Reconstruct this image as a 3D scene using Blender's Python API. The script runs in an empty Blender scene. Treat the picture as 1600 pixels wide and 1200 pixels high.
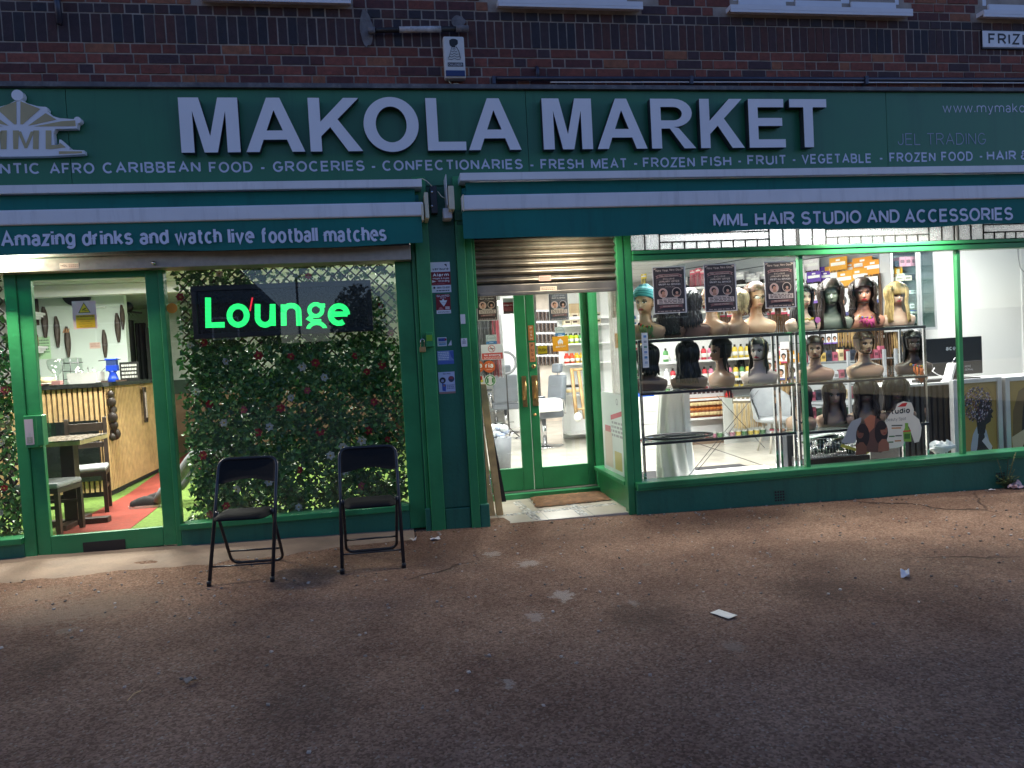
import bpy, bmesh, math, random
from mathutils import Vector, Matrix
R = math.radians
random.seed(7)
scene = bpy.context.scene
COL = scene.collection

# ------------------------------------------------------------------ camera
EYE = 1.44
CAMY = -6.4
FPX = 1150.0
YAW, PITCH, ROLL = 0.163144, -0.0373656, -0.0550361
def cam_axes():
    cy, sy, cp, sp, cr, sr = math.cos(YAW), math.sin(YAW), math.cos(PITCH), math.sin(PITCH), math.cos(ROLL), math.sin(ROLL)
    fw = Vector((sy*cp, cy*cp, sp)); rt = Vector((cy, -sy, 0)); up = rt.cross(fw)
    return rt*cr + up*sr, -rt*sr + up*cr, fw
CR, CU, CF = cam_axes()
CPOS = Vector((0, CAMY, EYE))
cd = bpy.data.cameras.new('camera'); cam = bpy.data.objects.new('camera', cd); COL.objects.link(cam)
m = Matrix((CR, CU, -CF)).transposed().to_4x4(); m.translation = CPOS; cam.matrix_world = m
cd.sensor_width = 36; cd.lens = 36*FPX/1600; cd.clip_start = .05; cd.clip_end = 500
scene.camera = cam

# ------------------------------------------------------------------ world: dusk sky
w = bpy.data.worlds.new('World'); scene.world = w; w.use_nodes = True
nt = w.node_tree; bg = nt.nodes['Background']
sky = nt.nodes.new('ShaderNodeTexSky'); sky.sky_type = 'NISHITA'; sky.sun_disc = False
SUN_EL, SUN_ROT = R(10.0), R(285)
sky.sun_elevation = SUN_EL; sky.sun_rotation = SUN_ROT; sky.ozone_density = 1.5; sky.dust_density = .3
tint = nt.nodes.new('ShaderNodeMix'); tint.data_type = 'RGBA'; tint.blend_type = 'MULTIPLY'; tint.inputs['Factor'].default_value = 1; tint.inputs[7].default_value = (.60, .65, 1.0, 1)   # camera white balance at dusk
nt.links.new(sky.outputs[0], tint.inputs[6]); nt.links.new(tint.outputs[2], bg.inputs[0]); bg.inputs[1].default_value = 0.11
sd = bpy.data.lights.new('sun', 'SUN'); sd.energy = 0.01; sd.angle = R(12); sd.color = (1, .85, .7)
so = bpy.data.objects.new('sun', sd); COL.objects.link(so)
so.rotation_euler = (R(80), 0, R(-105))
scene.view_settings.view_transform = 'Standard'; scene.view_settings.look = 'None'
scene.view_settings.exposure = 1.15; scene.view_settings.gamma = 1
scene.cycles.use_denoising = True
scene.cycles.max_bounces = 10; scene.cycles.diffuse_bounces = 4; scene.cycles.transparent_max_bounces = 32
scene.cycles.sample_clamp_indirect = 6
scene.cycles.caustics_reflective = False; scene.cycles.caustics_refractive = False

# ------------------------------------------------------------------ geometry helpers
def ray(px, py):
    return CF + CR*((px-800)/FPX) - CU*((py-600)/FPX)
def P(px, py, Y=0.0):
    d = ray(px, py); return CPOS + d*((Y-CAMY)/d.y)
def G(px, py, z=0.0):
    d = ray(px, py); return CPOS + d*((z-EYE)/d.z)
def ground_z(x, y):
    return 0.02 - 0.0187*(x+1.83) + 0.012*min(y, 0)
def GG(px, py):
    z = 0.0
    for _ in range(12):
        q = G(px, py, z); z = ground_z(q.x, q.y)
    return Vector((q.x, q.y, z))

LOC = {}                                  # world offset of each root or part
class MB:
    """collects faces and links them as ONE mesh object"""
    def __init__(s): s.v = []; s.f = []; s.m = []; s.c = []; s.mats = []; s.sm = []
    def mi(s, mat):
        if mat not in s.mats: s.mats.append(mat)
        return s.mats.index(mat)
    def add(s, vs, fs, mat, col=None, smooth=False):
        o = len(s.v); s.v += [tuple(p) for p in vs]; i = s.mi(mat)
        for f in fs: s.f.append([o+k for k in f]); s.m.append(i); s.c.append(col or (1, 1, 1)); s.sm.append(smooth)
    def box(s, a, b, mat, col=None):
        x0, x1 = sorted((a[0], b[0])); y0, y1 = sorted((a[1], b[1])); z0, z1 = sorted((a[2], b[2]))
        vs = [(x0,y0,z0),(x1,y0,z0),(x1,y1,z0),(x0,y1,z0),(x0,y0,z1),(x1,y0,z1),(x1,y1,z1),(x0,y1,z1)]
        s.add(vs, [(0,3,2,1),(4,5,6,7),(0,1,5,4),(1,2,6,5),(2,3,7,6),(3,0,4,7)], mat, col)
    def obox(s, c, ax, ay, az, mat, col=None):
        """oriented box: centre, three half axes"""
        c, ax, ay, az = map(Vector, (c, ax, ay, az))
        vs = [c+ax*i+ay*j+az*k for k in (-1,1) for (i,j) in ((-1,-1),(1,-1),(1,1),(-1,1))]
        s.add(vs, [(0,3,2,1),(4,5,6,7),(0,1,5,4),(1,2,6,5),(2,3,7,6),(3,0,4,7)], mat, col)
    def pbox(s, x0, y0, x1, y1, Y, Y2, mat, col=None):
        """box whose front face on plane Y spans the two points"""
        a = P(x0, y0, Y); b = P(x1, y1, Y)
        s.box((a.x, Y, a.z), (b.x, Y2, b.z), mat, col)
    def prism(s, pts, Y0, Y1, mat, col=None, cap2=True):
        """polygon given as (x, z), extruded from Y0 (front) to Y1"""
        n = len(pts)
        ar = sum(pts[i][0]*pts[(i+1) % n][1]-pts[(i+1) % n][0]*pts[i][1] for i in range(n))
        if ar < 0: pts = pts[::-1]
        vs = [(x, Y0, z) for x, z in pts]+[(x, Y1, z) for x, z in pts]
        fs = [tuple(range(n))]+[(i, n+i, n+(i+1) % n, (i+1) % n) for i in range(n)]
        if cap2: fs.append(tuple(range(2*n-1, n-1, -1)))
        s.add(vs, fs, mat, col)
    def tube(s, pts, r, mat, n=8, col=None, closed=False, cap=True, r2=None):
        pts = [Vector(p) for p in pts]; N = len(pts); rings = []; last = None
        for i, p in enumerate(pts):
            if closed: t = pts[(i+1) % N]-pts[i-1]
            else: t = pts[min(i+1, N-1)]-pts[max(i-1, 0)]
            t = t.normalized() if t.length > 1e-9 else Vector((0, 0, 1))
            if last is None:
                u = t.orthogonal().normalized()
            else:
                u = (last-t*last.dot(t)); u = u.normalized() if u.length > 1e-6 else t.orthogonal().normalized()
            last = u; v = t.cross(u)
            rr = r if r2 is None else r+(r2-r)*i/max(1, N-1)
            if isinstance(r, (list, tuple)): rr = r[i]
            rings.append([p+(u*math.cos(2*math.pi*k/n)+v*math.sin(2*math.pi*k/n))*rr for k in range(n)])
        vs = [q for g in rings for q in g]; fs = []
        for i in range(N if closed else N-1):
            j = (i+1) % N
            for k in range(n): fs.append((i*n+k, i*n+(k+1) % n, j*n+(k+1) % n, j*n+k))
        if cap and not closed: fs.append(tuple(range(n-1, -1, -1))); fs.append(tuple((N-1)*n+k for k in range(n)))
        s.add(vs, fs, mat, col, True)
    def lathe(s, prof, mat, c=(0, 0, 0), n=20, axis='z', col=None, smooth=True, sx=1, sy=1):
        c = Vector(c); vs = []
        for r, h in prof:
            for k in range(n):
                a = 2*math.pi*k/n; x, y = r*math.cos(a)*sx, r*math.sin(a)*sy
                q = Vector((x, y, h)) if axis == 'z' else (Vector((x, -h, y)) if axis == 'y' else Vector((h, x, y)))
                vs.append(c+q)
        fs = []
        for i in range(len(prof)-1):
            for k in range(n): fs.append((i*n+k, i*n+(k+1) % n, (i+1)*n+(k+1) % n, (i+1)*n+k))
        fs.append(tuple(range(n-1, -1, -1))); fs.append(tuple((len(prof)-1)*n+k for k in range(n)))
        s.add(vs, fs, mat, col, smooth)
    def sphere(s, c, rx, ry, rz, mat, n=12, col=None):
        c = Vector(c); h = max(6, n//2)
        prof = [(max(.02, math.sin(math.pi*i/h)), -math.cos(math.pi*i/h)) for i in range(h+1)]
        vs = [c+Vector((r*math.cos(2*math.pi*k/n)*rx, r*math.sin(2*math.pi*k/n)*ry, z*rz)) for r, z in prof for k in range(n)]
        fs = [(i*n+k, i*n+(k+1) % n, (i+1)*n+(k+1) % n, (i+1)*n+k) for i in range(h) for k in range(n)]
        fs += [tuple(range(n-1, -1, -1)), tuple(h*n+k for k in range(n))]
        s.add(vs, fs, mat, col, True)
    def build(s, name, parent=None, bev=0, local=False, loc=None):
        me = bpy.data.meshes.new(name)
        off = Vector((0, 0, 0))
        if parent is not None and not local: off = LOC.get(parent.name, Vector((0, 0, 0)))
        if loc is not None: off = Vector(loc)
        me.from_pydata([(x-off.x, y-off.y, z-off.z) for x, y, z in s.v], [], s.f)
        for mt in s.mats: me.materials.append(mt)
        me.polygons.foreach_set('material_index', s.m)
        me.polygons.foreach_set('use_smooth', s.sm)
        if any(c != (1, 1, 1) for c in s.c):
            at = me.color_attributes.new('Col', 'FLOAT_COLOR', 'CORNER'); buf = []
            for p, c in zip(me.polygons, s.c): buf += [c[0], c[1], c[2], 1.0]*p.loop_total
            at.data.foreach_set('color', buf)
        me.update()
        o = bpy.data.objects.new(name, me); COL.objects.link(o)
        if parent is not None:
            o.parent = parent; LOC[o.name] = LOC.get(parent.name, Vector((0, 0, 0)))
            if loc is not None: o.location = off-LOC[parent.name]; LOC[o.name] = off
        elif loc is not None: o.location = off; LOC[o.name] = off
        if bev:
            b = o.modifiers.new('b', 'BEVEL'); b.width = bev; b.segments = 2; b.limit_method = 'ANGLE'; b.angle_limit = R(40)
        return o
def tag(o, label=None, cat=None, group=None, kind=None):
    if label: o['label'] = label
    if cat: o['category'] = cat
    if group: o['group'] = group
    if kind: o['kind'] = kind
    return o
def thing(name, label, cat, loc=(0, 0, 0), rz=0, group=None):
    o = bpy.data.objects.new(name, None); COL.objects.link(o); o.location = loc; o.rotation_euler = (0, 0, rz)
    o.empty_display_size = .1
    LOC[o.name] = Vector(loc)
    return tag(o, label, cat, group)
def copy_tree(o, parent=None):
    c = o.copy(); COL.objects.link(c); c.parent = parent
    for ch in [q for q in bpy.data.objects if q.parent == o]: copy_tree(ch, c)
    return c
def dup(o, loc, rz=0, sc=None, label=None, group=None):
    c = copy_tree(o); c.location = loc; c.rotation_euler = (0, 0, rz)
    if sc: c.scale = (sc, sc, sc) if not isinstance(sc, tuple) else sc
    if label: c['label'] = label
    if group: c['group'] = group
    return c

# ------------------------------------------------------------------ materials
def srgb(*c):
    return tuple(((v/255)/12.92 if v/255 <= .04045 else ((v/255+.055)/1.055)**2.4) for v in c)
_mc = {}
def mat(name, col, rough=.5, metal=0.0, var=.12, scale=6.0, bump=0.0, bscale=60.0, attr=False, spec=None, dirt=0.0, dirtcol=(.03, .025, .02), coat=0, sheen=0, streak=False):
    if name in _mc: return _mc[name]
    M = bpy.data.materials.new(name); M.use_nodes = True; n = M.node_tree.nodes; l = M.node_tree.links
    b = n['Principled BSDF']; b.inputs['Roughness'].default_value = rough; b.inputs['Metallic'].default_value = metal
    if spec is not None: b.inputs['Specular IOR Level'].default_value = spec
    if coat: b.inputs['Coat Weight'].default_value = coat
    if sheen: b.inputs['Sheen Weight'].default_value = sheen
    tc = n.new('ShaderNodeTexCoord'); no = n.new('ShaderNodeTexNoise'); no.inputs['Scale'].default_value = scale; no.inputs['Detail'].default_value = 5
    l.new(tc.outputs['Object'], no.inputs['Vector'])
    mr = n.new('ShaderNodeMapRange'); mr.inputs['From Min'].default_value = .3; mr.inputs['From Max'].default_value = .7
    mr.inputs['To Min'].default_value = 1-var; mr.inputs['To Max'].default_value = 1+var; l.new(no.outputs['Fac'], mr.inputs['Value'])
    mx = n.new('ShaderNodeMix'); mx.data_type = 'RGBA'; mx.blend_type = 'MULTIPLY'; mx.inputs['Factor'].default_value = 1
    if attr:
        at = n.new('ShaderNodeAttribute'); at.attribute_name = 'Col'
        m2 = n.new('ShaderNodeMix'); m2.data_type = 'RGBA'; m2.blend_type = 'MULTIPLY'; m2.inputs['Factor'].default_value = 1
        m2.inputs[6].default_value = (*col, 1); l.new(at.outputs['Color'], m2.inputs[7]); l.new(m2.outputs[2], mx.inputs[6])
    else: mx.inputs[6].default_value = (*col, 1)
    l.new(mr.outputs[0], mx.inputs[7]); out = mx.outputs[2]
    if dirt:
        n2 = n.new('ShaderNodeTexNoise'); n2.inputs['Scale'].default_value = scale*.6; n2.inputs['Detail'].default_value = 9; n2.inputs['Roughness'].default_value = .7
        if streak:
            mp = n.new('ShaderNodeMapping'); mp.inputs['Scale'].default_value = (5, 5, .45); l.new(tc.outputs['Object'], mp.inputs['Vector']); l.new(mp.outputs[0], n2.inputs['Vector'])
        else: l.new(tc.outputs['Object'], n2.inputs['Vector'])
        m3 = n.new('ShaderNodeMapRange'); m3.inputs['From Min'].default_value = .52; m3.inputs['From Max'].default_value = .72; m3.inputs['To Max'].default_value = dirt
        l.new(n2.outputs['Fac'], m3.inputs['Value'])
        m4 = n.new('ShaderNodeMix'); m4.data_type = 'RGBA'; l.new(m3.outputs[0], m4.inputs['Factor']); l.new(out, m4.inputs[6]); m4.inputs[7].default_value = (*dirtcol, 1); out = m4.outputs[2]
    l.new(out, b.inputs['Base Color'])
    r2 = n.new('ShaderNodeMapRange'); r2.inputs['To Min'].default_value = max(0, rough-.1); r2.inputs['To Max'].default_value = min(1, rough+.12)
    l.new(no.outputs['Fac'], r2.inputs['Value']); l.new(r2.outputs[0], b.inputs['Roughness'])
    if bump:
        nb = n.new('ShaderNodeTexNoise'); nb.inputs['Scale'].default_value = bscale; nb.inputs['Detail'].default_value = 4; l.new(tc.outputs['Object'], nb.inputs['Vector'])
        bp = n.new('ShaderNodeBump'); bp.inputs['Strength'].default_value = bump; bp.inputs['Distance'].default_value = .01
        l.new(nb.outputs['Fac'], bp.inputs['Height']); l.new(bp.outputs[0], b.inputs['Normal'])
    _mc[name] = M; return M
def ink(col, rough=.45):
    """plain print or paint, colour as sRGB 0-255"""
    return mat('print_%d_%d_%d' % tuple(col), tuple(min(.85, v) for v in srgb(*col)), rough, var=.04)
def emit(name, col, s):
    if name in _mc: return _mc[name]
    M = bpy.data.materials.new(name); M.use_nodes = True; n = M.node_tree.nodes
    b = n['Principled BSDF']; b.inputs['Base Color'].default_value = (.1, .1, .1, 1); b.inputs['Emission Color'].default_value = (*col, 1); b.inputs['Emission Strength'].default_value = s
    _mc[name] = M; return M
def glass_mat(name, tint=(1, 1, 1), base=.045, rough=0.0):
    M = bpy.data.materials.new(name); M.use_nodes = True; n = M.node_tree.nodes; l = M.node_tree.links; n.remove(n['Principled BSDF'])
    out = n['Material Output']; tr = n.new('ShaderNodeBsdfTransparent'); tr.inputs[0].default_value = (*tint, 1)
    gl = n.new('ShaderNodeBsdfGlossy'); gl.inputs['Roughness'].default_value = rough
    lw = n.new('ShaderNodeLayerWeight'); lw.inputs[0].default_value = .5
    pw = n.new('ShaderNodeMath'); pw.operation = 'POWER'; pw.inputs[1].default_value = 5; l.new(lw.outputs['Facing'], pw.inputs[0])
    ma = n.new('ShaderNodeMath'); ma.operation = 'MULTIPLY_ADD'; ma.inputs[1].default_value = 1-base; ma.inputs[2].default_value = base; l.new(pw.outputs[0], ma.inputs[0])
    mx = n.new('ShaderNodeMixShader'); l.new(ma.outputs[0], mx.inputs[0]); l.new(tr.outputs[0], mx.inputs[1]); l.new(gl.outputs[0], mx.inputs[2]); l.new(mx.outputs[0], out.inputs[0])
    return M
GLASS = glass_mat('window_glass', (.97, .99, .98), .06)
SHELFGLASS = glass_mat('shelf_glass', (.90, .96, .94), .06)
GREEN = mat('green_gloss_paint', (.034, .24, .085), .32, var=.16, scale=3, bump=.16, bscale=25, dirt=.45, dirtcol=(.016, .07, .03), spec=.4)
DGREEN = mat('dark_green_wall_paint', (.022, .15, .085), .5, var=.14, scale=2.5, bump=.3, bscale=30, dirt=.5, dirtcol=(.012, .06, .04), streak=True)
FASCIA = mat('green_fascia_panel', (.026, .165, .08), .38, var=.10, scale=1.6, dirt=.6, dirtcol=(.013, .09, .05), streak=True)
FABRIC = mat('teal_awning_fabric', (.008, .165, .14), .8, var=.1, scale=2.5, bump=.12, bscale=220, dirt=.55, dirtcol=(.008, .10, .09), streak=True)
WHITE = mat('white_painted_metal', (.74, .74, .76), .35, var=.06, scale=3, dirt=.4, streak=True, dirtcol=(.35, .34, .36))
LETTER = mat('white_acrylic_letter', (.76, .76, .80), .4, var=.04, scale=1.5, dirt=.12, dirtcol=(.45, .45, .5))
RETURN = mat('dark_letter_return', (.02, .03, .035), .6)
CREAM = mat('cream_plastic', (.62, .58, .42), .5)
BLACK = mat('black_satin', (.012, .012, .014), .4)
BLACKM = mat('black_tube_metal', (.012, .013, .016), .3, spec=.6)
STEEL = mat('galvanised_steel', (.25, .225, .185), .42, .75, var=.2, scale=7, bump=.1, bscale=40, dirt=.35, dirtcol=(.1, .08, .06))
CHROME = mat('chrome', (.7, .7, .72), .12, 1.0, var=.05)
DARKM = mat('dark_bronze_metal', (.05, .05, .055), .45, .5)
PLASTER = mat('white_plaster', (.80, .81, .80), .8, var=.03, scale=2)
MINT = mat('pale_mint_plaster', (.66, .76, .70), .8, var=.04, scale=1.5)
LINT = mat('pale_ceiling_tile', (.62, .66, .60), .85, var=.04)
WHITEG = mat('white_laminate', (.80, .80, .80), .35, var=.03)
WOODL = mat('pale_slat_wood', (.55, .36, .17), .55, var=.2, scale=12)
WOODD = mat('dark_wood', (.035, .022, .016), .4, var=.25, scale=10)
PINE = mat('raw_pine', (.54, .35, .16), .6, var=.25, scale=9, bump=.1)
BRASS = mat('aged_brass', (.5, .3, .12), .35, .9, var=.35, scale=14)
RUST = mat('rusty_white_steel', (.55, .48, .38), .55, .2, var=.2, scale=9, dirt=.9, dirtcol=(.2, .09, .03))
GREYL = mat('grey_leatherette', (.17, .19, .22), .4, var=.1, bump=.08)
GREYF = mat('grey_fabric', (.30, .31, .32), .9, var=.12, scale=20)
BLKF = mat('black_vinyl_seat', (.008, .0075, .007), .75, var=.3, scale=8, bump=.1, bscale=90, spec=.25)
BACKP = mat('grey_slatwall_panel', (.36, .39, .42), .5, var=.05)
# ------------------------------------------------------------------ stroke lettering
def _arc(cx, cy, rx, ry, a0, a1, n=None):
    n = n or max(3, int(abs(a1-a0)/15))
    return [(cx+rx*math.cos(R(a0+(a1-a0)*i/n)), cy+ry*math.sin(R(a0+(a1-a0)*i/n))) for i in range(n+1)]
A_ = _arc
def L_(*p): return [tuple(p[i:i+2]) for i in range(0, len(p), 2)]
# glyph: (advance width of the skeleton box, strokes in a 0..1 box)
XH = .72
def bowl(cx=.5, x0=0): return A_(.5, .36, .5, .36, 0, 360)
GL = {
 'A': (.74, [L_(0,0,.5,1,1,0), L_(.19,.34,.81,.34)]),
 'B': (.62, [L_(0,0,0,1)+L_(.55,1)+A_(.55,.76,.38,.24,90,-90)[1:]+L_(0,.52), L_(.5,.52)+A_(.58,.26,.42,.26,90,-90)+L_(0,0)]),
 'C': (.72, [A_(.52,.5,.52,.5,48,312)]),
 'D': (.68, [L_(0,0,0,1,.45,1)+A_(.45,.5,.55,.5,90,-90)[1:]+L_(0,0)]),
 'E': (.58, [L_(1,1,0,1,0,0,1,0), L_(0,.52,.9,.52)]),
 'F': (.55, [L_(1,1,0,1,0,0), L_(0,.5,.85,.5)]),
 'G': (.74, [A_(.5,.5,.5,.5,45,335)+L_(.97,.44,.55,.44)]),
 'H': (.66, [L_(0,0,0,1), L_(1,0,1,1), L_(0,.52,1,.52)]),
 'I': (.0, [L_(.5,0,.5,1)]),
 'J': (.46, [L_(1,1,1,.3)+A_(.5,.3,.5,.3,0,-180)[1:]]),
 'K': (.68, [L_(0,0,0,1), L_(.95,1,.04,.42), L_(.32,.62,1,0)]),
 'L': (.52, [L_(0,1,0,0,1,0)]),
 'M': (.86, [L_(0,0,0,1), L_(0,1,.5,.08,1,1), L_(1,1,1,0)]),
 'N': (.66, [L_(0,0,0,1), L_(0,1,1,0), L_(1,0,1,1)]),
 'O': (.78, [A_(.5,.5,.5,.5,0,360)]),
 'P': (.60, [L_(0,0,0,1,.55,1)+A_(.55,.73,.45,.27,90,-90)[1:]+L_(0,.46)]),
 'Q': (.78, [A_(.5,.5,.5,.5,0,360), L_(.6,.25,1,-.05)]),
 'R': (.66, [L_(0,0,0,1,.55,1)+A_(.55,.74,.42,.26,90,-90)[1:]+L_(0,.48), L_(.5,.48,1,0)]),
 'S': (.62, [A_(.5,.75,.46,.25,25,255)+A_(.5,.26,.5,.26,75,-155)]),
 'T': (.62, [L_(0,1,1,1), L_(.5,1,.5,0)]),
 'U': (.66, [L_(0,1,0,.33)+A_(.5,.33,.5,.33,180,360)[1:]+L_(1,1)]),
 'V': (.70, [L_(0,1,.5,0,1,1)]),
 'W': (1.0, [L_(0,1,.25,0,.5,.95,.75,0,1,1)]),
 'X': (.68, [L_(0,0,1,1), L_(0,1,1,0)]),
 'Y': (.68, [L_(0,1,.5,.45,1,1), L_(.5,.45,.5,0)]),
 'Z': (.60, [L_(0,1,1,1,0,0,1,0)]),
 'a': (.46, [A_(.48,.52,.45,.2,160,0)+L_(.94,.0), A_(.47,.2,.47,.2,0,360)]),
 'b': (.50, [L_(0,1,0,0), A_(.5,.36,.5,.36,0,360)]),
 'c': (.48, [A_(.52,.36,.52,.36,50,310)]),
 'd': (.50, [L_(1,1,1,0), A_(.5,.36,.5,.36,0,360)]),
 'e': (.50, [L_(.02,.38,1,.38)+A_(.5,.36,.5,.36,3,310)[1:]]),
 'f': (.40, [A_(.8,.8,.45,.2,80,180)+L_(.35,0), L_(0,.70,.9,.70)]),
 'g': (.50, [L_(1,.72,1,-.05)+A_(.5,-.05,.5,.22,0,-150)[1:], A_(.5,.36,.5,.36,0,360)]),
 'h': (.48, [L_(0,1,0,0), L_(0,.42)+A_(.5,.42,.5,.3,180,0)+L_(1,0)]),
 'i': (.0, [L_(.5,0,.5,.72), L_(.5,.86,.5,1)]),
 'j': (.2, [L_(1,.72,1,-.1)+A_(.4,-.1,.6,.18,0,-90)[1:], L_(1,.86,1,1)]),
 'k': (.48, [L_(0,0,0,1), L_(.92,.72,.04,.26), L_(.35,.42,1,0)]),
 'l': (.0, [L_(.5,0,.5,1)]),
 'm': (.90, [L_(0,0,0,.72), L_(0,.46)+A_(.25,.46,.25,.26,180,0)+L_(.5,0), L_(.5,.46)+A_(.75,.46,.25,.26,180,0)+L_(1,0)]),
 'n': (.48, [L_(0,0,0,.72), L_(0,.42)+A_(.5,.42,.5,.3,180,0)+L_(1,0)]),
 'o': (.52, [A_(.5,.36,.5,.36,0,360)]),
 'p': (.50, [L_(0,.72,0,-.28), A_(.5,.36,.5,.36,0,360)]),
 'q': (.50, [L_(1,.72,1,-.28), A_(.5,.36,.5,.36,0,360)]),
 'r': (.30, [L_(0,0,0,.72), L_(0,.42)+A_(.75,.42,.75,.3,180,80)]),
 's': (.44, [A_(.5,.54,.45,.18,30,250)+A_(.5,.19,.5,.19,80,-155)]),
 't': (.38, [L_(.4,.95,.4,.2)+A_(.85,.2,.45,.2,180,280)[1:], L_(0,.70,.95,.70)]),
 'u': (.48, [L_(0,.72,0,.3)+A_(.5,.3,.5,.3,180,360)[1:], L_(1,.72,1,0)]),
 'v': (.48, [L_(0,.72,.5,0,1,.72)]),
 'w': (.84, [L_(0,.72,.25,0,.5,.7,.75,0,1,.72)]),
 'x': (.46, [L_(0,0,1,.72), L_(0,.72,1,0)]),
 'y': (.48, [L_(0,.72,.5,.02), L_(1,.72,.42,-.2,.1,-.26)]),
 'z': (.42, [L_(0,.72,1,.72,0,0,1,0)]),
 '0': (.52, [A_(.5,.5,.5,.5,0,360)]), '1': (.25, [L_(0,.78,.8,1,.8,0)]),
 '2': (.52, [A_(.5,.72,.48,.28,170,-30)+L_(0,0,1,0)]), '3': (.52, [A_(.45,.76,.45,.24,150,-90)+A_(.45,.26,.52,.26,90,-150)]),
 '4': (.55, [L_(.75,0,.75,1,0,.3,1,.3)]), '5': (.52, [L_(.9,1,.15,1,.05,.55)+A_(.45,.32,.55,.32,110,-150)]),
 '6': (.52, [A_(.5,.32,.5,.32,0,360), A_(.6,.4,.6,.6,90,190)]), '7': (.5, [L_(0,1,1,1,.35,0)]),
 '8': (.52, [A_(.5,.76,.42,.24,0,360), A_(.5,.26,.5,.26,0,360)]), '9': (.52, [A_(.5,.68,.5,.32,0,360), A_(.4,.6,.6,.6,10,-90)]),
 '-': (.32, [L_(0,.38,1,.38)]), '.': (.0, [L_(.5,0,.5,.14)]), ',': (.0, [L_(.5,.1,.5,-.12)]), '!': (.0, [L_(.5,.3,.5,1), L_(.5,0,.5,.14)]),
 '&': (.70, [L_(1,0,.2,.72)+A_(.45,.8,.25,.2,200,-20)+L_(.1,.35)+A_(.4,.25,.4,.25,160,340)+L_(.95,.5)]),
 '%': (.8, [A_(.2,.78,.2,.22,0,360), A_(.8,.22,.2,.22,0,360), L_(.15,0,.85,1)]), '/': (.4, [L_(0,0,1,1)]), ':': (.0, [L_(.5,.05,.5,.18), L_(.5,.55,.5,.68)]),
 "'": (.0, [L_(.5,.75,.5,1)]), '+': (.5, [L_(0,.4,1,.4), L_(.5,.1,.5,.7)]), '?': (.5, [A_(.5,.74,.48,.26,170,-60)+L_(.5,.3), L_(.5,0,.5,.14)]),
}
def glyph_run(s, t, gap):
    """strokes of a string in cap-height units, baseline at 0; returns (strokes, width)"""
    x = 0.0; out = []
    for ch in s:
        if ch == ' ': x += .34+gap*.5; continue
        wd, st = GL.get(ch, GL['o'])
        for q in st: out.append([(x+t/2+px*wd, t/2+py*(1-t)) for px, py in q])
        x += wd+t+gap
    return out, x-gap
def stroke_faces(q, t):
    n = len(q); closed = n > 2 and math.hypot(q[0][0]-q[-1][0], q[0][1]-q[-1][1]) < 1e-6
    if closed: q = q[:-1]; n -= 1
    L = []; Rr = []
    for i in range(n):
        a = q[i-1] if (i > 0 or closed) else None; b = q[i]; c = q[(i+1) % n] if (i < n-1 or closed) else None
        def nm(u, v):
            dx, dy = v[0]-u[0], v[1]-u[1]; d = math.hypot(dx, dy) or 1; return (-dy/d, dx/d)
        if a is None: nx, ny = nm(b, c); k = 1
        elif c is None: nx, ny = nm(a, b); k = 1
        else:
            n1 = nm(a, b); n2 = nm(b, c); nx, ny = n1[0]+n2[0], n1[1]+n2[1]; d = math.hypot(nx, ny)
            if d < .2: nx, ny = n1; k = 1
            else: nx /= d; ny /= d; k = min(2.0, 1/max(.3, nx*n1[0]+ny*n1[1]))
        L.append((b[0]+nx*k*t/2, b[1]+ny*k*t/2)); Rr.append((b[0]-nx*k*t/2, b[1]-ny*k*t/2))
    return L, Rr, closed
def text(mb, s, x0, x1, zb, cap, Y, mt, t=.14, gap=.12, dz=.0, depth=0.0, step=.00012):
    """writes s between x0 and x1 on plane Y, baseline zb rising by dz over the run"""
    st, wd = glyph_run(s, t, gap); sx = (x1-x0)/max(wd, .01)
    for j, q in enumerate(st):
        # keep stroke thickness even when the run is squeezed: build in real units
        q2 = [(x0+a*sx, zb+b*cap+dz*(a/max(wd, .01))) for a, b in q]
        tt = t*cap*(.5+.5*min(1.3, sx/cap))
        Lf, Rt, cl = stroke_faces(q2, tt); n = len(Lf); yy = Y-step*(j % 5)
        vs = [(a, yy, b) for a, b in Lf]+[(a, yy, b) for a, b in Rt]; fs = []
        for i in range(n if cl else n-1):
            k = (i+1) % n; fs.append((i, n+i, n+k, k))
        if depth:
            m_ = len(vs); vs += [(a, yy+depth, b) for a, b, in [(v[0], v[2]) for v in vs]]
            for i in range(n if cl else n-1):
                k = (i+1) % n; fs.append((i, k, m_+k, m_+i)); fs.append((n+k, n+i, m_+n+i, m_+n+k))
            if not cl: fs.append((0, m_, m_+n, n)); fs.append((n-1, 2*n-1, m_+2*n-1, m_+n-1))
        mb.add(vs, fs, mt)
def ptext(mb, s, a, b, capx, Y, mt, t=.14, gap=.12, **k):
    """text from baseline point a to baseline point b (photo points on plane Y), cap height in photo px"""
    A = P(a[0], a[1], Y); B = P(b[0], b[1], Y); C = P(a[0], a[1]-capx, Y)
    text(mb, s, A.x, B.x, (A.z+B.z)/2, C.z-A.z, Y, mt, t, gap, **k)
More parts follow.
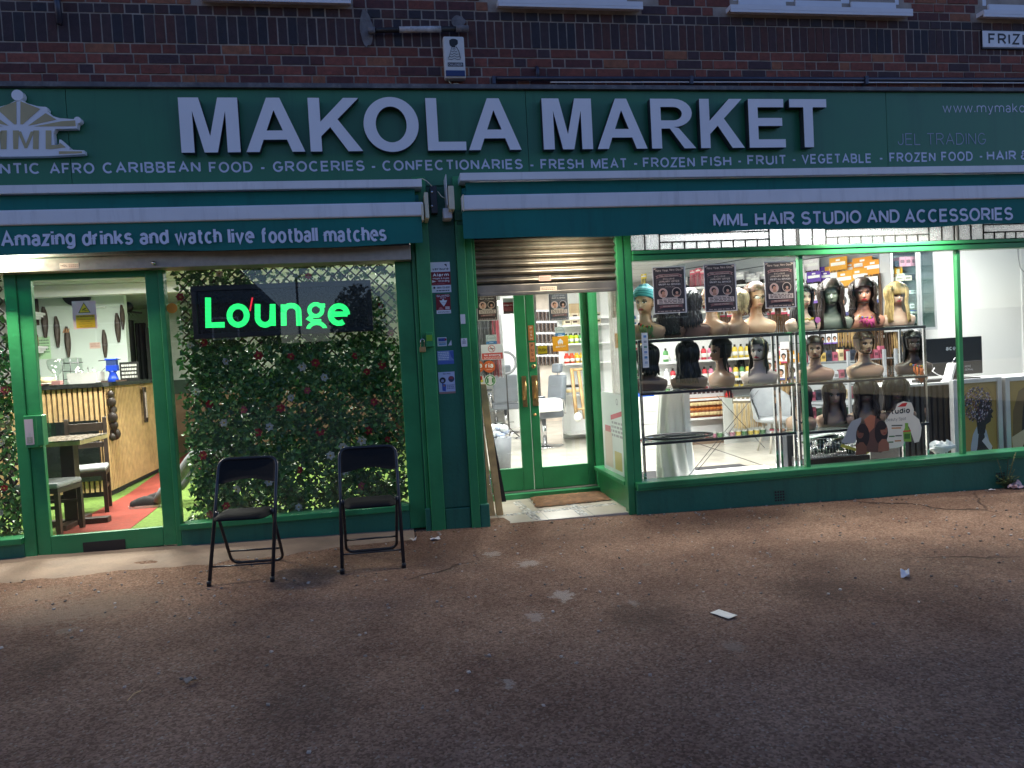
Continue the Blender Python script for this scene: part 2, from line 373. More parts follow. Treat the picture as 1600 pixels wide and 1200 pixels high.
class Pad:
    """flat printed sheet facing the street: unit coordinates u to the right, v upwards"""
    def __init__(s, x0, z0, x1, z1, Y, thick=.0012, base=(240, 240, 240), mb=None, yaw=None):
        s.mb = mb or MB(); s.x0, s.z0, s.W, s.H, s.Y = x0, z0, x1-x0, z1-z0, Y; s.k = 0
        s.mb.box((x0, Y, z0), (x1, Y+thick, z1), ink(base))
    @classmethod
    def px(c, x0, y0, x1, y1, Y, **k):
        a = P(x0, y0, Y); b = P(x1, y1, Y); q = P(x0, y1, Y); r = P(x1, y0, Y)
        return c(min((a.x+q.x)/2, (b.x+r.x)/2), (b.z+q.z)/2, max((a.x+q.x)/2, (b.x+r.x)/2), (a.z+r.z)/2, Y, **k)
    def y(s): s.k += 1; return s.Y-.0004-.00012*s.k
    def poly(s, pts, col):
        y = s.y(); s.mb.add([(s.x0+u*s.W, y, s.z0+v*s.H) for u, v in pts], [tuple(range(len(pts)))], ink(col)); return s
    def rect(s, u0, v0, u1, v1, col): return s.poly([(u0, v0), (u1, v0), (u1, v1), (u0, v1)], col)
    def disc(s, u, v, r, col, asp=None, n=24):
        a = s.H/s.W
        return s.poly([(u+r*a*math.cos(2*math.pi*i/n), v+r*math.sin(2*math.pi*i/n)) for i in range(n)], col)
    def ring(s, u, v, r, r2, col, n=28):
        a = s.H/s.W; y = s.y(); vs = []
        for i in range(n):
            for q in (r, r2): vs.append((s.x0+(u+q*a*math.cos(2*math.pi*i/n))*s.W, y, s.z0+(v+q*math.sin(2*math.pi*i/n))*s.H))
        s.mb.add(vs, [(2*i, 2*((i+1) % n), 2*((i+1) % n)+1, 2*i+1) for i in range(n)], ink(col)); return s
    def text(s, st, u0, u1, v, cap, col, t=.15, dv=0):
        s.k += 3; text(s.mb, st, s.x0+u0*s.W, s.x0+u1*s.W, s.z0+v*s.H, cap*s.H, s.y(), ink(col), t, .12, dz=dv*s.H); return s
    def lines(s, u0, u1, v0, v1, n, col):
        for i in range(n):
            v = v0+(v1-v0)*(i+.5)/n; h = abs(v1-v0)/n*.28
            x = u0
            while x < u1-.02:
                wd = random.uniform(.05, .14); s.rect(x, v-h, min(u1, x+wd), v+h, col); s.k -= 1; x += wd+.03
            s.k += 1
        return s
    def build(s, name, label=None, cat=None, parent=None, group=None):
        o = s.mb.build(name, parent, loc=(s.x0+s.W/2, s.Y, s.z0) if parent is None else None)
        if cat: tag(o, label, cat, group)
        return o
# ------------------------------------------------------------------ pavement
def struct(o): o['kind'] = 'structure'; return o
def asphalt():
    M = bpy.data.materials.new('asphalt'); M.use_nodes = True; n = M.node_tree.nodes; l = M.node_tree.links; b = n['Principled BSDF']
    tc = n.new('ShaderNodeTexCoord')
    def noise(s, d=6, r=.6):
        q = n.new('ShaderNodeTexNoise'); q.inputs['Scale'].default_value = s; q.inputs['Detail'].default_value = d; q.inputs['Roughness'].default_value = r; l.new(tc.outputs['Object'], q.inputs['Vector']); return q.outputs['Fac']
    def mr(v, a, c, o0=0, o1=1):
        q = n.new('ShaderNodeMapRange'); q.inputs[1].default_value = a; q.inputs[2].default_value = c; q.inputs[3].default_value = o0; q.inputs[4].default_value = o1; l.new(v, q.inputs[0]); return q.outputs[0]
    def mix(f, a, c, mode='MIX'):
        q = n.new('ShaderNodeMix'); q.data_type = 'RGBA'; q.blend_type = mode
        if isinstance(f, float): q.inputs[0].default_value = f
        else: l.new(f, q.inputs[0])
        for i, v in ((6, a), (7, c)):
            if isinstance(v, tuple): q.inputs[i].default_value = (*v, 1)
            else: l.new(v, q.inputs[i])
        return q.outputs[2]
    vo = n.new('ShaderNodeTexVoronoi'); vo.inputs['Scale'].default_value = 95; l.new(tc.outputs['Object'], vo.inputs['Vector'])
    sep = n.new('ShaderNodeSeparateColor'); l.new(vo.outputs['Color'], sep.inputs[0])
    c = mix(mr(sep.outputs[0], .15, .95), (.185, .112, .072), (.375, .235, .16))
    c = mix(mr(sep.outputs[1], .93, .97), c, (.36, .28, .21))            # pale chippings
    c = mix(mr(noise(1.3), .35, .65), c, mix(1.0, c, (.66, .62, .62), 'MULTIPLY'))   # broad worn patches
    c = mix(mr(noise(.5, 3), .56, .68), c, mix(1.0, c, (.62, .60, .62), 'MULTIPLY'))
    v2 = n.new('ShaderNodeTexVoronoi'); v2.inputs['Scale'].default_value = 1.9; v2.inputs['Randomness'].default_value = 1
    wv = n.new('ShaderNodeMix'); wv.data_type = 'RGBA'; wv.inputs[0].default_value = .06; l.new(tc.outputs['Object'], wv.inputs[6])
    nz = n.new('ShaderNodeTexNoise'); nz.inputs['Scale'].default_value = 14; l.new(tc.outputs['Object'], nz.inputs['Vector']); l.new(nz.outputs['Color'], wv.inputs[7]); l.new(wv.outputs[2], v2.inputs['Vector'])
    s2 = n.new('ShaderNodeSeparateColor'); l.new(v2.outputs['Color'], s2.inputs[0])
    gum = n.new('ShaderNodeMath'); gum.operation = 'LESS_THAN'; l.new(v2.outputs['Distance'], gum.inputs[0])
    sz = mr(s2.outputs[2], .3, 1, .0, .06); l.new(sz, gum.inputs[1])
    gf = n.new('ShaderNodeMath'); gf.operation = 'MULTIPLY'; l.new(gum.outputs[0], gf.inputs[0]); gf.inputs[1].default_value = .45
    c = mix(gf.outputs[0], c, (.28, .22, .17))                             # trodden chewing gum
    # cracks
    cr = n.new('ShaderNodeTexVoronoi'); cr.feature = 'DISTANCE_TO_EDGE'; cr.inputs['Scale'].default_value = .38
    w2 = n.new('ShaderNodeMix'); w2.data_type = 'RGBA'; w2.inputs[0].default_value = .17; l.new(tc.outputs['Object'], w2.inputs[6])
    n3 = n.new('ShaderNodeTexNoise'); n3.inputs['Scale'].default_value = 2.6; n3.inputs['Detail'].default_value = 7; l.new(tc.outputs['Object'], n3.inputs['Vector']); l.new(n3.outputs['Color'], w2.inputs[7]); l.new(w2.outputs[2], cr.inputs['Vector'])
    ck = mr(cr.outputs['Distance'], .0015, .004, 1, 0)
    cg = n.new('ShaderNodeMath'); cg.operation = 'MULTIPLY'; l.new(ck, cg.inputs[0]); l.new(mr(noise(.33, 2), .59, .72), cg.inputs[1])
    c = mix(cg.outputs[0], c, (.02, .016, .014))
    # old splashes of paint and mortar, a few oily patches, and a darker patch by the chairs
    fine = mr(noise(23, 7, .75), .3, .7, -.75, .75)
    for px, py, rx, ry, col, op in ((768, 866, .13, .05, (.40, .34, .28), .8), (826, 881, .17, .06, (.42, .36, .30), .85), (880, 930, .13, .07, (.44, .38, .32), .8), (836, 962, .10, .06, (.42, .35, .29), .7), (990, 943, .05, .05, (.42, .36, .3), .6), (1148, 1010, .10, .05, (.30, .24, .19), .6), (795, 1068, .05, .04, (.42, .36, .3), .7), (85, 958, .40, .12, (.27, .2, .145), .6), (165, 945, .45, .14, (.27, .2, .14), .6), (60, 930, .3, .1, (.28, .21, .15), .6), (105, 985, .1, .05, (.3, .24, .18), .6),
                                     (1010, 962, .2, .08, (.05, .035, .026), .55), (1270, 920, .25, .09, (.05, .036, .028), .5), (1380, 895, .5, .22, (.07, .05, .038), .45), (1540, 870, .45, .12, (.07, .05, .04), .45), (560, 880, .4, .16, (.08, .055, .038), .35), (85, 1035, .15, .1, (.06, .04, .03), .5), (480, 1095, .2, .1, (.08, .055, .04), .4)):
        q = GG(px, py); k_ = 1.5 if rx < .2 else 1.0; mp = n.new('ShaderNodeMapping'); mp.vector_type = 'POINT'; mp.inputs['Location'].default_value = (-q.x/rx*k_, -q.y/(ry*2.6)*k_, 0); mp.inputs['Scale'].default_value = (k_/rx, k_/(ry*2.6), 0); l.new(tc.outputs['Object'], mp.inputs['Vector'])
        ln = n.new('ShaderNodeVectorMath'); ln.operation = 'LENGTH'; l.new(mp.outputs[0], ln.inputs[0])
        ad = n.new('ShaderNodeMath'); ad.operation = 'ADD'; l.new(ln.outputs['Value'], ad.inputs[0]); l.new(fine, ad.inputs[1])
        c = mix(mr(ad.outputs[0], .6, .8 if col[0] > .1 else 1.4, op*.8, 0), c, col)
    l.new(c, b.inputs['Base Color']); b.inputs['Roughness'].default_value = .95; b.inputs['Specular IOR Level'].default_value = .15
    bp = n.new('ShaderNodeBump'); bp.inputs['Strength'].default_value = 1.0; bp.inputs['Distance'].default_value = .009
    hs = n.new('ShaderNodeMath'); hs.operation = 'MULTIPLY_ADD'; l.new(vo.outputs['Distance'], hs.inputs[0]); hs.inputs[1].default_value = -1.0; l.new(noise(42, 5, .7), hs.inputs[2])
    h2 = n.new('ShaderNodeMath'); h2.operation = 'MULTIPLY_ADD'; l.new(cg.outputs[0], h2.inputs[0]); h2.inputs[1].default_value = -2.5; l.new(hs.outputs[0], h2.inputs[2])
    l.new(h2.outputs[0], bp.inputs['Height']); l.new(bp.outputs[0], b.inputs['Normal'])
    return M
ASPH = asphalt()
from mathutils import noise as mn
def sheet(name, x0, x1, y0, y1, nx, ny, mt, dz=0, amp=.006, edge=None):
    b = MB(); vs = []; fs = []
    for j in range(ny+1):
        for i in range(nx+1):
            x = x0+(x1-x0)*i/nx; y = y0+(y1-y0)*j/ny
            vs.append((x, y, ground_z(x, y)+dz+amp*mn.noise((x*1.1, y*1.1, 3))))
    for j in range(ny):
        for i in range(nx): k = j*(nx+1)+i; fs.append((k, k+1, k+nx+2, k+nx+1))
    b.add(vs, fs, mt, None, True); return struct(b.build(name))
sheet('pavement', -12, 16, -40, .25, 140, 200, ASPH)
# worn concrete strip along the lounge front: lumpy edge, thins out into the asphalt
CONC = mat('worn_concrete', (.25, .18, .125), .85, var=.3, scale=2.2, bump=.5, bscale=55, dirt=.75, dirtcol=(.15, .115, .085))
def apron():
    b = MB(); n = 150; rows = 14; vs = []; fs = []
    for i in range(n+1):
        x = -5.5+(5.62)*i/n
        far = -.66+.17*max(-1.5, x+1.6)*.5+.09*mn.noise((x*1.7, 5, 1))+.06*mn.noise((x*6, 2, 8))
        if x > -1.5: far = min(-.14, far+.26*(x+1.5)*.42)
        for j in range(rows+1):
            t = j/rows; y = .24+(far-.24)*t
            h = .012*(1-t)**.6+.006+.005*mn.noise((x*4, y*4, 0))-.022*max(0, t-.86)/.14
            hx, hy = (x+1.93)/.13, (y+.40)/.07
            d = math.hypot(hx+.25*mn.noise((x*9, y*9, 4)), hy)
            if d < 1: h -= .05*(1-d)
            vs.append((x, y, ground_z(x, y)+h))
    for i in range(n):
        for j in range(rows): k = i*(rows+1)+j; fs.append((k, k+1, k+rows+2, k+rows+1))
    b.add(vs, fs, CONC, None, True); o = b.build('concrete_apron'); struct(o)
apron()
# ------------------------------------------------------------------ shop building: brickwork above the signs
bld = thing('shop_building', 'red and purple brick upper wall with soldier course above the green shop signs', 'building', (0, 0, 3.7))
MORT = mat('grey_mortar', (.33, .28, .24), .95, var=.25, scale=9, bump=.4, bscale=120)
BRICK = mat('brick', (1, 1, 1), .85, var=.25, scale=22, bump=.5, bscale=70, attr=True, dirt=.35, dirtcol=(.03, .022, .022))
ZS0 = 4.112; ZS1 = 4.345; CO = .0815; XA, XB = -5.2, 9.2
def brickcol(k):
    r = random.random()
    if k == 'dark': return random.choice([(.062, .036, .040), (.05, .034, .040), (.062, .030, .032), (.042, .027, .034), (.030, .028, .038), (.085, .036, .032)])
    if r < .62: v = random.uniform(.75, 1.2); return (.19*v, .058*v, .042*v)
    if r < .85: return (.095, .034, .034)
    if r < .93: return (.26, .10, .055)
    return (.06, .035, .042)
def lay(b, z0, x0, x1, wd, h, kind, g=.013, jit=.003):
    q = random.uniform(-.003, .003); y = -.0085+random.uniform(-.002, .002)
    b.box((x0+g/2, y+q, z0+g/2), (x1-g/2, .05, z0+h-g/2), BRICK, brickcol(kind))
b = MB(); b.box((XA, -.0035, 3.6), (XB, .3, 7.2), MORT)
wl = b.build('mortar_bed', bld)
b = MB()
def course(z, kind='red', ph=0.0, headers=False):
    x = XA+ph; i = 0
    while x < XB:
        wd = (.113 if (i % 2 or headers) else .232)*random.uniform(.97, 1.03); lay(b, z, x, min(XB, x+wd), wd, CO, kind); x += wd; i += 1
for k in range(1, 6): course(ZS0-CO*k, ph=-(k % 2)*.085-random.random()*.04)
x = XA
while x < XB:
    wd = .0795*random.uniform(.96, 1.04); lay(b, ZS0, x, x+wd, wd, ZS1-ZS0, 'dark', .012); x += wd
course(ZS1, 'dark', headers=True)
WX = lambda x_, y_, s_: P(x_, y_, -.1).x+s_*.07
WIN = [(WX(312, 1, 1), WX(548, 3, -1)), (WX(779, 8, 1), WX(1005, 12, -1)), (WX(1142, 18, 1), WX(1427, 22, -1)), (WX(1538, 26, 1), 7.3)]   # window openings left free
zz = ZS1+CO; k = 0
while zz < 6.9:
    x = XA-(k % 2)*.085; i = 0
    while x < XB:
        wd = (.113 if i % 2 else .232)*random.uniform(.97, 1.03)
        x2 = x+wd; hit = False
        for a, c in WIN:
            if x2 > a-.02 and x < c+.02 and zz > ZS1+CO*.5: hit = True
        if not hit: lay(b, zz, x, x2, wd, CO, 'red')
        x = x2; i += 1
    zz += CO; k += 1
b.build('brickwork', bld)
UPVC = mat('white_upvc', (.66, .67, .72), .4, var=.04)
DKG = mat('dark_room_glass', (.012, .013, .02), .05, var=0, spec=.8)
for (a, c), zt in zip(WIN, [P(x_, y_, -.1).z+.07 for x_, y_ in ((500, 4), (900, 12), (1280, 21.5), (1570, 26.5))]):
    wn = MB(); zt = zt-.0
    y0 = .03 if a > 0 else .02
    wn.box((a, -.002, zt), (c, .11, zt+.075), UPVC); wn.box((a, -.002, zt+1.15), (c, .11, zt+1.22), UPVC)
    npn = 3 if c-a > 1.5 else 2
    for i in range(npn+1):
        xx = a+(c-a)*i/npn; wn.box((max(a, xx-.045), -.004, zt+.075), (min(c, xx+.045), .11, zt+1.15), UPVC)
    for i in range(npn):
        xx = a+(c-a)*i/npn+.05; xe = a+(c-a)*(i+1)/npn-.05
        wn.box((xx, -.028, zt+.03), (xe, -.005, zt+.085), UPVC)
    o = wn.build('window', bld, bev=.004)
    s_ = MB(); s_.box((a-.07, -.1, zt-.045), (c+.07, .1, zt-.003), UPVC); s_.box((a-.07, -.1, zt-.07), (c+.07, -.085, zt-.045), UPVC); s_.build('sill', o, bev=.003)
    g_ = MB(); g_.box((a+.01, .03, zt+.08), (c-.01, .04, zt+1.14), DKG); g_.build('pane', o)
# mortar ledge over the fascia, grey render patches on the brick
b = MB(); LEDG = mat('lead_flashing', (.10, .10, .11), .6, var=.3, scale=12, bump=.5, bscale=30, dirt=.6, dirtcol=(.32, .30, .28))
b.prism([(XA, 3.735), (XB, 3.735), (XB, 3.765), (XA, 3.775)], -.10, .0, LEDG); b.build('flashing', bld)
PATCH = mat('render_patch', (.17, .16, .165), .9, var=.25, scale=18, bump=.6, bscale=50)
def blob(b, cx, cz, rx, rz, Y, mt, n=26, d=.012, seed=1):
    b.prism([(cx+rx*math.cos(a)*(1+.3*mn.noise((math.cos(a)*1.6+seed, math.sin(a)*1.6, seed))), cz+rz*math.sin(a)*(1+.3*mn.noise((math.cos(a)*2, math.sin(a)*2+seed, seed)))) for a in [2*math.pi*i/n for i in range(n)]], Y, Y+d, mt)
b = MB()
q = P(572, 44, -.016); blob(b, q.x, q.z, .055, .15, -.018, PATCH, seed=2); b.build('render_patch', bld); b = MB()
q = P(716, 34, -.016); blob(b, q.x, q.z, .06, .055, -.018, PATCH, seed=5)
b.build('render_patch', bld)
# ------------------------------------------------------------------ fascia sign
fas = thing('fascia_sign', 'long dark green shop fascia with big raised white letters over both shop units', 'shop sign', (1.2, -.06, 3.3))
b = MB(); xs = [XA, -2.38, 1.30, 4.76, XB]
for a, c in zip(xs, xs[1:]): b.box((a+.002, -.06, 2.93), (c-.002, .02, 3.732), FASCIA)
b.build('board', fas, bev=.002)
from mathutils.geometry import tessellate_polygon
def holed(b, outer, holes, Y0, Y1, mf, ms):
    rings = [outer]+holes; flat = [q for r_ in rings for q in r_]
    tri = tessellate_polygon([[Vector((x, z, 0)) for x, z in r_] for r_ in rings])
    vs = [(x, Y0, z) for x, z in flat]
    fs = []
    for t in tri:
        a, c, d = [flat[i] for i in t]
        ar = (c[0]-a[0])*(d[1]-a[1])-(d[0]-a[0])*(c[1]-a[1])
        fs.append(t if ar > 0 else t[::-1])
    b.add(vs, fs, mf)
    o = 0
    for r_ in rings:
        n = len(r_); b.add([(x, Y0, z) for x, z in r_]+[(x, Y1, z) for x, z in r_], [(i, (i+1) % n, n+(i+1) % n, n+i) for i in range(n)], ms); o += n
rb = [(.45+.37*math.cos(R(a)), .715+.285*math.sin(R(a))) for a in range(90, -91, -15)]
ri = [(.45+.17*math.cos(R(a)), .70+.135*math.sin(R(a))) for a in range(90, -91, -18)]
BIG = {
 'M': ([(0,0),(0,1),(.285,1),(.42,.30),(.555,1),(.84,1),(.84,0),(.655,0),(.655,.76),(.515,0),(.325,0),(.185,.76),(.185,0)], []),
 'A': ([(0,0),(.38,1),(.60,1),(.98,0),(.765,0),(.685,.225),(.295,.225),(.215,0)], [[(.355,.395),(.625,.395),(.49,.77)]]),
 'K': ([(0,0),(0,1),(.2,1),(.2,.555),(.62,1),(.89,1),(.50,.60),(.92,0),(.66,0),(.365,.455),(.2,.285),(.2,0)], []),
 'O': ([(.49+.49*math.cos(R(a)), .5+.52*math.sin(R(a))) for a in range(0, 360, 8)], [[(.49+.275*math.cos(R(a)), .5+.34*math.sin(R(a))) for a in range(0, 360, 10)]]),
 'L': ([(0,0),(0,1),(.2,1),(.2,.165),(.71,.165),(.71,0)], []),
 'R': ([(0,0),(0,1)]+rb+[(.545,.41),(.88,0),(.645,0),(.37,.40),(.2,.40),(.2,0)], [[(.2,.835)]+ri+[(.2,.565)]]),
 'E': ([(0,0),(0,1),(.76,1),(.76,.83),(.2,.83),(.2,.61),(.72,.61),(.72,.445),(.2,.445),(.2,.17),(.78,.17),(.78,0)], []),
 'T': ([(.3,0),(.3,.83),(0,.83),(0,1),(.8,1),(.8,.83),(.5,.83),(.5,0)], []),
}
rb_w = .88
for ch, l0, r0, yb, yt in [('M',283.5,376,235.5,151),('A',385,477,234.8,150.5),('K',485.5,567.5,234.6,151.5),('O',572,658,233.5,152),('L',669,729,234.2,154.5),('A',733,815,233.8,153.5),
                       ('M',850,927,232.8,154),('A',934,1012,231.6,154),('R',1019,1088,230.6,154),('K',1095.5,1164,228.6,153.5),('E',1171.5,1228,227.2,153.5),('T',None,None,226.4,153)]:
    YL = -.145; out, hol = BIG[ch]
    if ch == 'T': xa = P(1233, 163, YL).x; xb = P(1291, 163, YL).x
    elif ch == 'O': xa = P(568, 193, YL).x; xb = P(654, 193, YL).x
    else: xa = P(l0, yb, YL).x; xb = P(r0, yb, YL).x
    za = 3.1785; zb = 3.5495
    za = P(800, 234, YL).z; zb = P(800, 153.6, YL).z
    wmax = max(p[0] for p in out); sx = (xb-xa)/wmax
    b = MB(); f = lambda ps: [(xa+x*sx, za+z*(zb-za)) for x, z in ps]
    holed(b, f(out), [f(h) for h in hol], YL, -.075, LETTER, RETURN)
    b.build('letter', fas)
b = MB(); VIN = ink((205, 208, 225))
for s_, a, c, yb in [('AUTHE',-85,-6,273),('NTIC',0,64,272.5),('AFRO',78,148,272.2),('CARIBBEAN',161,314,271),('FOOD',327,395,270),('-',407,415,269.5),('GROCERIES',427,570,268.8),('-',580,588,267.5),('CONFECTIONARIES',598,817,267),('-',828,835,265),
    ('FRESH',845,912,264.6),('MEAT',924,980,263.6),('-',990,997,262.4),('FROZEN',1005,1086,262),('FISH',1096,1143,260),('-',1153,1159,258.6),('FRUIT',1168,1229,258),('-',1238,1244,256.4),('VEGETABLE',1253,1362,256),('-',1374,1380,254),('FROZEN',1390,1462,253.6),('FOOD',1471,1520,252),('-',1530,1536,250.8),('HAIR',1542,1588,250.6),('&',1595,1606,249.5),('BEAUTY',1614,1684,249)]:
    ptext(b, s_, (a, yb), (c, yb-(c-a)*.012), 17.5-(a/1600)*2.8, -.0632, VIN, .175, .17)
b.build('tagline_lettering', fas)
b = MB(); ptext(b, 'www.mymakolamarket.com', (1473, 176.5), (1722, 175), 15, -.0632, VIN, .09, .16)
b.build('web_address_lettering', fas)
b = MB(); ptext(b, 'JEL TRADING', (1403, 227), (1541, 225.5), 18.5, -.0632, ink((150, 160, 180)), .075, .18); b.build('small_lettering', fas)
# pavilion emblem
def pz(b, pts, Y0, Y1, mt): b.prism([((lambda q: (q.x, q.z))(P(x, y, Y0))) for x, y in pts], Y0, Y1, mt)
sc_ = lambda x, y: (x/7.5, 120+y/7.5)
b = MB()
half = [(1,-1)]
rt = [(215,285),(255,272),(330,315),(440,345),(545,355),(555,405),(620,460),(700,485),(880,497),(910,545),(900,605),(650,610),(625,655),(640,805),(690,790),(695,735),(715,735),(820,830),(810,853),(985,862),(990,905),(560,930)]
cx_ = 215
left = [(2*cx_-x, y) for x, y in rt[::-1]]
pz(b, [sc_(x, y) for x, y in rt]+[sc_(x, y+8) for x, y in left], -.125, -.07, LETTER)
for cxx, cyy, rr in ((203, 215, 62), (525, 382, 30), (907, 507, 38), (-95, 382, 30), (-477, 507, 38)):
    q = P(*sc_(cxx, cyy), -.126); rad = rr/7.5*.0051
    b.prism([(q.x+rad*math.cos(R(a)), q.z+rad*math.sin(R(a))) for a in range(0, 360, 15)], -.127, -.07, LETTER)
emb = b.build('emblem', fas)
b = MB(); GOLD = mat('dull_gold_vinyl', (.46, .38, .20), .5)
tri = [[(240,285),(470,375),(265,555),(238,555)],[(535,425),(660,500),(330,572)],[(720,520),(880,510),(885,575),(400,580)]]
for t in tri:
    pz(b, [sc_(x, y) for x, y in t], -.1285, -.1265, GOLD)
    pz(b, [sc_(430-x, y) for x, y in t][::-1], -.1285, -.1265, GOLD)
for (u0, u1), s_ in (((-130, 78), 'M'), ((150, 455), 'M'), ((535, 625), 'I'),):
    if s_ == 'I': pz(b, [sc_(*q) for q in ((535,628),(600,628),(600,845),(535,845))], -.1285, -.1265, GOLD); continue
    for q in (((u0,628),(u0+70,628),(u0+60,845),(u0+5,845)), ((u1-65,628),(u1,628),(u1-5,845),(u1-70,845)), ((u0+55,640),(u0+95,640),((u0+u1)/2+20,835),((u0+u1)/2-15,835)), ((u1-95,640),(u1-55,640),((u0+u1)/2+15,835),((u0+u1)/2-20,835))):
        pz(b, [sc_(*k) for k in q], -.1285-.0004*(q[0][0] % 3), -.1265, GOLD)
pz(b, [sc_(*q) for q in ((600,800),(690,795),(700,770),(770,825),(600,845))], -.1289, -.1265, GOLD)
pz(b, [sc_(*q) for q in ((690,872),(960,872),(960,892),(690,905))], -.1285, -.1265, GOLD)
b.build('gilding', emb)
# ------------------------------------------------------------------ awnings
def awning(name, label, xa, xb, zh, zr0, zr1, zv, extra=None):
    t = thing(name, label, 'awning', ((xa+xb)/2, -.1, zh))
    b = MB(); b.box((xa, -.27, zh-.025), (xb, -.062, zh+.03), WHITE); b.box((xa, -.28, zh-.03), (xb, -.262, zh+.034), WHITE); b.build('hood', t, bev=.004)
    b = MB(); b.tube([(xa+.02, -.15, zh-.12), (xb-.03, -.15, zh-.12)], .055, FABRIC, 12); b.build('fabric_roll', t)
    b = MB(); b.box((xa+.05, -.21, zr1), (xb-.06, -.2, zh-.03), FABRIC); b.build('fabric_band', t)
    b = MB(); b.prism([(xa, zr0), (xb, zr0), (xb, zr1), (xa, zr1)], -.31, -.215, WHITE); b.build('front_rail', t, bev=.012)
    b = MB(); vs = []; fs = []; n = 60
    for i in range(n+1):
        x = xa+.04*0+(xb-xa-.02)*i/n; wob = .007*math.sin(x*3.1)+.006*math.sin(x*7.7)
        for j, zz_ in enumerate((zr0+.01, (zr0+zv)/2, zv+.009*math.sin(x*2.3)+.004*math.sin(x*6.1))): vs.append((x, -.285+wob*j*.5, zz_))
    for i in range(n):
        for j in range(2): k = i*3+j; fs.append((k, k+1, k+4, k+3))
    m_ = len(vs); vs2 = vs+[(x, y+.004, z) for x, y, z in vs]; fs2 = fs+[tuple(m_+k for k in f[::-1]) for f in fs]
    for i in range(n): k = i*3+2; fs2.append((k, m_+k, m_+k+3, k+3))
    b.add(vs2, fs2, FABRIC); v = b.build('valance', t)
    return t, v
RX0 = P(727, 320, -.31).x
AL, VL = awning('shop_awning', 'retracted awning with teal valance advertising drinks and live football', XA, P(662, 330, -.31).x, 2.90, 2.628, 2.742, 2.405)
AR, VR = awning('shop_awning', 'retracted awning with teal valance advertising a hair studio and accessories', P(722, 320, -.31).x, XB, 2.945, 2.665, 2.79, 2.43)
VW = ink((215, 220, 238))
b = MB()
for s_, a, c, y0, y1 in (('Amazing',2,118,385.5,384.5),('drinks',129,208,384.2,383.2),('and',219,264,383,382),('watch',274,347,382,381),('live',357,398,381,380.5),('football',408,497,380.3,379.4),('matches',507,604,379,377.8)):
    ptext(b, s_, (a, y0), (c, y1), 25.5, -.296, VW, .19, .09)
b.build('lettering', VL)
b = MB()
for s_, a, c, y0, y1 in (('MML',1115,1170,354,352.8),('HAIR',1180,1242,352.6,351.4),('STUDIO',1252,1346,351,349.4),('AND',1355,1406,349,348),('ACCESSORIES',1414,1583,347.8,344.6)):
    ptext(b, s_, (a, y0), (c, y1), 21, -.296, VW, .18, .10)
b.build('lettering', VR)
def awn_end(par, px0, py0, px1, py1, Y0, Y1, mt, nm='end_cap'):
    b = MB(); b.pbox(px0, py0, px1, py1, Y0, Y1, mt); return b.build(nm, par, bev=.008)
awn_end(AL, 657.5, 318, 662.5, 344, -.314, -.2, CREAM); awn_end(AL, 662.5, 300, 671, 341, -.3, -.06, CREAM, 'arm_bracket')
awn_end(AR, 700, 290, 711, 327, -.3, -.06, CREAM, 'arm_bracket'); awn_end(AR, 722.5, 303.5, 726, 329.5, -.316, -.2, CREAM); awn_end(AR, 692, 325, 707, 341, -.2, -.06, WHITE, 'motor_cap'); awn_end(AR, 696, 272, 700, 320, -.27, -.06, WHITE, 'end_cap')
b = MB(); b.pbox(671.5, 290, 684.5, 333, -.13, -.06, DARKM); bp_ = b.build('bracket_plate', AL, bev=.004)
b = MB()
for yy in (300, 322): q = P(675, yy, -.135); b.lathe([(.012, 0), (.012, .006), (.006, .012)], CHROME, (q.x, -.131, q.z), 12, 'y')
b.build('bolt', bp_)
b = MB(); b.tube([P(652, 280, -.1), P(660, 279, -.12), P(667, 283, -.15), P(675, 291, -.16)], .004, CREAM, 6); tag(b.build('cable', loc=P(664, 285, -.13)), 'thin cream cable looping over the end of the lounge awning', 'cable')
b = MB(); b.tube([P(684, 299, -.15), P(690, 307, -.2), P(700, 312, -.2)], .004, CREAM, 6); tag(b.build('cable', loc=P(690, 307, -.2)), 'short cream cable between the two awning brackets', 'cable')
b = MB(); b.pbox(860, 275.5, 1610, 279.5, -.1, -.062, mat('brass_strip', (.6, .42, .14), .4, .6)); b.build('timber_fillet', AR)
# ------------------------------------------------------------------ things fixed on the brick wall
t = thing('alarm_box', 'white plastic burglar alarm box with fist emblem and blue strobe strip on the brick wall', 'alarm box', P(710, 90, -.03))
b = MB(); b.pbox(692, 56, 728.5, 122, -.10, -.01, mat('aged_white_plastic', (.62, .62, .60), .45, var=.1, dirt=.35, dirtcol=(.3, .28, .26))); b.build('casing', t, bev=.014)
b = MB(); b.pbox(696.5, 109.5, 727, 119, -.106, -.098, mat('blue_lens', (.01, .025, .12), .2)); b.build('strobe_lens', t, bev=.003)
b = MB(); K_ = ink((14, 14, 18))
def pxy(pts): return [((lambda q: (q.x, q.z))(P(x, y, -.1012))) for x, y in pts]
b.prism(pxy([(702,63),(705,61),(708,60.5),(712,61),(715,63),(715.5,68),(713,71),(711,71.5),(712,74),(707,74),(703,71),(702,67)]), -.1014, -.0995, K_)
for i, yy in enumerate((75, 79, 83, 87, 91)):
    wd = 2.6+i*1.75; p_ = []
    n = 4; c = 709.5+i*.15
    for j in range(n+1): p_.append(P(c-wd+2*wd*j/n, yy+(2.2 if j % 2 else 0)+(1.2 if j in (0, n) else 0), -.1016))
    b.tube(p_, .0022, K_, 5)
b.tube([P(706, 73, -.1016), P(702, 88, -.1016), P(700.5, 91, -.1016)], .0018, K_, 5); b.tube([P(713, 73, -.1016), P(717, 80, -.1016), P(719.5, 91, -.1016)], .0028, K_, 5)
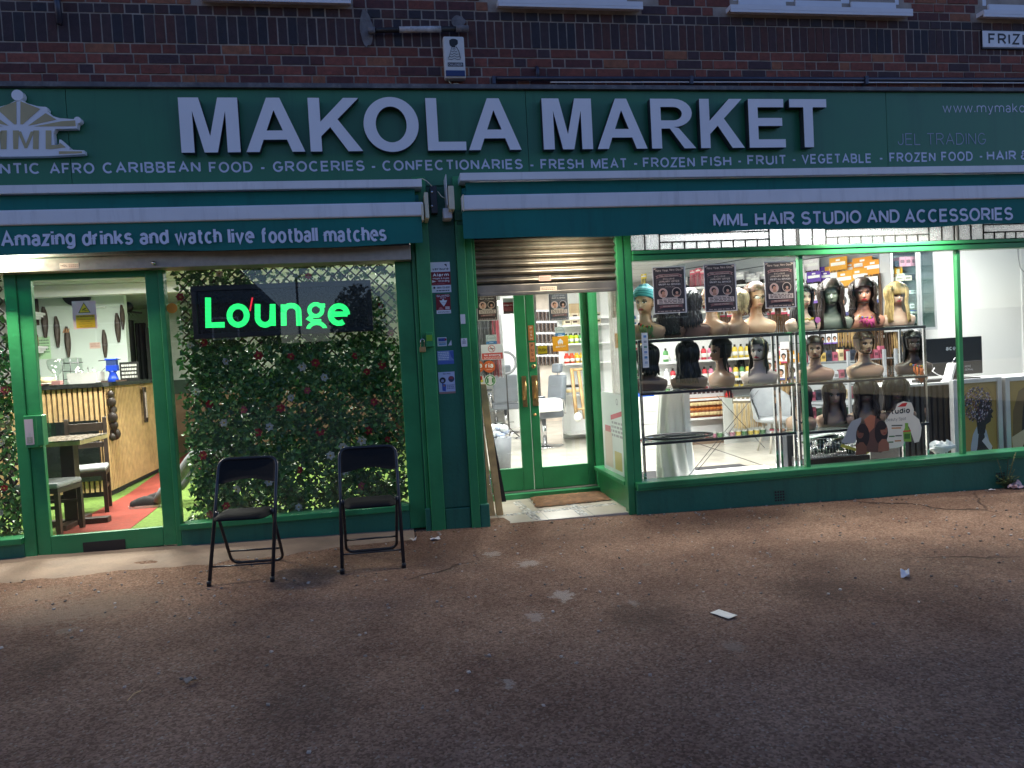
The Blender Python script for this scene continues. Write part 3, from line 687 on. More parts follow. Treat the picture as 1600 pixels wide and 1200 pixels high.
b.pbox(699.5, 97.5, 724, 104, -.1016, -.0995, K_); ptext(b, 'CHALLENGER', (701, 103), (722.5, 103), 4.2, -.1022, ink((190, 190, 195)), .16)
b.build('printing', t)
b = MB(); b.tube([P(701, 122, -.05), P(702, 128, -.06), P(706, 132, -.05), P(714, 130, -.05), P(721, 133, -.02)], .0035, CREAM, 6); b.build('cable', t)
t = thing('pipe', 'short stub of black conduit with peeling white sleeve above the alarm box', 'pipe', P(650, 47, -.03))
b = MB(); b.tube([P(577, 48, -.06), P(629, 46.5, -.06), P(731, 45, -.06)], .022, mat('black_pipe', (.015, .014, .014), .5, bump=.3, var=.3), 12); b.build('conduit', t)
b = MB(); b.tube([P(624, 46.5, -.06), P(689, 45.5, -.06)], .0255, mat('peeling_white_paint', (.5, .5, .52), .6, var=.2, scale=12, dirt=.9, dirtcol=(.05, .05, .05), bump=.5), 12); b.build('sleeve', t)
b = MB(); b.tube([P(575, 48, -.06), P(586, 48, -.06)], .028, PATCH, 12); b.tube([P(712, 45, -.06), P(732, 45, -.06)], .027, PATCH, 12); b.build('end_collar', t)
t = thing('pipe', 'long thin dark blue pipe running along the brick above the fascia', 'pipe', P(1150, 125, -.05))
PIPE = mat('dark_blue_pipe', (.045, .05, .075), .4, .3, var=.2)
b = MB(); b.tube([P(772, 122.5, -.05), P(1200, 123.5, -.05), P(1700, 125, -.05)], .019, PIPE, 10); b.tube([P(840, 123, -.05), P(840, 108, -.05), P(838, 105, .01)], .017, PIPE, 10); b.build('tube', t)
b = MB(); b.tube([P(860, 128.5, -.05), P(1200, 128.3, -.05), P(1700, 130, -.05)], .006, WHITE, 8); b.build('thin_cable', t)
for px_ in (772, 1081, 1355):
    b = MB(); b.pbox(px_-3, 118, px_+3, 131, -.075, -.01, PIPE); b.build('bracket', t, bev=.004)
t = thing('pipe', 'cut end of a narrow dark downpipe on the purple bricks', 'pipe', P(92, 10, -.05))
b = MB(); b.tube([P(86.5, -25, -.05), P(93.5, 38, -.05)], .023, PIPE, 12); b.build('tube', t)
t = thing('street_sign', 'white street name plate with black capitals on the brick wall', 'street sign', P(1570, 60, -.03))
b = MB(); a = P(1536, 73.5, -.03); c = P(1536, 47.5, -.03); b.box((a.x, -.03, a.z), (a.x+1.25, -.005, c.z), mat('enamel_white', (.72, .72, .74), .25)); b.build('plate', t, bev=.006)
b = MB(); b.box((a.x-.005, -.026, a.z-.012), (a.x+1.255, -.004, c.z+.006), BLACK); b.build('frame', t)
b = MB()
for s_, u0, u1 in (('FRIZ', 1544.5, 1594), ('LANDS', 1598, 1666)):
    A1 = P(u0, 69.5, -.0315); B1 = P(u1, 69.5, -.0315); text(b, s_, A1.x, B1.x, A.z-.002 if False else P(1544.5, 69, -.0315).z, .104, -.0315, ink((12, 12, 14)), .17, .2)
b.build('lettering', t)

# ------------------------------------------------------------------ pillar between the shops
GB = lambda x, y=0: ground_z(x, y)-.03
PT = 3.0
pil = thing('pillar', 'dark green painted pillar with raised edge strips between the two shopfronts', 'pillar', (.47, 0, -.03))
b = MB(); b.box((.235, -.02, -.1), (.775, .35, PT), DGREEN); b.build('core', pil)
b = MB(); b.box((.395, -.045, .16), (.62, -.02, PT), DGREEN); b.build('board', pil, bev=.003)
for xa_, xc_, y_ in ((.24, .275, -.035), (.275, .395, -.085), (.62, .70, -.085), (.70, .765, -.04)):
    b = MB(); b.box((xa_+.001, y_, .0 if y_ > -.06 else -.06), (xc_-.001, -.0195, PT), GREEN); b.build('strip', pil, bev=.006)
b = MB(); b.box((.225, -.075, -.1), (.2745, -.0355, .175), DGREEN); b.box((.3955, -.062, -.1), (.6195, -.0455, .155), DGREEN); b.box((.7005, -.085, -.1), (.782, .3, .17), DGREEN); b.build('plinth', pil, bev=.008)
b = MB(); b.box((.62, -.11, 2.62), (.95, .02, 2.71), DGREEN); b.box((.64, -.09, 2.585), (.95, .02, 2.62), DGREEN); b.build('capital', pil, bev=.006)
# cracked tile bit behind the awning motor
t = thing('lock_box', 'small green lock box with a lime sticker on the pillar', 'lock box', P(671, 530, -.1))
b = MB(); b.pbox(665.5, 520, 678, 541.5, -.135, -.0855, GREEN); b.build('casing', t, bev=.004)
b = MB(); b.pbox(665.8, 523.5, 675.8, 532.5, -.1365, -.1352, ink((110, 165, 40))); b.build('sticker', t)
t = thing('padlock', 'brass padlock hanging on a long steel shackle beside the lock box', 'padlock', P(660, 545, -.1))
b = MB(); b.pbox(655.5, 542, 665.5, 550, -.125, -.09, BRASS); b.build('body', t, bev=.004)
b = MB(); b.tube([P(657.3, 543, -.108), P(657.3, 533, -.108)]+[P(660.2-2.9*math.cos(R(a_)), 533-3.2*math.sin(R(a_)), -.108) for a_ in range(20, 180, 20)]+[P(663.1, 533, -.108), P(663.1, 543, -.108)], .0045, CHROME, 8); b.build('shackle', t)
b = MB(); b.pbox(657, 520, 660.3, 534, -.104, -.09, GREEN); b.build('hasp', t)
W3 = (226, 226, 232)
p = Pad.px(673, 409.5, 704, 457, -.0475, base=W3)
p.rect(0, .24, 1, .68, (128, 22, 34)); p.text('verisure', .1, .92, .735, .085, (40, 40, 50)); p.poly([(.70,.93),(.84,.84),(.83,.93)], (40, 40, 50))
p.text('Alarm', .1, .92, .525, .11, (245, 240, 240), .2); p.text('Images & Audio', .1, .92, .44, .055, (245, 235, 235), .2); p.text('recording', .36, .92, .345, .075, (245, 235, 235)); p.poly([(.06,.33),(.06,.41),(.27,.37)], (240, 230, 230))
p.text('24/7 ALARM RESPONSE', .06, .7, .265, .03, (220, 130, 130)); p.text('0800 123 8091', .28, .93, .13, .06, (40, 40, 60)); p.disc(.15, .16, .035, (40, 40, 60)); p.lines(.25, .9, .03, .09, 1, (80, 80, 95))
p.build('alarm_sticker', 'white and crimson alarm warning plate, topmost on the pillar', 'sign')
p = Pad.px(681.5, 459.5, 704, 490, -.0475, base=(132, 24, 30))
p.text('GUARD', .06, .95, .86, .1, W3, .18); p.lines(.3, .7, .78, .83, 1, W3); p.poly([(.24,.68),(.78,.68),(.7,.56),(.32,.56)], W3); p.poly([(.32,.55),(.7,.55),(.52,.36)], W3); p.disc(.5, .7, .05, W3); p.disc(.3, .24, .10, (190, 110, 110)); p.rect(.12, .14, .5, .24, (190, 110, 110)); p.rect(.62, .22, .92, .36, (205, 190, 190)); p.rect(0, 0, 1, .18, W3); p.lines(.1, .9, .04, .12, 2, (90, 90, 100))
p.build('guard_sticker', 'small crimson guard sticker with helmeted figure under the alarm plate', 'sticker')
p = Pad.px(683.5, 527, 698, 541, -.0475, base=(215, 220, 230)); p.rect(.1, .55, .9, .9, (60, 80, 150)); p.rect(.8, .62, .98, .85, (180, 40, 50)); p.rect(.12, .15, .9, .3, (90, 150, 190)); p.lines(.1, .9, .32, .5, 2, (90, 95, 110)); p.mb.prism([((lambda q: (q.x, q.z))(P(*k, -.0477))) for k in ((700, 540), (706, 539.5), (705, 531))], -.0477, -.0465, ink((215, 220, 230)))
p.build('torn_sticker', 'torn white and blue sticker with a loose corner on the pillar', 'sticker')
p = Pad.px(683.5, 548, 709, 569, -.0475, base=(120, 145, 200)); p.rect(0, 0, 1, .25, (80, 110, 185)); p.lines(.06, .7, .3, .95, 5, (225, 230, 240)); p.poly([(.75,.95),(1,.95),(1,.3),(.85,.5)], (70, 100, 175)); p.build('blue_sticker', 'pale blue printed sticker between the torn sticker and the flyer', 'sticker')
p = Pad.px(685.5, 581, 711, 615, -.0475, base=(190, 200, 225)); p.text('New menu', .3, .75, .88, .07, (40, 50, 90)); p.disc(.25, .62, .14, (30, 32, 45)); p.disc(.24, .6, .07, (150, 160, 190)); p.disc(.78, .66, .14, (60, 66, 90)); p.rect(.66, .66, .9, .78, (150, 70, 80)); p.poly([(.2,.5),(.45,.42),(.4,.1),(.2,.15)], (60, 90, 170)); p.disc(.33, .38, .05, (160, 120, 100)); p.lines(.5, .95, .2, .42, 3, (120, 130, 160)); p.rect(0, 0, 1, .09, (165, 130, 120)); p.build('flyer', 'pale flyer with round photos, lowest paper on the pillar', 'flyer')
p = Pad.px(719.5, 491, 727, 506, -.0875, base=(200, 205, 215)); p.build('paper_scrap', 'small blank white paper scrap on the right pillar strip', 'sticker')
p = Pad.px(720.5, 528.5, 730, 541.5, -.0875, base=(205, 210, 220)); p.lines(.2, .8, .3, .75, 3, (120, 125, 140)); p.disc(.5, .85, .06, (60, 70, 80)); p.build('price_tag', 'white hang tag sticker with printed lines on the pillar edge', 'sticker')

# ------------------------------------------------------------------ lounge shopfront
FZ = 2.36
ls = thing('lounge_shopfront', 'bright green glazed lounge shopfront with door and ivy filled windows', 'shopfront', (-1.3, 0, 0))
def fbox(par, nm, a, c, mt=None, bev=.005):
    b = MB(); b.box(a, c, mt or GREEN); return b.build(nm, par, bev=bev)
fbox(ls, 'jamb', (-2.955, -.01, GB(-2.9)), (-2.868, .09, FZ)); fbox(ls, 'jamb', (-1.812, -.012, GB(-1.8)), (-1.772, .09, FZ)); fbox(ls, 'jamb', (.094, -.008, .0), (.233, .09, FZ))
for xa_, xc_ in ((-5.2, -2.956), (-1.771, .093)):
    fbox(ls, 'sill', (xa_, -.055, .168), (xc_, .1, .215)); fbox(ls, 'stall_riser', (xa_, -.012, -.15), (xc_, .1, .167), DGREEN)
    b = MB(); b.box((xa_+.002, .04, .216), (xc_-.002, .046, FZ), GLASS); b.build('pane', ls)
dr = thing('shop_door', 'green framed glass lounge door with letterbox and PUSH plate', 'door', (-2.34, 0, .04))
DT = 2.34
b = MB(); b.box((-2.866, .005, .045), (-2.766, .055, DT), GREEN); b.box((-1.915, .005, .045), (-1.814, .055, DT), GREEN); b.box((-2.7655, .0052, .045), (-1.9155, .0548, .20), GREEN); b.box((-2.7655, .0052, DT-.09), (-1.9155, .0548, DT), GREEN); b.build('frame', dr, bev=.005)
b = MB(); b.box((-2.764, .028, .201), (-1.916, .034, DT-.09), GLASS); b.build('pane', dr)
b = MB(); b.pbox(129, 848, 196.5, 858.5, -.0, .004, BLACK); b.build('letterbox', dr, bev=.002)
b = MB(); a = P(36, 650, -.04); c = P(63, 699, -.04); b.box((a.x, -.045, c.z), (c.x, .003, a.z), GREEN); a = P(56, 649, -.07); c = P(70, 696, -.07); b.box((a.x, -.085, c.z), (c.x, .003, a.z), GREEN); hn = b.build('handle', dr, bev=.006)
p = Pad.px(39, 655, 52.5, 695, -.0465, base=(196, 182, 186)); p.rect(.15, .05, .85, .3, (150, 150, 140)); 
for i_, ch in enumerate('PUSH'): p.text(ch, .4, .62, .72-.17*i_ if False else .38-.1*i_+.0, .07, (170, 190, 170))
p.build('push_plate', parent=hn)
b = MB(); q = P(34.5, 611, 0); b.pbox(31, 604, 38, 618, -.004, .004, CHROME); b.lathe([(.010, 0), (.010, .006)], BLACK, (q.x, -.003, q.z), 14, 'y'); b.build('lock', dr, bev=.003)
# CCTV sticker on the door glass
YG = .026
p = Pad.px(113.5, 470, 151, 514, YG, base=(235, 205, 190))
p.rect(.12, .04, .92, .5, (232, 190, 30)); p.poly([(.5,.95),(.24,.57),(.76,.57)], (20, 20, 15)); p.poly([(.5,.91),(.285,.59),(.715,.59)], (238, 200, 40)); p.poly([(.4,.68),(.56,.76),(.58,.72),(.42,.65)], (20, 20, 15)); p.lines(.5, .66, .63, .67, 1, (60, 50, 20))
p.text('WARNING', .15, .88, .42, .06, (90, 60, 10), .2); p.text('These premises', .2, .84, .325, .035, (120, 85, 15)); p.text('are under', .3, .74, .245, .035, (120, 85, 15)); p.text('24 Hour CCTV', .24, .8, .165, .035, (120, 85, 15)); p.text('surveillance', .27, .78, .085, .035, (120, 85, 15))
p.build('warning_poster', 'yellow CCTV warning notice with triangle stuck on the lounge door glass', 'poster')
b = MB(); q = P(268.5, 481.5, .036); b.prism([(q.x+.042*math.cos(R(a_)), q.z+.042*math.sin(R(a_))) for a_ in range(0, 360, 12)], .036, .0385, mat('orange_vinyl', (.75, .27, .015), .5)); tag(b.build('sticker', loc=q), 'plain round orange sticker on the window glass beside the lounge door', 'sticker')
# roller grille housing above
h = thing('shutter_housing', 'long beige metal roller grille housing across the top of the lounge front', 'shutter housing', (-1.5, -.1, 2.35))
ALU = mat('beige_grey_aluminium', (.40, .345, .29), .42, .5, var=.12, scale=20, bump=.06, bscale=300)
b = MB(); b.box((-5.2, -.13, 2.30), (.232, .1, 2.415), ALU); b.box((-5.2, -.135, 2.405), (.232, -.125, 2.42), ALU); b.build('box', h, bev=.003)
b = MB(); PF = mat('perforated_steel', (.12, .12, .11), .5, .6, var=.5, scale=260); b.box((-5.2, -.02, 2.4205), (.232, .0, 2.9), PF); b.build('perforated_strip', h)
p = Pad.px(93, 411, 123, 419.5, -.1312, base=(225, 200, 180)); p.text('HGL', .06, .42, .35, .4, (120, 95, 85)); p.lines(.48, .95, .2, .8, 2, (190, 150, 130)); p.build('maker_label', parent=h)
b = MB(); q = P(241, 411.5, -.135); b.lathe([(.016, 0), (.018, .02), (.013, .035), (.006, .045)], CHROME, (q.x, -.13, q.z), 12, 'y'); b.build('knob', h)

# ------------------------------------------------------------------ hair shop: recessed doorway
YD = 1.15
hs = thing('hair_shopfront', 'green timber shop window frame with low panelled riser and air bricks', 'shopfront', (3.9, 0, -.1))
fbox(hs, 'corner_post', (2.062, -.022, -.12), (2.125, .07, 2.62)); fbox(hs, 'corner_post', (2.126, -.014, .0), (2.205, .07, 2.62))
b = MB(); b.box((2.206, -.03, 2.235), (XB, .07, 2.29), GREEN); b.box((2.206, -.045, 2.291), (XB, .07, 2.325), GREEN); b.build('header', hs, bev=.006)
for xm in (3.86, 5.53): fbox(hs, 'mullion', (xm-.02, .0, .235), (xm+.02, .05, 2.234), bev=.004)
b = MB(); b.box((2.13, -.09, .185), (XB, .12, .237), GREEN); b.box((2.135, -.08, .165), (XB, .1, .184), GREEN); b.build('sill', hs, bev=.006)
fbox(hs, 'stall_riser', (2.127, -.05, -.4), (XB, .1, .164), DGREEN, .003)
for a, c in ((2.206, 3.839), (3.881, 5.509), (5.551, XB)):
    b = MB(); b.box((a, .02, .238), (c, .026, 2.234), GLASS); b.build('pane', hs)
for px_, py_ in ((1218, 775), (1563, 746)):
    b = MB(); q = P(px_, py_, -.052); b.box((q.x-.055, -.053, q.z-.06), (q.x+.055, -.049, q.z+.06), DGREEN)
    for i in range(4):
        for j in range(4): b.box((q.x-.048+i*.026, -.0545, q.z-.048+j*.026), (q.x-.03+i*.026, -.052, q.z-.03+j*.026), BLACK)
    b.build('air_brick', hs)
# leaded transom lights
LEAD = mat('lead_came', (.03, .03, .03), .5, .4)
OBS = mat('obscured_white_glass', (.55, .56, .57), .35, bump=.5, bscale=120)
def obscured():
    M = bpy.data.materials.new('obscured_glass'); M.use_nodes = True; n = M.node_tree.nodes; l = M.node_tree.links; n.remove(n['Principled BSDF'])
    d = n.new('ShaderNodeBsdfTranslucent'); d.inputs[0].default_value = (.72, .74, .76, 1); g = n.new('ShaderNodeBsdfDiffuse'); g.inputs[0].default_value = (.33, .33, .34, 1)
    mx = n.new('ShaderNodeMixShader'); mx.inputs[0].default_value = .35; l.new(d.outputs[0], mx.inputs[1]); l.new(g.outputs[0], mx.inputs[2]); l.new(mx.outputs[0], n['Material Output'].inputs[0])
    tc = n.new('ShaderNodeTexCoord'); vo = n.new('ShaderNodeTexVoronoi'); vo.inputs['Scale'].default_value = 60; l.new(tc.outputs['Object'], vo.inputs['Vector'])
    bp = n.new('ShaderNodeBump'); bp.inputs['Strength'].default_value = .8; bp.inputs['Distance'].default_value = .02; l.new(vo.outputs['Distance'], bp.inputs['Height']); l.new(bp.outputs[0], d.inputs['Normal']); l.new(bp.outputs[0], g.inputs['Normal'])
    return M
OBG = obscured()
tz0, tz1 = 2.326, 2.60
for a, c in ((2.206, 3.84), (3.86, 5.51), (5.55, 7.2)):
    tl = MB(); tl.box((a+.012, .02, tz0+.004), (c-.012, .028, tz1), OBG); o = tl.build('transom_light', hs)
    ld = MB(); zl = tz0+.075
    def came(x0, z0, x1, z1): ld.box((x0-.005, .012, z0-.005), (x1+.005, .034, z1+.005), LEAD)
    came(a, tz0+.006, c, tz0+.006); came(a+.28, zl, c-.28, zl)
    for xx in (a+.0, a+.14, a+.28, c-.28, c-.14, c): came(xx, tz0+.01, xx, tz1)
    n_ = 9
    for i in range(1, n_): xx = a+.28+(c-a-.56)*i/n_; came(xx, tz0+.01, xx, zl)
    came(a+.28, zl+.075, c-.28, zl+.075)
    ld.build('leading', o)
# side return of the recess: sill, low panel, glass
fbox(hs, 'return_riser', (2.10, .0715, -.1), (2.16, YD-.06, .20), GREEN); fbox(hs, 'return_sill', (2.055, .0712, .201), (2.18, YD-.061, .24), GREEN)
b = MB(); b.box((2.125, .072, .241), (2.131, YD-.062, 2.5), GLASS); b.build('pane', hs)
# recess floor, step, soffit
TILE = None
def tile_mat(name, c1, c2, s, gw, grout, rough=.35, off=0):
    M = bpy.data.materials.new(name); M.use_nodes = True; n = M.node_tree.nodes; l = M.node_tree.links; b_ = n['Principled BSDF']; b_.inputs['Roughness'].default_value = rough
    tc = n.new('ShaderNodeTexCoord'); br = n.new('ShaderNodeTexBrick'); br.offset = off; br.inputs['Color1'].default_value = (*c1, 1); br.inputs['Color2'].default_value = (*c2, 1); br.inputs['Mortar'].default_value = (*grout, 1)
    br.inputs['Scale'].default_value = 1; br.inputs['Brick Width'].default_value = s; br.inputs['Row Height'].default_value = s; br.inputs['Mortar Size'].default_value = gw; br.inputs['Mortar Smooth'].default_value = .1
    l.new(tc.outputs['Object'], br.inputs['Vector'])
    no = n.new('ShaderNodeTexNoise'); no.inputs['Scale'].default_value = 3; no.inputs['Detail'].default_value = 8; l.new(tc.outputs['Object'], no.inputs['Vector'])
    mr = n.new('ShaderNodeMapRange'); mr.inputs[1].default_value = .3; mr.inputs[2].default_value = .7; mr.inputs[3].default_value = .82; mr.inputs[4].default_value = 1.08; l.new(no.outputs['Fac'], mr.inputs[0])
    mx = n.new('ShaderNodeMix'); mx.data_type = 'RGBA'; mx.blend_type = 'MULTIPLY'; mx.inputs[0].default_value = 1; l.new(br.outputs['Color'], mx.inputs[6]); l.new(mr.outputs[0], mx.inputs[7]); l.new(mx.outputs[2], b_.inputs['Base Color'])
    return M
b = MB(); b.box((.76, -.0, -.3), (2.10, 1.05, -.033), tile_mat('porch_tiles', (.52, .45, .36), (.46, .39, .31), .42, .006, (.3, .26, .22)))
struct(b.build('porch_floor', loc=(.9, .03, -.033)))
b = MB(); MOS = [(.70, .69, .66), (.5, .5, .48), (.32, .31, .29), (.62, .60, .56)]; MT = mat('mosaic_chips', (1, 1, 1), .4, attr=True)
def mosaic(x0, y0, x1, y1):
    L = math.hypot(x1-x0, y1-y0); n = int(L/.036); ux, uy = (x1-x0)/L, (y1-y0)/L
    for i in range(n):
        for j in (-1, 0, 1):
            if random.random() < .12: continue
            cx, cy = x0+ux*.036*(i+.5)-uy*.03*j, y0+uy*.036*(i+.5)+ux*.03*j
            s = random.uniform(.009, .015); a = math.atan2(uy, ux)+random.uniform(-.2, .2)
            b.obox((cx, cy, -.0325), (s*math.cos(a), s*math.sin(a), 0), (-s*.8*math.sin(a), s*.8*math.cos(a), 0), (0, 0, .003), MT, random.choice(MOS))
mosaic(.95, .34, 2.08, .40); mosaic(1.22, .03, 1.18, .95); mosaic(1.66, .03, 1.66, .60)
struct(b.build('porch_mosaic'))
b = MB(); b.box((.76, 1.03, -.2), (2.2, 1.35, .022), GREEN); b.box((.8, 1.10, .022), (2.2, 1.2, .03), STEEL); struct(b.build('door_step', bev=.005))
b = MB(); b.box((.7, .09, 2.5), (2.2, 1.3, 2.58), PLASTER); struct(b.build('porch_ceiling'))
# double doors
dd = thing('double_door', 'pair of green timber shop doors with tall glass, brass pulls and PUSH plates', 'door', (1.5, YD, .03))
xl = P(753, 700, YD).x; xm = P(831, 700, YD).x; xr = P(936, 700, YD).x
ZT = 2.42; ZB = .034
g1 = P(838, 480, YD); g2 = P(908, 480, YD)
lx0 = P(747, 600, YD).x; 
def leaf(a, c, ga, gc, zb, mt=GREEN):
    b = MB(); y0, y1 = YD, YD+.05
    b.box((a, y0, ZB), (ga, y1, ZT), mt); b.box((gc, y0, ZB), (c, y1, ZT), mt); b.box((ga+.0004, y0+.0005, ZB), (gc-.0004, y1, zb), mt); b.box((ga+.0004, y0+.0005, ZT-.06), (gc-.0004, y1, ZT), mt)
    o = b.build('door_leaf', dd, bev=.006)
    b = MB(); b.box((ga, y0+.022, zb), (gc, y0+.028, ZT-.06), GLASS); b.build('pane', o); return o
X_ = lambda px, py: P(px, py, YD).x
zb_ = P(800, 733, YD).z
LL = leaf(X_(748, 600), X_(820, 480), X_(751, 600), X_(803, 480), P(790, 733, YD).z)
RL = leaf(X_(821, 480), X_(915, 500)+.02, X_(839.5, 580), X_(912, 580), P(870, 728, YD).z)
fbox(dd, 'door_post', (X_(915, 500)+.022, YD-.03, .0305), (2.19, YD+.06, 2.5)); fbox(dd, 'door_post', (.70, YD-.02, .0305), (X_(748, 600)-.002, YD+.06, 2.5))
fbox(dd, 'door_head', (.72, YD-.02, ZT+.004), (2.19, YD+.06, 2.5))
def handle(par, px0, py0, px1, py1):
    b = MB(); b.pbox(px0, py0, px1, py1, YD-.006, YD+.001, BRASS); o = b.build('handle', par, bev=.002)
    cx = (px0+px1)/2; b = MB(); b.tube([P(cx, py0+7, YD-.005), P(cx+1, py0+9, YD-.05), P(cx+2, (py0+py1)/2, YD-.055), P(cx+1, py1-12, YD-.05), P(cx, py1-10, YD-.005)], .009, BRASS, 8); b.build('grip', o)
handle(LL, 815, 588, 824.5, 635.5); handle(RL, 830.5, 587, 842.5, 634)
def pplate(px0, py0, px1, py1, base, tc_, vertical=True, t='PUSH'):
    p = Pad.px(px0, py0, px1, py1, YD-.003, base=base, thick=.0025)
    if vertical:
        for i, ch in enumerate(t): p.text(ch, .3, .7, .77-.235*i, .14, tc_, .16)
    else: p.text(t, .12, .88, .32, .34, tc_, .14)
    p.build('push_plate', parent=RL)
pplate(825.5, 508.5, 834, 532, (196, 120, 60), (240, 225, 200)); pplate(827.5, 535, 836, 565.5, (205, 130, 85), (60, 35, 25))
b = MB(); q = P(833.5, 572.5, YD); b.lathe([(.022, 0), (.022, .008), (.014, .012)], BRASS, (q.x, YD, q.z), 16, 'y'); b.pbox(832.8, 570.5, 834.4, 574.5, YD-.0135, YD-.011, BLACK); q = P(836, 648, YD); b.lathe([(.016, 0), (.016, .006)], BRASS, (q.x, YD, q.z), 14, 'y'); b.build('lock', RL)
YS = YD+.0195
p = Pad.px(840.5, 540.5, 855, 554.5, YS, base=(190, 165, 10)); p.rect(0, 0, 1, .14, (25, 22, 8)); p.text('PUSH', .1, .9, .38, .36, (45, 38, 10)); p.build('push_sign', 'small yellow PUSH sign on the glass beside the orange house sticker', 'sign')
p = Pad.px(863.5, 525.5, 888, 549, YS, base=(240, 165, 30)); p.poly([(.5,.86),(.32,.66),(.35,.52),(.65,.52),(.68,.66)], (250, 245, 235)); p.rect(.36, .46, .64, .6, (250, 245, 235)); p.rect(.43, .46, .49, .56, (240, 165, 30)); p.rect(.53, .46, .59, .56, (240, 165, 30)); p.text('JUST EAT', .18, .82, .26, .12, (250, 240, 215), .2); p.rect(0, 0, 1, .07, (225, 140, 20)); p.build('takeaway_sticker', 'orange square sticker with white house symbol on the right door glass', 'sticker')
def badge(px0, py0, px1, py1, lab):
    p = Pad.px(px0, py0, px1, py1, YS, base=(200, 212, 205)); p.rect(0, 0, 1, .3, (60, 130, 180)); p.ring(.5, .5, .47, .5, (90, 110, 110)); p.text('LICENSED', .14, .86, .55, .14, (120, 140, 135)); p.lines(.3, .7, .08, .2, 1, (220, 230, 240)); p.build('badge_sticker', lab, 'sticker')
badge(867.5, 511, 882.5, 524.5, 'grey and blue badge sticker just above the orange house sticker'); badge(759.5, 523, 776, 537.5, 'grey and blue badge sticker just above the no smoking notice')
p = Pad.px(752, 538, 786, 562, YS, base=(228, 226, 222)); p.rect(.02, .03, .98, .44, (205, 75, 60)); p.ring(.48, .72, .2, .235, (190, 50, 45)); p.poly([(.40,.86),(.43,.88),(.57,.58),(.54,.56)], (190, 50, 45)); p.rect(.36, .7, .6, .74, (60, 55, 55)); p.text('No smoking.', .12, .9, .25, .12, (250, 240, 238), .2); p.lines(.1, .9, .06, .2, 2, (235, 190, 180)); p.build('no_smoking_sign', 'white and red no smoking notice on the left door glass', 'sign')
def disc_sticker(px_, py_, r_, base, lab, draw):
    q = P(px_, py_, YS); rr = r_*.0064; p = Pad.__new__(Pad); p.mb = MB(); p.x0, p.z0, p.W, p.H, p.Y, p.k = q.x-rr, q.z-rr, 2*rr, 2*rr, YS, 0
    p.mb.prism([(q.x+rr*math.cos(R(a_)), q.z+rr*math.sin(R(a_))) for a_ in range(0, 360, 12)], YS, YS+.001, ink(base)); draw(p); p.build('round_sticker', lab, 'sticker')
def _ria(p): p.text('ria', .18, .84, .4, .42, (250, 235, 225), .2); p.lines(.25, .75, .22, .3, 1, (240, 190, 160))
disc_sticker(747, 573, 9.8, (205, 95, 35), 'round orange money transfer sticker partly hidden by the door edge', _ria); disc_sticker(764.5, 573, 9.8, (205, 95, 35), 'round orange money transfer sticker right under the no smoking notice', _ria)
def _fl(p): p.rect(.1, .5, .9, .85, (190, 50, 35)); p.rect(.04, .3, .96, .5, (220, 200, 60)); p.disc(.5, .48, .1, (40, 40, 20))
disc_sticker(747, 594, 9, (225, 220, 200), 'round red and yellow flag sticker in the left door corner', _fl)
def _gn(p): p.ring(.5, .5, .36, .46, (60, 130, 60)); p.rect(.42, .1, .58, .9, (225, 220, 210)); p.rect(.2, .3, .36, .7, (60, 130, 60)); p.rect(.64, .3, .8, .7, (60, 130, 60))
disc_sticker(766, 594.5, 9.5, (225, 220, 210), 'round white and green flag sticker on the left door glass', _gn)
p = Pad.px(786, 466, 802, 490.5, YS, base=(120, 30, 35)); p.rect(0, .75, 1, 1, (170, 178, 175)); p.text('Alarm', .1, .9, .5, .12, (235, 215, 215)); p.lines(.1, .9, .2, .42, 3, (190, 120, 120)); p.rect(0, 0, 1, .16, (90, 80, 80)); p.build('alarm_sticker', 'grey and crimson alarm sticker high on the left door glass', 'sticker')
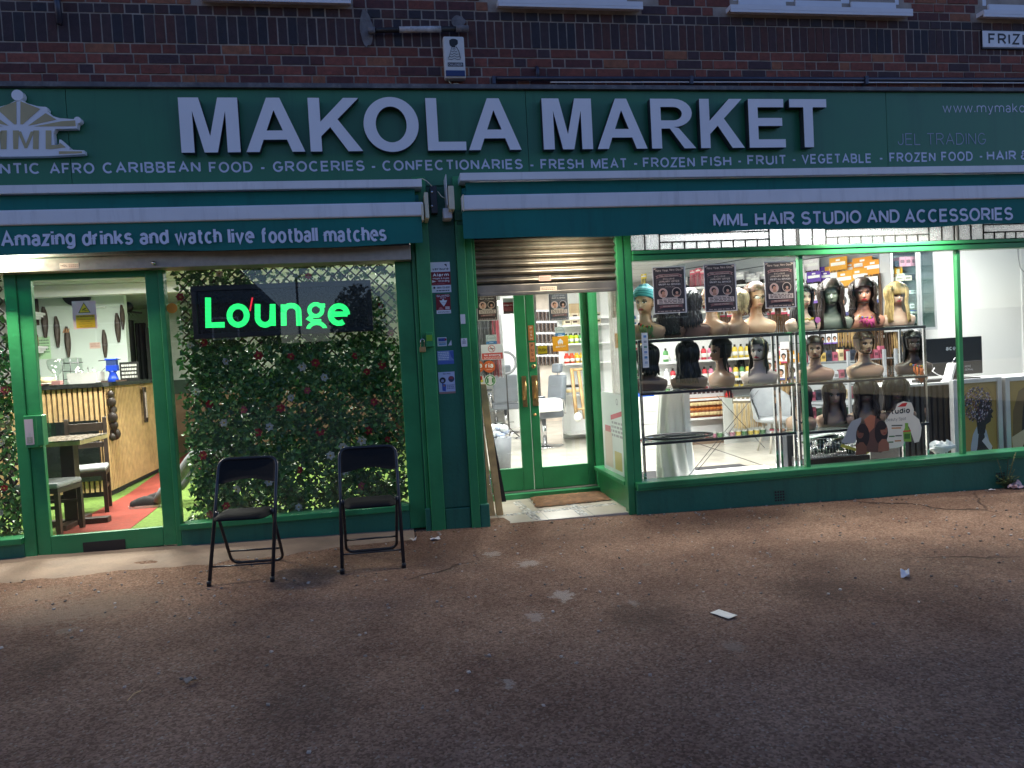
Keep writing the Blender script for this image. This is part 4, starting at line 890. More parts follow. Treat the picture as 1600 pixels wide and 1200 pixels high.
# offer posters, all of one print
def offer(px0, py0, px1, py1, Y, label, k=(74, 64, 62), name='offer_poster', lit=(232, 208, 188)):
    p = Pad.px(px0, py0, px1, py1, Y, base=(225, 222, 218)); D = k; C = lit; Pk = (198, 150, 140)
    p.rect(.025, .018, .955, .982, D); p.poly([(.04,.97),(.14,.97),(.04,.93)], C); p.poly([(.94,.97),(.84,.97),(.94,.93)], C)
    p.text('New Year,', .1, .50, .895, .05, C, .17); p.text('New Glow!', .52, .9, .905, .05, C, .17)
    p.poly([(.09,.80),(.2,.835),(.78,.845),(.9,.815),(.86,.785),(.9,.755),(.76,.79),(.22,.775),(.09,.74),(.13,.77)], Pk); p.poly([(.13,.80),(.2,.822),(.78,.83),(.86,.81),(.83,.79),(.85,.77),(.76,.80),(.22,.788),(.12,.755),(.16,.775)], (120, 84, 80)); p.text('FEEL, WILD PREMIUMS', .2, .78, .79, .026, C, .15)
    p.rect(.11, .545, .88, .725, (150, 130, 124)); p.rect(.118, .551, .872, .719, D)
    p.rect(.3, .70, .68, .76, D); p.text('EXCLUSIVE', .31, .66, .72, .036, C, .18); p.text('JANUARY OFFER', .18, .80, .662, .042, C, .2); p.text('10% OFF ALL SERVICES', .16, .83, .603, .036, (240, 228, 220), .2); p.text('from the salon', .36, .66, .565, .014, C)
    p.disc(.29, .435, .105, C); p.disc(.29, .435, .094, (222, 178, 160)); p.disc(.28, .455, .05, (60, 45, 40)); p.disc(.30, .435, .038, (205, 150, 120)); p.rect(.25, .345, .36, .40, (190, 140, 115))
    p.disc(.70, .445, .105, C); p.disc(.70, .445, .092, (78, 66, 62)); p.disc(.70, .455, .066, (30, 24, 24)); p.disc(.71, .435, .032, (205, 158, 135)); p.rect(.64, .355, .79, .39, (190, 140, 120))
    p.rect(.1, .20, .9, .305, (226, 208, 194)); p.rect(.26, .305, .72, .335, (226, 208, 194)); p.text('OUR EXPERT SERVICES', .28, .70, .308, .02, (90, 70, 64)); p.lines(.15, .86, .21, .30, 3, (110, 92, 86))
    p.poly([(.15,.165),(.24,.175),(.8,.185),(.88,.175),(.85,.145),(.88,.11),(.78,.13),(.24,.12),(.15,.10),(.18,.13)], (138, 98, 94)); p.text('BOOK YOUR APPOINTMENT', .28, .74, .14, .024, C, .16)
    p.lines(.1, .82, .03, .06, 1, (190, 170, 160)); p.rect(.86, .045, .9, .075, C)
    p.build(name, label, 'poster', group='January offer posters')
YW = .0165
offer(1020.5, 416.5, 1072, 489.5, YW, 'dark brown offer poster beside the turban mannequin'); offer(1100.5, 412.5, 1151, 486.5, YW, 'dark brown offer poster in front of the blonde bob wig'); offer(1195, 408.5, 1243, 481, YW, 'dark brown offer poster right beside the first window mullion')
offer(744.5, 446, 777, 501, YS, 'dark brown offer poster on the left door glass under the shutter', k=(70, 62, 62)); offer(857, 444, 888.5, 501, YS, 'grey offer poster seen on the right door glass', k=(96, 98, 106), lit=(190, 190, 195))
p = Pad.px(1003.5, 520, 1013, 574.5, YW, base=(222, 226, 226))
for i, c_ in enumerate(((90, 140, 190), (150, 160, 165), (100, 150, 140), (120, 150, 190), (70, 130, 170), (150, 170, 190))): p.rect(.3, .86-.15*i, .8, .93-.15*i, c_); p.rect(.25, .82-.15*i, .85, .83-.15*i, (160, 170, 175))
p.build('strip_label', 'tall narrow white label strip on the glass below the turban mannequin', 'sticker')
# roller shutter, half way up
sh = thing('roller_shutter', 'raised galvanised roller shutter curtain over the recessed shop doorway', 'shutter', (1.45, .03, 2.3))
SX0, SX1 = .79, 2.055
zb0 = P(850, 460, .03).z; zb1 = P(850, 443, .03).z; ztop = 2.50
b = MB(); b.box((SX0, .0, zb0+.004), (SX1, .03, zb1), STEEL); b.box((SX0+.02, -.012, zb0), (SX1-.02, .03, zb0+.03), STEEL); b.build('bottom_bar', sh, bev=.004)
b = MB(); nS = 6; hS = (ztop-zb1)/nS
for i in range(nS):
    z0 = zb1+hS*i; prof = []
    for k in range(9): a_ = math.pi*k/8; prof.append((.03-.035*math.sin(a_), z0+hS*.16+hS*.68*k/8))
    prof = [(.03, z0)]+[(.022, z0+.01)]+prof+[(.022, z0+hS-.012), (.03, z0+hS)]
    n_ = len(prof); vs = [(SX0, y, z) for y, z in prof]+[(SX1, y, z) for y, z in prof]
    b.add(vs, [(k, n_+k, n_+k+1, k+1) for k in range(n_-1)]+[(k+1, n_+k+1, n_+k, k) for k in range(0)], STEEL)
b.build('curtain', sh)
p = Pad.px(842, 430.5, 861, 439, -.0075, base=(200, 160, 145)); p.lines(.1, .9, .2, .8, 2, (170, 120, 105)); p.build('maker_label', parent=sh)
p = Pad.px(844, 447.5, 870, 457, -.0025, base=(225, 205, 180)); p.lines(.08, .92, .1, .9, 3, (160, 130, 110)); p.build('warning_label', parent=sh)
b = MB(); b.box((SX0-.03, -.02, zb0-.1+.0), (SX0-.002, .05, 2.6), GREEN); b.build('guide_rail', sh, bev=.003)
b = MB(); b.box((SX0-.03, -.12, 2.501), (2.06, .2, 2.63), DARKM); b.box((2.207, -.03, 2.601), (XB, .2, 2.66), STEEL); b.build('housing', sh, bev=.004)
# scissor gate folded behind the return glass, and the poster below it
sg = thing('folding_gate', 'folded rusty white scissor security gate standing inside the doorway glass', 'gate', (2.22, .6, .7))
for k, yy in enumerate((.30, .42, .52, .60, .72)):
    b = MB(); b.box((2.2, yy, .25), (2.235, yy+.035, 2.45), RUST); b.build('upright', sg)
b = MB()
for z_ in [1.0+.13*i for i in range(11)]: b.tube([(2.24, .31, z_), (2.25, .74, z_+.1)], .006, RUST, 6); b.tube([(2.24, .31, z_+.1), (2.25, .74, z_)], .006, RUST, 6)
b.build('lattice', sg)
p = Pad(0, 0, 1, 1, 0, base=(205, 215, 205)); 
p.poly([(.1,.8),(.6,.72),(.6,.66),(.1,.74)], (190, 70, 80)); p.lines(.12, .6, .45, .66, 4, (150, 155, 150)); p.rect(.2, .05, .5, .28, (190, 180, 110)); p.rect(.58, .05, .92, .5, (205, 190, 170)); p.rect(.62, .5, .88, .58, (195, 110, 110)); p.ring(.3, .9, .03, .04, (120, 130, 130))
mv = [(2.112-.0008*0+(y*1.0), .12+x*.75, .25+z*.78) for x, y, z in p.mb.v]; p.mb.v = mv
o = p.mb.build('beauty_poster', loc=(2.11, .5, .25)); tag(o, 'pale product poster on the glass of the doorway return', 'poster')
# doormat, timber boards, litter
mt_ = thing('doormat', 'frayed brown coir doormat lying askew on the porch tiles', 'doormat', (1.6, .7, -.033))
COIR = mat('brown_coir', (.20, .10, .045), .95, var=.4, scale=18, bump=1, bscale=140)
b = MB(); cs = [G(829, 776, -.02), G(940, 766, -.02), G(955, 780, -.02), G(838, 792, -.02)]; n = 18; vs = []; fs = []
for j in range(n+1):
    for i in range(n*2+1):
        u, v = i/(2*n), j/n; q = cs[0]*(1-u)*(1-v)+cs[1]*u*(1-v)+cs[2]*u*v+cs[3]*(1-u)*v
        e = .012 if (i in (0, 2*n) or j in (0, n)) else 0
        vs.append((q.x+random.uniform(-e, e), q.y+random.uniform(-e, e), -.033+.004+.016*(min(1, 9*min(u, 1-u, v, 1-v)+.2))+random.uniform(0, .004)))
for j in range(n):
    for i in range(2*n): k = j*(2*n+1)+i; fs.append((k, k+2*n+1, k+2*n+2, k+1))
b.add(vs, fs, COIR, None, True); b.build('mat', mt_)
ab = thing('folded_board', 'narrow raw timber A board folded flat and leaning in the shop doorway', 'sign board', G(775, 806, -.033))
f0 = G(769, 806, -.033); f1 = G(783, 805, -.033); yb = f0.y
tp = P(744, 601, yb+.12); tp2 = P(754, 600, yb+.12)
def plank(a, c, wd, th, nm):
    d = (c-a); ax = Vector((wd/2, 0, 0)); ay = Vector((0, th/2, 0)); b = MB(); vs = [a-ax-ay, a+ax-ay, a+ax+ay, a-ax+ay, c-ax-ay, c+ax-ay, c+ax+ay, c-ax+ay]
    b.add(vs, [(0,3,2,1),(4,5,6,7),(0,1,5,4),(1,2,6,5),(2,3,7,6),(3,0,4,7)], PINE); return b.build(nm, ab, bev=.003)
plank(f0+Vector((0, .03, 0)), tp+Vector((-.02, 0, 0)), .062, .5*.12, 'board'); plank(f1+Vector((-.008, .03, 0)), tp2+Vector((.0, 0, 0)), .062, .5*.12, 'board')
b = MB(); b.obox((f0+tp)/2+Vector((.11, .10, -.12)), (.03, 0, 0), (0, .02, 0), (-.055, 0, .40), BLACK); b.build('panel', ab)
b = MB()
for k in range(22):
    t_ = k/21; q = P(764+2*math.sin(t_*math.pi), 742+t_*30, yb-.025) if k < 11 else P(768+1.5*math.sin(t_*6), 742+(1-t_)*62, yb-.025)
    b.lathe([(.004, -.004), (.006, 0), (.004, .004)], CHROME, q, 6)
b.build('chain', ab)
def crumple(name, lab, cat, px, py, w_, h_, col, rz, seed, lift=.012):
    q = GG(px, py); b = MB(); n = 7; vs = []; fs = []; c, s = math.cos(rz), math.sin(rz)
    for j in range(n+1):
        for i in range(n+1):
            u, v = (i/n-.5)*w_, (j/n-.5)*h_; zz = .004+abs(mn.noise((u*22+seed, v*22, seed)))*lift*2
            vs.append((q.x+u*c-v*s, q.y+u*s+v*c, q.z+.006+zz))
    fs = [(j*(n+1)+i, j*(n+1)+i+1, (j+1)*(n+1)+i+1, (j+1)*(n+1)+i) for j in range(n) for i in range(n)]
    m_ = len(vs); vs += [(x, y, z-.002) for x, y, z in vs]; fs += [tuple(m_+k for k in f[::-1]) for f in fs]
    b.add(vs, fs, ink(col), None, False); tag(b.build(name, loc=q), lab, cat)
crumple('paper_scrap', 'flat white card with faint print lying on the asphalt', 'litter', 1131, 962, .075, .13, (225, 220, 205), R(25), 3, .002)
b = MB(); q = GG(1131, 962)
crumple('paper_tag', 'curled white paper tag lying on the asphalt near the long window', 'litter', 1414, 901, .05, .11, (225, 222, 218), R(-35), 6, .03)
crumple('paper_scrap', 'crumpled white paper at the foot of the pillar', 'litter', 680, 844, .08, .05, (205, 200, 200), R(10), 9, .02)
crumple('paper_scrap', 'small torn white scrap at the left foot of the pillar', 'litter', 645, 846, .035, .06, (190, 180, 170), R(60), 12, .02)
crumple('dead_leaf', 'single pale dry leaf lying alone on the dark asphalt', 'leaf', 299, 1067, .025, .06, (150, 135, 115), R(-40), 15, .02)
crumple('plastic_scrap', 'small pale scrap on the asphalt before the pillar', 'litter', 762, 1030, .03, .03, (170, 160, 150), R(20), 18, .02)
b = MB(); b.tube([GG(199, 1097)+Vector((0, 0, .006)), GG(209, 1088)+Vector((0, 0, .012)), GG(220, 1081)+Vector((0, 0, .006))], .0022, PINE, 6); tag(b.build('twig', loc=GG(209, 1089)), 'thin straw coloured twig on the asphalt', 'twig')
# grit scattered on the asphalt: nobody could count it
b = MB(); GR = mat('grit', (1, 1, 1), .9, attr=True)
for _ in range(900):
    x = random.uniform(-4, 7); y = -abs(random.gauss(0, 1.5))-.05; s = random.uniform(.003, .008)
    z = ground_z(x, y)+.004; k = random.uniform(.08, .5); c_ = (k, k*.88, k*.75)
    a_ = random.uniform(0, 3); b.obox((x, y, z), (s*math.cos(a_), s*math.sin(a_), 0), (-s*math.sin(a_), s*math.cos(a_), random.uniform(-.002, .002)), (0, 0, s*.5), GR, c_)
for _ in range(60):
    x = random.gauss(.0, 2.5); y = random.uniform(-.25, -.06)
    s = random.uniform(.005, .012); a_ = random.uniform(0, 3); b.obox((x, y, ground_z(x, y)+.006), (s*math.cos(a_), s*math.sin(a_), 0), (-s*.6*math.sin(a_), s*.6*math.cos(a_), 0), (0, 0, s*.4), GR, random.choice([(.2, .13, .07), (.12, .09, .06), (.35, .3, .25)]))
tag(b.build('gravel_grit'), kind='stuff')
# weed at the far end of the riser
wd = thing('weed', 'scruffy green weed growing at the foot of the stall riser', 'plant', GG(1572, 764))
base = GG(1572, 763); b = MB(); lf = MB(); WL = mat('weed_leaf', (.09, .14, .035), .6, var=.35, scale=20); WS = mat('weed_stem', (.12, .13, .05), .7)
for k in range(26):
    a_ = random.uniform(0, math.pi*2); L = random.uniform(.08, .26) if k > 3 else random.uniform(.28, .38); tilt = random.uniform(.15, .9) if k > 3 else random.uniform(.02, .3)
    d = Vector((math.cos(a_)*tilt*1.35, -abs(math.sin(a_))*tilt*.7, 1)).normalized(); pts = [base+d*L*t_+Vector((0, 0, -.1*tilt*t_*t_)) for t_ in (0, .35, .7, 1)]
    b.tube(pts, .003, WS, 5)
    for t_ in [i/9 for i in range(2, 10)]:
        c0 = base+d*L*t_+Vector((0, 0, -.1*tilt*t_*t_)); aa = random.uniform(0, 6.28); r_ = random.uniform(.012, .024)
        u = Vector((math.cos(aa), math.sin(aa), random.uniform(-.2, .5))).normalized(); v = u.cross(Vector((0, 0, 1))).normalized()
        lf.add([c0, c0+u*r_*.6+v*r_*.45+Vector((0, 0, .004)), c0+u*r_*1.5, c0+u*r_*.6-v*r_*.45+Vector((0, 0, .004))], [(0, 1, 2, 3)], WL)
b.build('stem', wd); lf.build('leaves', wd)
crumple('food_wrapper', 'crumpled pinkish wrapper caught beside the weed', 'litter', 1588, 764, .16, .07, (205, 170, 165), R(10), 22, .05)
crumple('paper_scrap', 'small white scrap lying on the left of the weed', 'litter', 1550, 767, .06, .03, (215, 210, 205), R(-10), 25, .02)

# ------------------------------------------------------------------ folding chairs
def tube_path(ctrl, n=8):
    pts = [Vector(c) for c in ctrl]; out = [pts[0]]
    for i in range(1, len(pts)-1):
        a, p_, c = pts[i-1], pts[i], pts[i+1]; r_ = min(.07, (a-p_).length*.45, (c-p_).length*.45); s = p_+(a-p_).normalized()*r_; e = p_+(c-p_).normalized()*r_
        for k in range(n+1): t_ = k/n; out.append(s*(1-t_)**2+p_*2*t_*(1-t_)+e*t_*t_)
    out.append(pts[-1]); return out
def make_chair(lab):
    """origin on the ground mid chair; front towards -y"""
    t = thing('folding_chair', lab, 'chair', group='folding chairs in front of the lounge window')
    w_ = .205; b = MB()
    b.tube(tube_path([(-w_, -.22, .0), (-w_+.005, .16, .80), (w_-.005, .16, .80), (w_, -.22, .0)]), .0125, BLACKM, 10); f = b.build('front_frame', t, local=True)
    b = MB(); b.tube(tube_path([(-w_+.02, -.03, .46), (-w_+.02, .31, .012), (w_-.02, .31, .012), (w_-.02, -.03, .46)]), .011, BLACKM, 10); b.build('rear_frame', t, local=True)
    b = MB(); b.tube([(-w_, -.165, .115), (w_, -.165, .115)], .006, BLACKM, 8); b.build('crossbar', t, local=True); b = MB(); b.tube([(-w_+.02, .225, .12), (w_-.02, .225, .12)], .007, BLACKM, 8); b.build('crossbar', t, local=True)
    for s in (-1, 1):
        b = MB(); b.lathe([(.016, 0), (.016, .03), (.0135, .035)], BLACK, (s*w_, -.22, 0), 10); b.build('foot_cap', t, local=True)
    # padded seat, rounded front
    b = MB(); vs = []; nx_, ny_ = 14, 12; top = []
    def sh_(u, v):
        hw = (.185-.015*v)*(1-.0*v); y = -.20+.385*(1-v) if False else .165-.40*v; x = u*hw
        if v > .75: x *= math.sqrt(max(0, 1-((v-.75)/.25)**2*.35))
        if v < .1: x *= .96
        return x, y
    for lay_ in (0, 1):
        for j in range(ny_+1):
            for i in range(nx_+1):
                u, v = i/nx_*2-1, j/ny_; x, y = sh_(u, v); ed = min(1-abs(u), v*2, (1-v)*2); puff = .026*min(1, ed*4)**.5
                vs.append((x, y, .445-.02*(1-v)+(puff if lay_ else -.012)))
    m_ = (nx_+1)*(ny_+1); fs = []
    for j in range(ny_):
        for i in range(nx_): k = j*(nx_+1)+i; fs.append((m_+k, m_+k+nx_+1, m_+k+nx_+2, m_+k+1)); fs.append((k, k+1, k+nx_+2, k+nx_+1))
    ring = [i for i in range(nx_)]+[j*(nx_+1)+nx_ for j in range(ny_)]+[ny_*(nx_+1)+nx_-i for i in range(nx_)]+[(ny_-j)*(nx_+1) for j in range(ny_)]
    for a, c in zip(ring, ring[1:]+ring[:1]): fs.append((a, m_+a, m_+c, c))
    b.add(vs, fs, BLKF, None, True); b.build('seat', t, local=True)
    # backrest panel inside the top loop
    b = MB(); vs = []; fs = []; nx_, nz_ = 16, 6
    for lay_ in (0, 1):
        for j in range(nz_+1):
            for i in range(nx_+1):
                u = i/nx_*2-1; zt = .806-.055*max(0, (abs(u)-.72)/.28)**2; zb2 = .645+.018*math.cos(u*2.6)*(1 if abs(u) < .6 else .6); z = zb2+(zt-zb2)*j/nz_
                y = -.22+.38*z/.80; vs.append((u*(w_-.004), y+(-.011 if lay_ == 0 else .012)+.012*(1-u*u), z))
    m_ = (nx_+1)*(nz_+1)
    for j in range(nz_):
        for i in range(nx_): k = j*(nx_+1)+i; fs.append((k, k+1, k+nx_+2, k+nx_+1)); fs.append((m_+k+1, m_+k, m_+k+nx_+1, m_+k+nx_+2))
    ring = [i for i in range(nx_)]+[j*(nx_+1)+nx_ for j in range(nz_)]+[nz_*(nx_+1)+nx_-i for i in range(nx_)]+[(nz_-j)*(nx_+1) for j in range(nz_)]
    for a, c in zip(ring, ring[1:]+ring[:1]): fs.append((c, m_+c, m_+a, a))
    b.add(vs, fs, BLKF, None, True); b.build('backrest', t, local=True)
    return t
def put_chair(o, pl, pr, sc):
    a = GG(*pl); c = GG(*pr); d = c-a; rz = math.atan2(d.y, d.x)
    mid = (a+c)/2; fwd = Vector((-math.sin(rz), math.cos(rz), 0)); mid += fwd*.22*sc
    o.location = mid; o.rotation_euler = (0, math.atan2(-(c.z-a.z), (c.xy-a.xy).length), rz); s = (c-a).length/.41; print('chair', s, mid, math.degrees(rz)); o.scale = (s, s*sc, s*sc)
ch1 = make_chair('black folding chair set at an angle, its back tilted to the left')
ch2 = dup(ch1, (0, 0, 0), label='black folding chair standing square to the window by the pillar')
put_chair(ch1, (327, 916), (426, 909), 1.0); put_chair(ch2, (535, 896), (631, 887), 1.0)
# ================================================================== lounge interior
FLZ = .04
TURF = mat('green_turf', (.13, .22, .035), .95, var=.35, scale=30, bump=1, bscale=200)
b = MB(); b.box((-9, .101, -.1), (.232, .35, FLZ), TURF); b.box((-9, .3501, -.1), (.6, 9, FLZ), TURF); struct(b.build('lounge_floor'))
b = MB(); b.box((-9, .101, 2.75), (.232, .35, 2.8), LINT); b.box((-9, .3501, 2.75), (.6, 9, 2.8), LINT); 
for i in range(12): b.box((-9, .6+.6*i, 2.746), (.6, .612+.6*i, 2.7499), ink((190, 190, 182)))
for i in range(15): b.box((-8.6+.6*i, .36, 2.7465), (-8.588+.6*i, 8.9, 2.7495), ink((190, 190, 182)))
struct(b.build('lounge_ceiling'))
b = MB(); b.box((-9, 8.9, -.1), (.6, 9, 2.8), MINT); b.box((-9.1, .1, -.1), (-9, 9, 2.8), MINT); b.box((.6, .36, -.1), (.72, 13.5, 2.95), PLASTER); struct(b.build('lounge_wall'))
YW_ = 5.4
xa = P(57, 520, YW_).x; xc = P(197, 520, YW_).x
b = MB(); b.box((xa, YW_, 0), (xc, YW_+.12, 2.75), MINT); struct(b.build('bar_back_wall'))
b = MB(); b.box((-9, 4.55, 2.60), (.6, 4.75, 2.7455), PLASTER); struct(b.build('ceiling_beam'))
q = P(197, 520, YW_)
b = MB(); b.box((xc+.001, 7.6, .04), (.6, 7.7, 2.75), mat('grey_green_plaster', (.42, .47, .42), .85)); b.box((xc+.001, 7.56, .04), (.6, 7.599, 1.1), mat('brown_dado', (.17, .10, .05), .6)); b.box((xc+.001, 7.55, 1.1), (.6, 7.5985, 1.35), mat('dark_green_band', (.02, .05, .03), .6)); struct(b.build('rear_wall'))
# ceiling light tube
q0 = G(122, 423.5, 2.745); q1 = G(214, 422.5, 2.745)
def tube_light(name, lab, c, lx, ly, power, col=(1, .96, .88), es=6, z=2.75, tilt=0):
    t = thing(name, lab, 'ceiling light', c)
    b = MB(); b.box((c[0]-lx/2, c[1]-ly/2, z-.035), (c[0]+lx/2, c[1]+ly/2, z-.005), WHITEG); b.build('casing', t)
    b = MB(); b.box((c[0]-lx/2+.01, c[1]-ly/2+.01, z-.042), (c[0]+lx/2-.01, c[1]+ly/2-.01, z-.0355), emit('lit_diffuser', (1, .97, .9), es)); b.build('diffuser', t)
    L = bpy.data.lights.new('lamp', 'AREA'); L.shape = 'RECTANGLE'; L.size = lx; L.size_y = ly; L.energy = power; L.color = col
    o = bpy.data.objects.new('lamp', L); COL.objects.link(o); o.location = (0, 0, z-.06-c[2]); o.parent = t; return t
PL = 86
tube_light('ceiling_light', 'slim lit ceiling panel over the bar, seen under the roller grille', ((q0.x+q1.x)/2, q0.y, 2.7), q1.x-q0.x, .3, PL)
tube_light('ceiling_light', 'assumed lit ceiling panel, unseen above the ivy screen', (-.9, 2.2, 2.7), 1.2, .3, PL)  # assumed panel, out of sight, added to light the lounge
tube_light('ceiling_light', 'assumed lit ceiling panel, unseen near the lounge door', (-3.2, 1.7, 2.7), 1.2, .3, PL*.8)  # also assumed and out of sight, added for light by the door
# red carpet runner
b = MB(); pts = [(64, 849), (186, 839), (240, 798), (262, 778), (330, 722), (330, 690), (300, 703), (248, 738), (200, 772), (120, 815)]
gp = [G(x, y, FLZ+.004) for x, y in pts]; b.add([(v.x, v.y, FLZ+.005) for v in gp]+[(v.x, v.y, FLZ+.0005) for v in gp], [tuple(range(9, -1, -1))]+[(i, (i+1) % 10, 10+(i+1) % 10, 10+i) for i in range(10)], mat('red_carpet', (.23, .035, .02), .95, var=.2, scale=14, bump=.6, bscale=160))
o = b.build('carpet_runner', loc=gp[2]); tag(o, 'red carpet runner crossing the green turf from the lounge door', 'carpet')
# bar counter
C = G(176, 775, FLZ); D = G(252, 737, FLZ); dirv = Vector((D.x-C.x, D.y-C.y, 0)).normalized(); E_ = C+dirv*2.6; HB = P(165, 604, C.y).z
bar = thing('bar_counter', 'wooden slat fronted bar counter with black marble top', 'bar counter', C)
b = MB(); x = C.x-.03
BK = mat('black_felt', (.012, .012, .012), .9)
b.box((-6.5, C.y+.035, FLZ), (C.x-.02, C.y+.5, HB), BK); b.obox((C+E_)/2+dirv*.12+Vector((-dirv.y*.262, dirv.x*.262, HB/2)), dirv*1.17, Vector((-dirv.y, dirv.x, 0))*.25, (0, 0, HB/2-.02), BK); b.build('body', bar)
b = MB()
while x > -6.4: b.box((x-.034, C.y, FLZ+.06), (x, C.y+.034, HB-.005), WOODL); x -= .057
t_ = .03
nrm = Vector((dirv.y, -dirv.x, 0))
while t_ < 2.55: p_ = C+dirv*t_; b.obox(p_+Vector((0, 0, .03+HB/2))-nrm*.006, dirv*.016, nrm*.006, (0, 0, HB/2-.035), WOODL); t_ += .055
b.build('slatted_front', bar)
b = MB(); MARB = mat('black_marble', (.02, .022, .022), .2, var=.5, scale=18, dirt=.5, dirtcol=(.12, .12, .12))
tp = [(-6.5, C.y-.05), (C.x-.0, C.y-.05), (C.x+dirv.x*.0+.05, C.y), (E_.x+nrm.x*.05, E_.y+nrm.y*.05), (E_.x-nrm.x*.55, E_.y-nrm.y*.55), (C.x-.3, C.y+.55), (-6.5, C.y+.55)]
n = len(tp); b.add([(x_, y_, HB) for x_, y_ in tp]+[(x_, y_, HB+.05) for x_, y_ in tp], [tuple(range(n-1, -1, -1)), tuple(range(n, 2*n))]+[(i, (i+1) % n, n+(i+1) % n, n+i) for i in range(n)], MARB); b.build('top', bar)
# carved ornaments hung on the counter
b = MB(); CARV = mat('dark_carved_wood', (.022, .013, .009), .45, var=.4, scale=25)
def onface(px, py, off=.05):
    """point on the receding counter face"""
    d = ray(px, py); o_ = C+nrm*off; k = (o_-CPOS).dot(nrm)/d.dot(nrm); return CPOS+d*k
for i, (px_, py_, r_) in enumerate(((173, 616, .04), (174, 628, .055), (177, 640, .045), (176, 652, .06), (178, 664, .05), (180, 678, .065), (176, 683, .04))): q = onface(px_, py_); b.sphere(q, r_, .03, r_*1.15, CARV, 10)
a_, c_ = onface(174, 612), onface(180, 684); b.tube([a_, (a_+c_)/2, c_], .03, CARV, 8); tag(b.build('carving', loc=onface(176, 650)), 'knobbly dark wooden carving hanging on the slatted bar corner', 'carving')
t = thing('thermometer_board', 'dark framed board with pale strip hanging at the right of the bar front', 'wall board', onface(227, 632))
a_, c_ = onface(225, 605), onface(229, 660); b = MB(); mid = (a_+c_)/2; b.obox(mid, dirv*.055, nrm*.012, (0, 0, (a_-c_).length/2), CARV); b.build('frame', t, bev=.008)
b = MB(); b.obox(mid+nrm*.014, dirv*.025, nrm*.004, (0, 0, (a_-c_).length/2*.72), ink((175, 160, 150))); b.build('strip', t)
# masks
MASK = mat('carved_mask_wood', (.05, .034, .024), .5, var=.5, scale=22)
def mask(lab, px0, py0, px1, py1, Y=YW_, warm=False):
    a = P((px0+px1)/2, py0, Y-.03); c = P((px0+px1)/2, py1, Y-.03); wv = P(px1, (py0+py1)/2, Y).x-P(px0, (py0+py1)/2, Y).x
    hh = (a.z-c.z); xm = (a.x+c.x)/2; b = MB(); vs = []; n = 14; mm = 20
    for i in range(n+1):
        v = i/n; z = c.z+hh*v; wd = wv/2*(math.sin(math.pi*min(1, v*.86+.1))**.7*(.72+.4*v)); wd = max(wd*1.02, .012)
        for k in range(mm+1):
            u = k/mm*2-1; rel = .045*math.sqrt(max(0, 1-u*u))
            if abs(u) < .16 and .35 < v < .62: rel += .02
            if .1 < abs(u) < .7 and .60 < v < .68: rel -= .016
            if abs(u) < .35 and .2 < v < .27: rel += .012
            if .74 < v < .98: rel += .006*math.sin(v*70)
            vs.append((xm+u*wd, Y-.004-rel, z))
    fs = [(i*(mm+1)+k, i*(mm+1)+k+1, (i+1)*(mm+1)+k+1, (i+1)*(mm+1)+k) for i in range(n) for k in range(mm)]
    b.add(vs, fs, MASK, None, True)
    if warm:
        for k in range(3): b.obox((xm-.02+.03*k, Y-.052, c.z+hh*.86), (.008, 0, 0), (0, .003, 0), (.012, 0, .03), ink((190, 140, 100)))
    tag(b.build('wall_mask', loc=(xm, Y, c.z)), lab, 'mask', 'carved masks on the bar wall')
mask('dark carved mask at the left edge of the bar wall, half cut off', 54.5, 461, 60, 508)
mask('long brown carved mask above the pale green paper', 63, 479, 74.5, 528)
mask('brown carved mask with striped brow, second from the green paper', 83, 494, 93.5, 543)
mask('dark carved mask with tan painted stripes on its brow', 99.5, 510, 110, 558, warm=True)
mask('carved mask alone on the wall, above the blue bottle stand', 158, 515, 167.5, 559)
mask('brown carved mask tilted beside the corridor opening', 178, 489, 188.5, 535)
mask('dark carved mask at the corner of the wall, highest on its side', 186.5, 476, 194.5, 515)
b = MB(); q = P(120, 462, YW_-.03); b.prism([(q.x+.19*math.cos(R(a_)), q.z+.155*math.sin(R(a_))) for a_ in range(0, 360, 10)], YW_-.06, YW_-.003, BLACK); b.box((q.x-.03, YW_-.065, q.z-.02), (q.x+.03, YW_-.0602, q.z+.03), DARKM); tag(b.build('wall_disc', loc=q), 'large black round board high on the bar wall behind the warning notice', 'wall board')
b = MB(); q = P(158, 480.5, YW_); b.box((q.x-.06, YW_-.05, q.z-.008), (q.x+.06, YW_-.002, q.z+.008), WHITEG); tag(b.build('wall_bracket', loc=q), 'short white rail on the bar wall right of the warning notice', 'rail')
def wallpaper(px0, py0, px1, py1, base, lab, n=5, c=(120, 150, 125)):
    p = Pad.px(px0, py0, px1, py1, YW_-.003, base=base); p.lines(.1, .9, .25, .9, n, c); p.build('notice', lab, 'notice')
wallpaper(60, 526, 79, 561, (185, 225, 180), 'pale green printed sheet pinned on the bar wall'); wallpaper(140, 535, 157, 544.5, (225, 195, 180), 'small pinkish card on the bar wall', 2, (190, 150, 140))
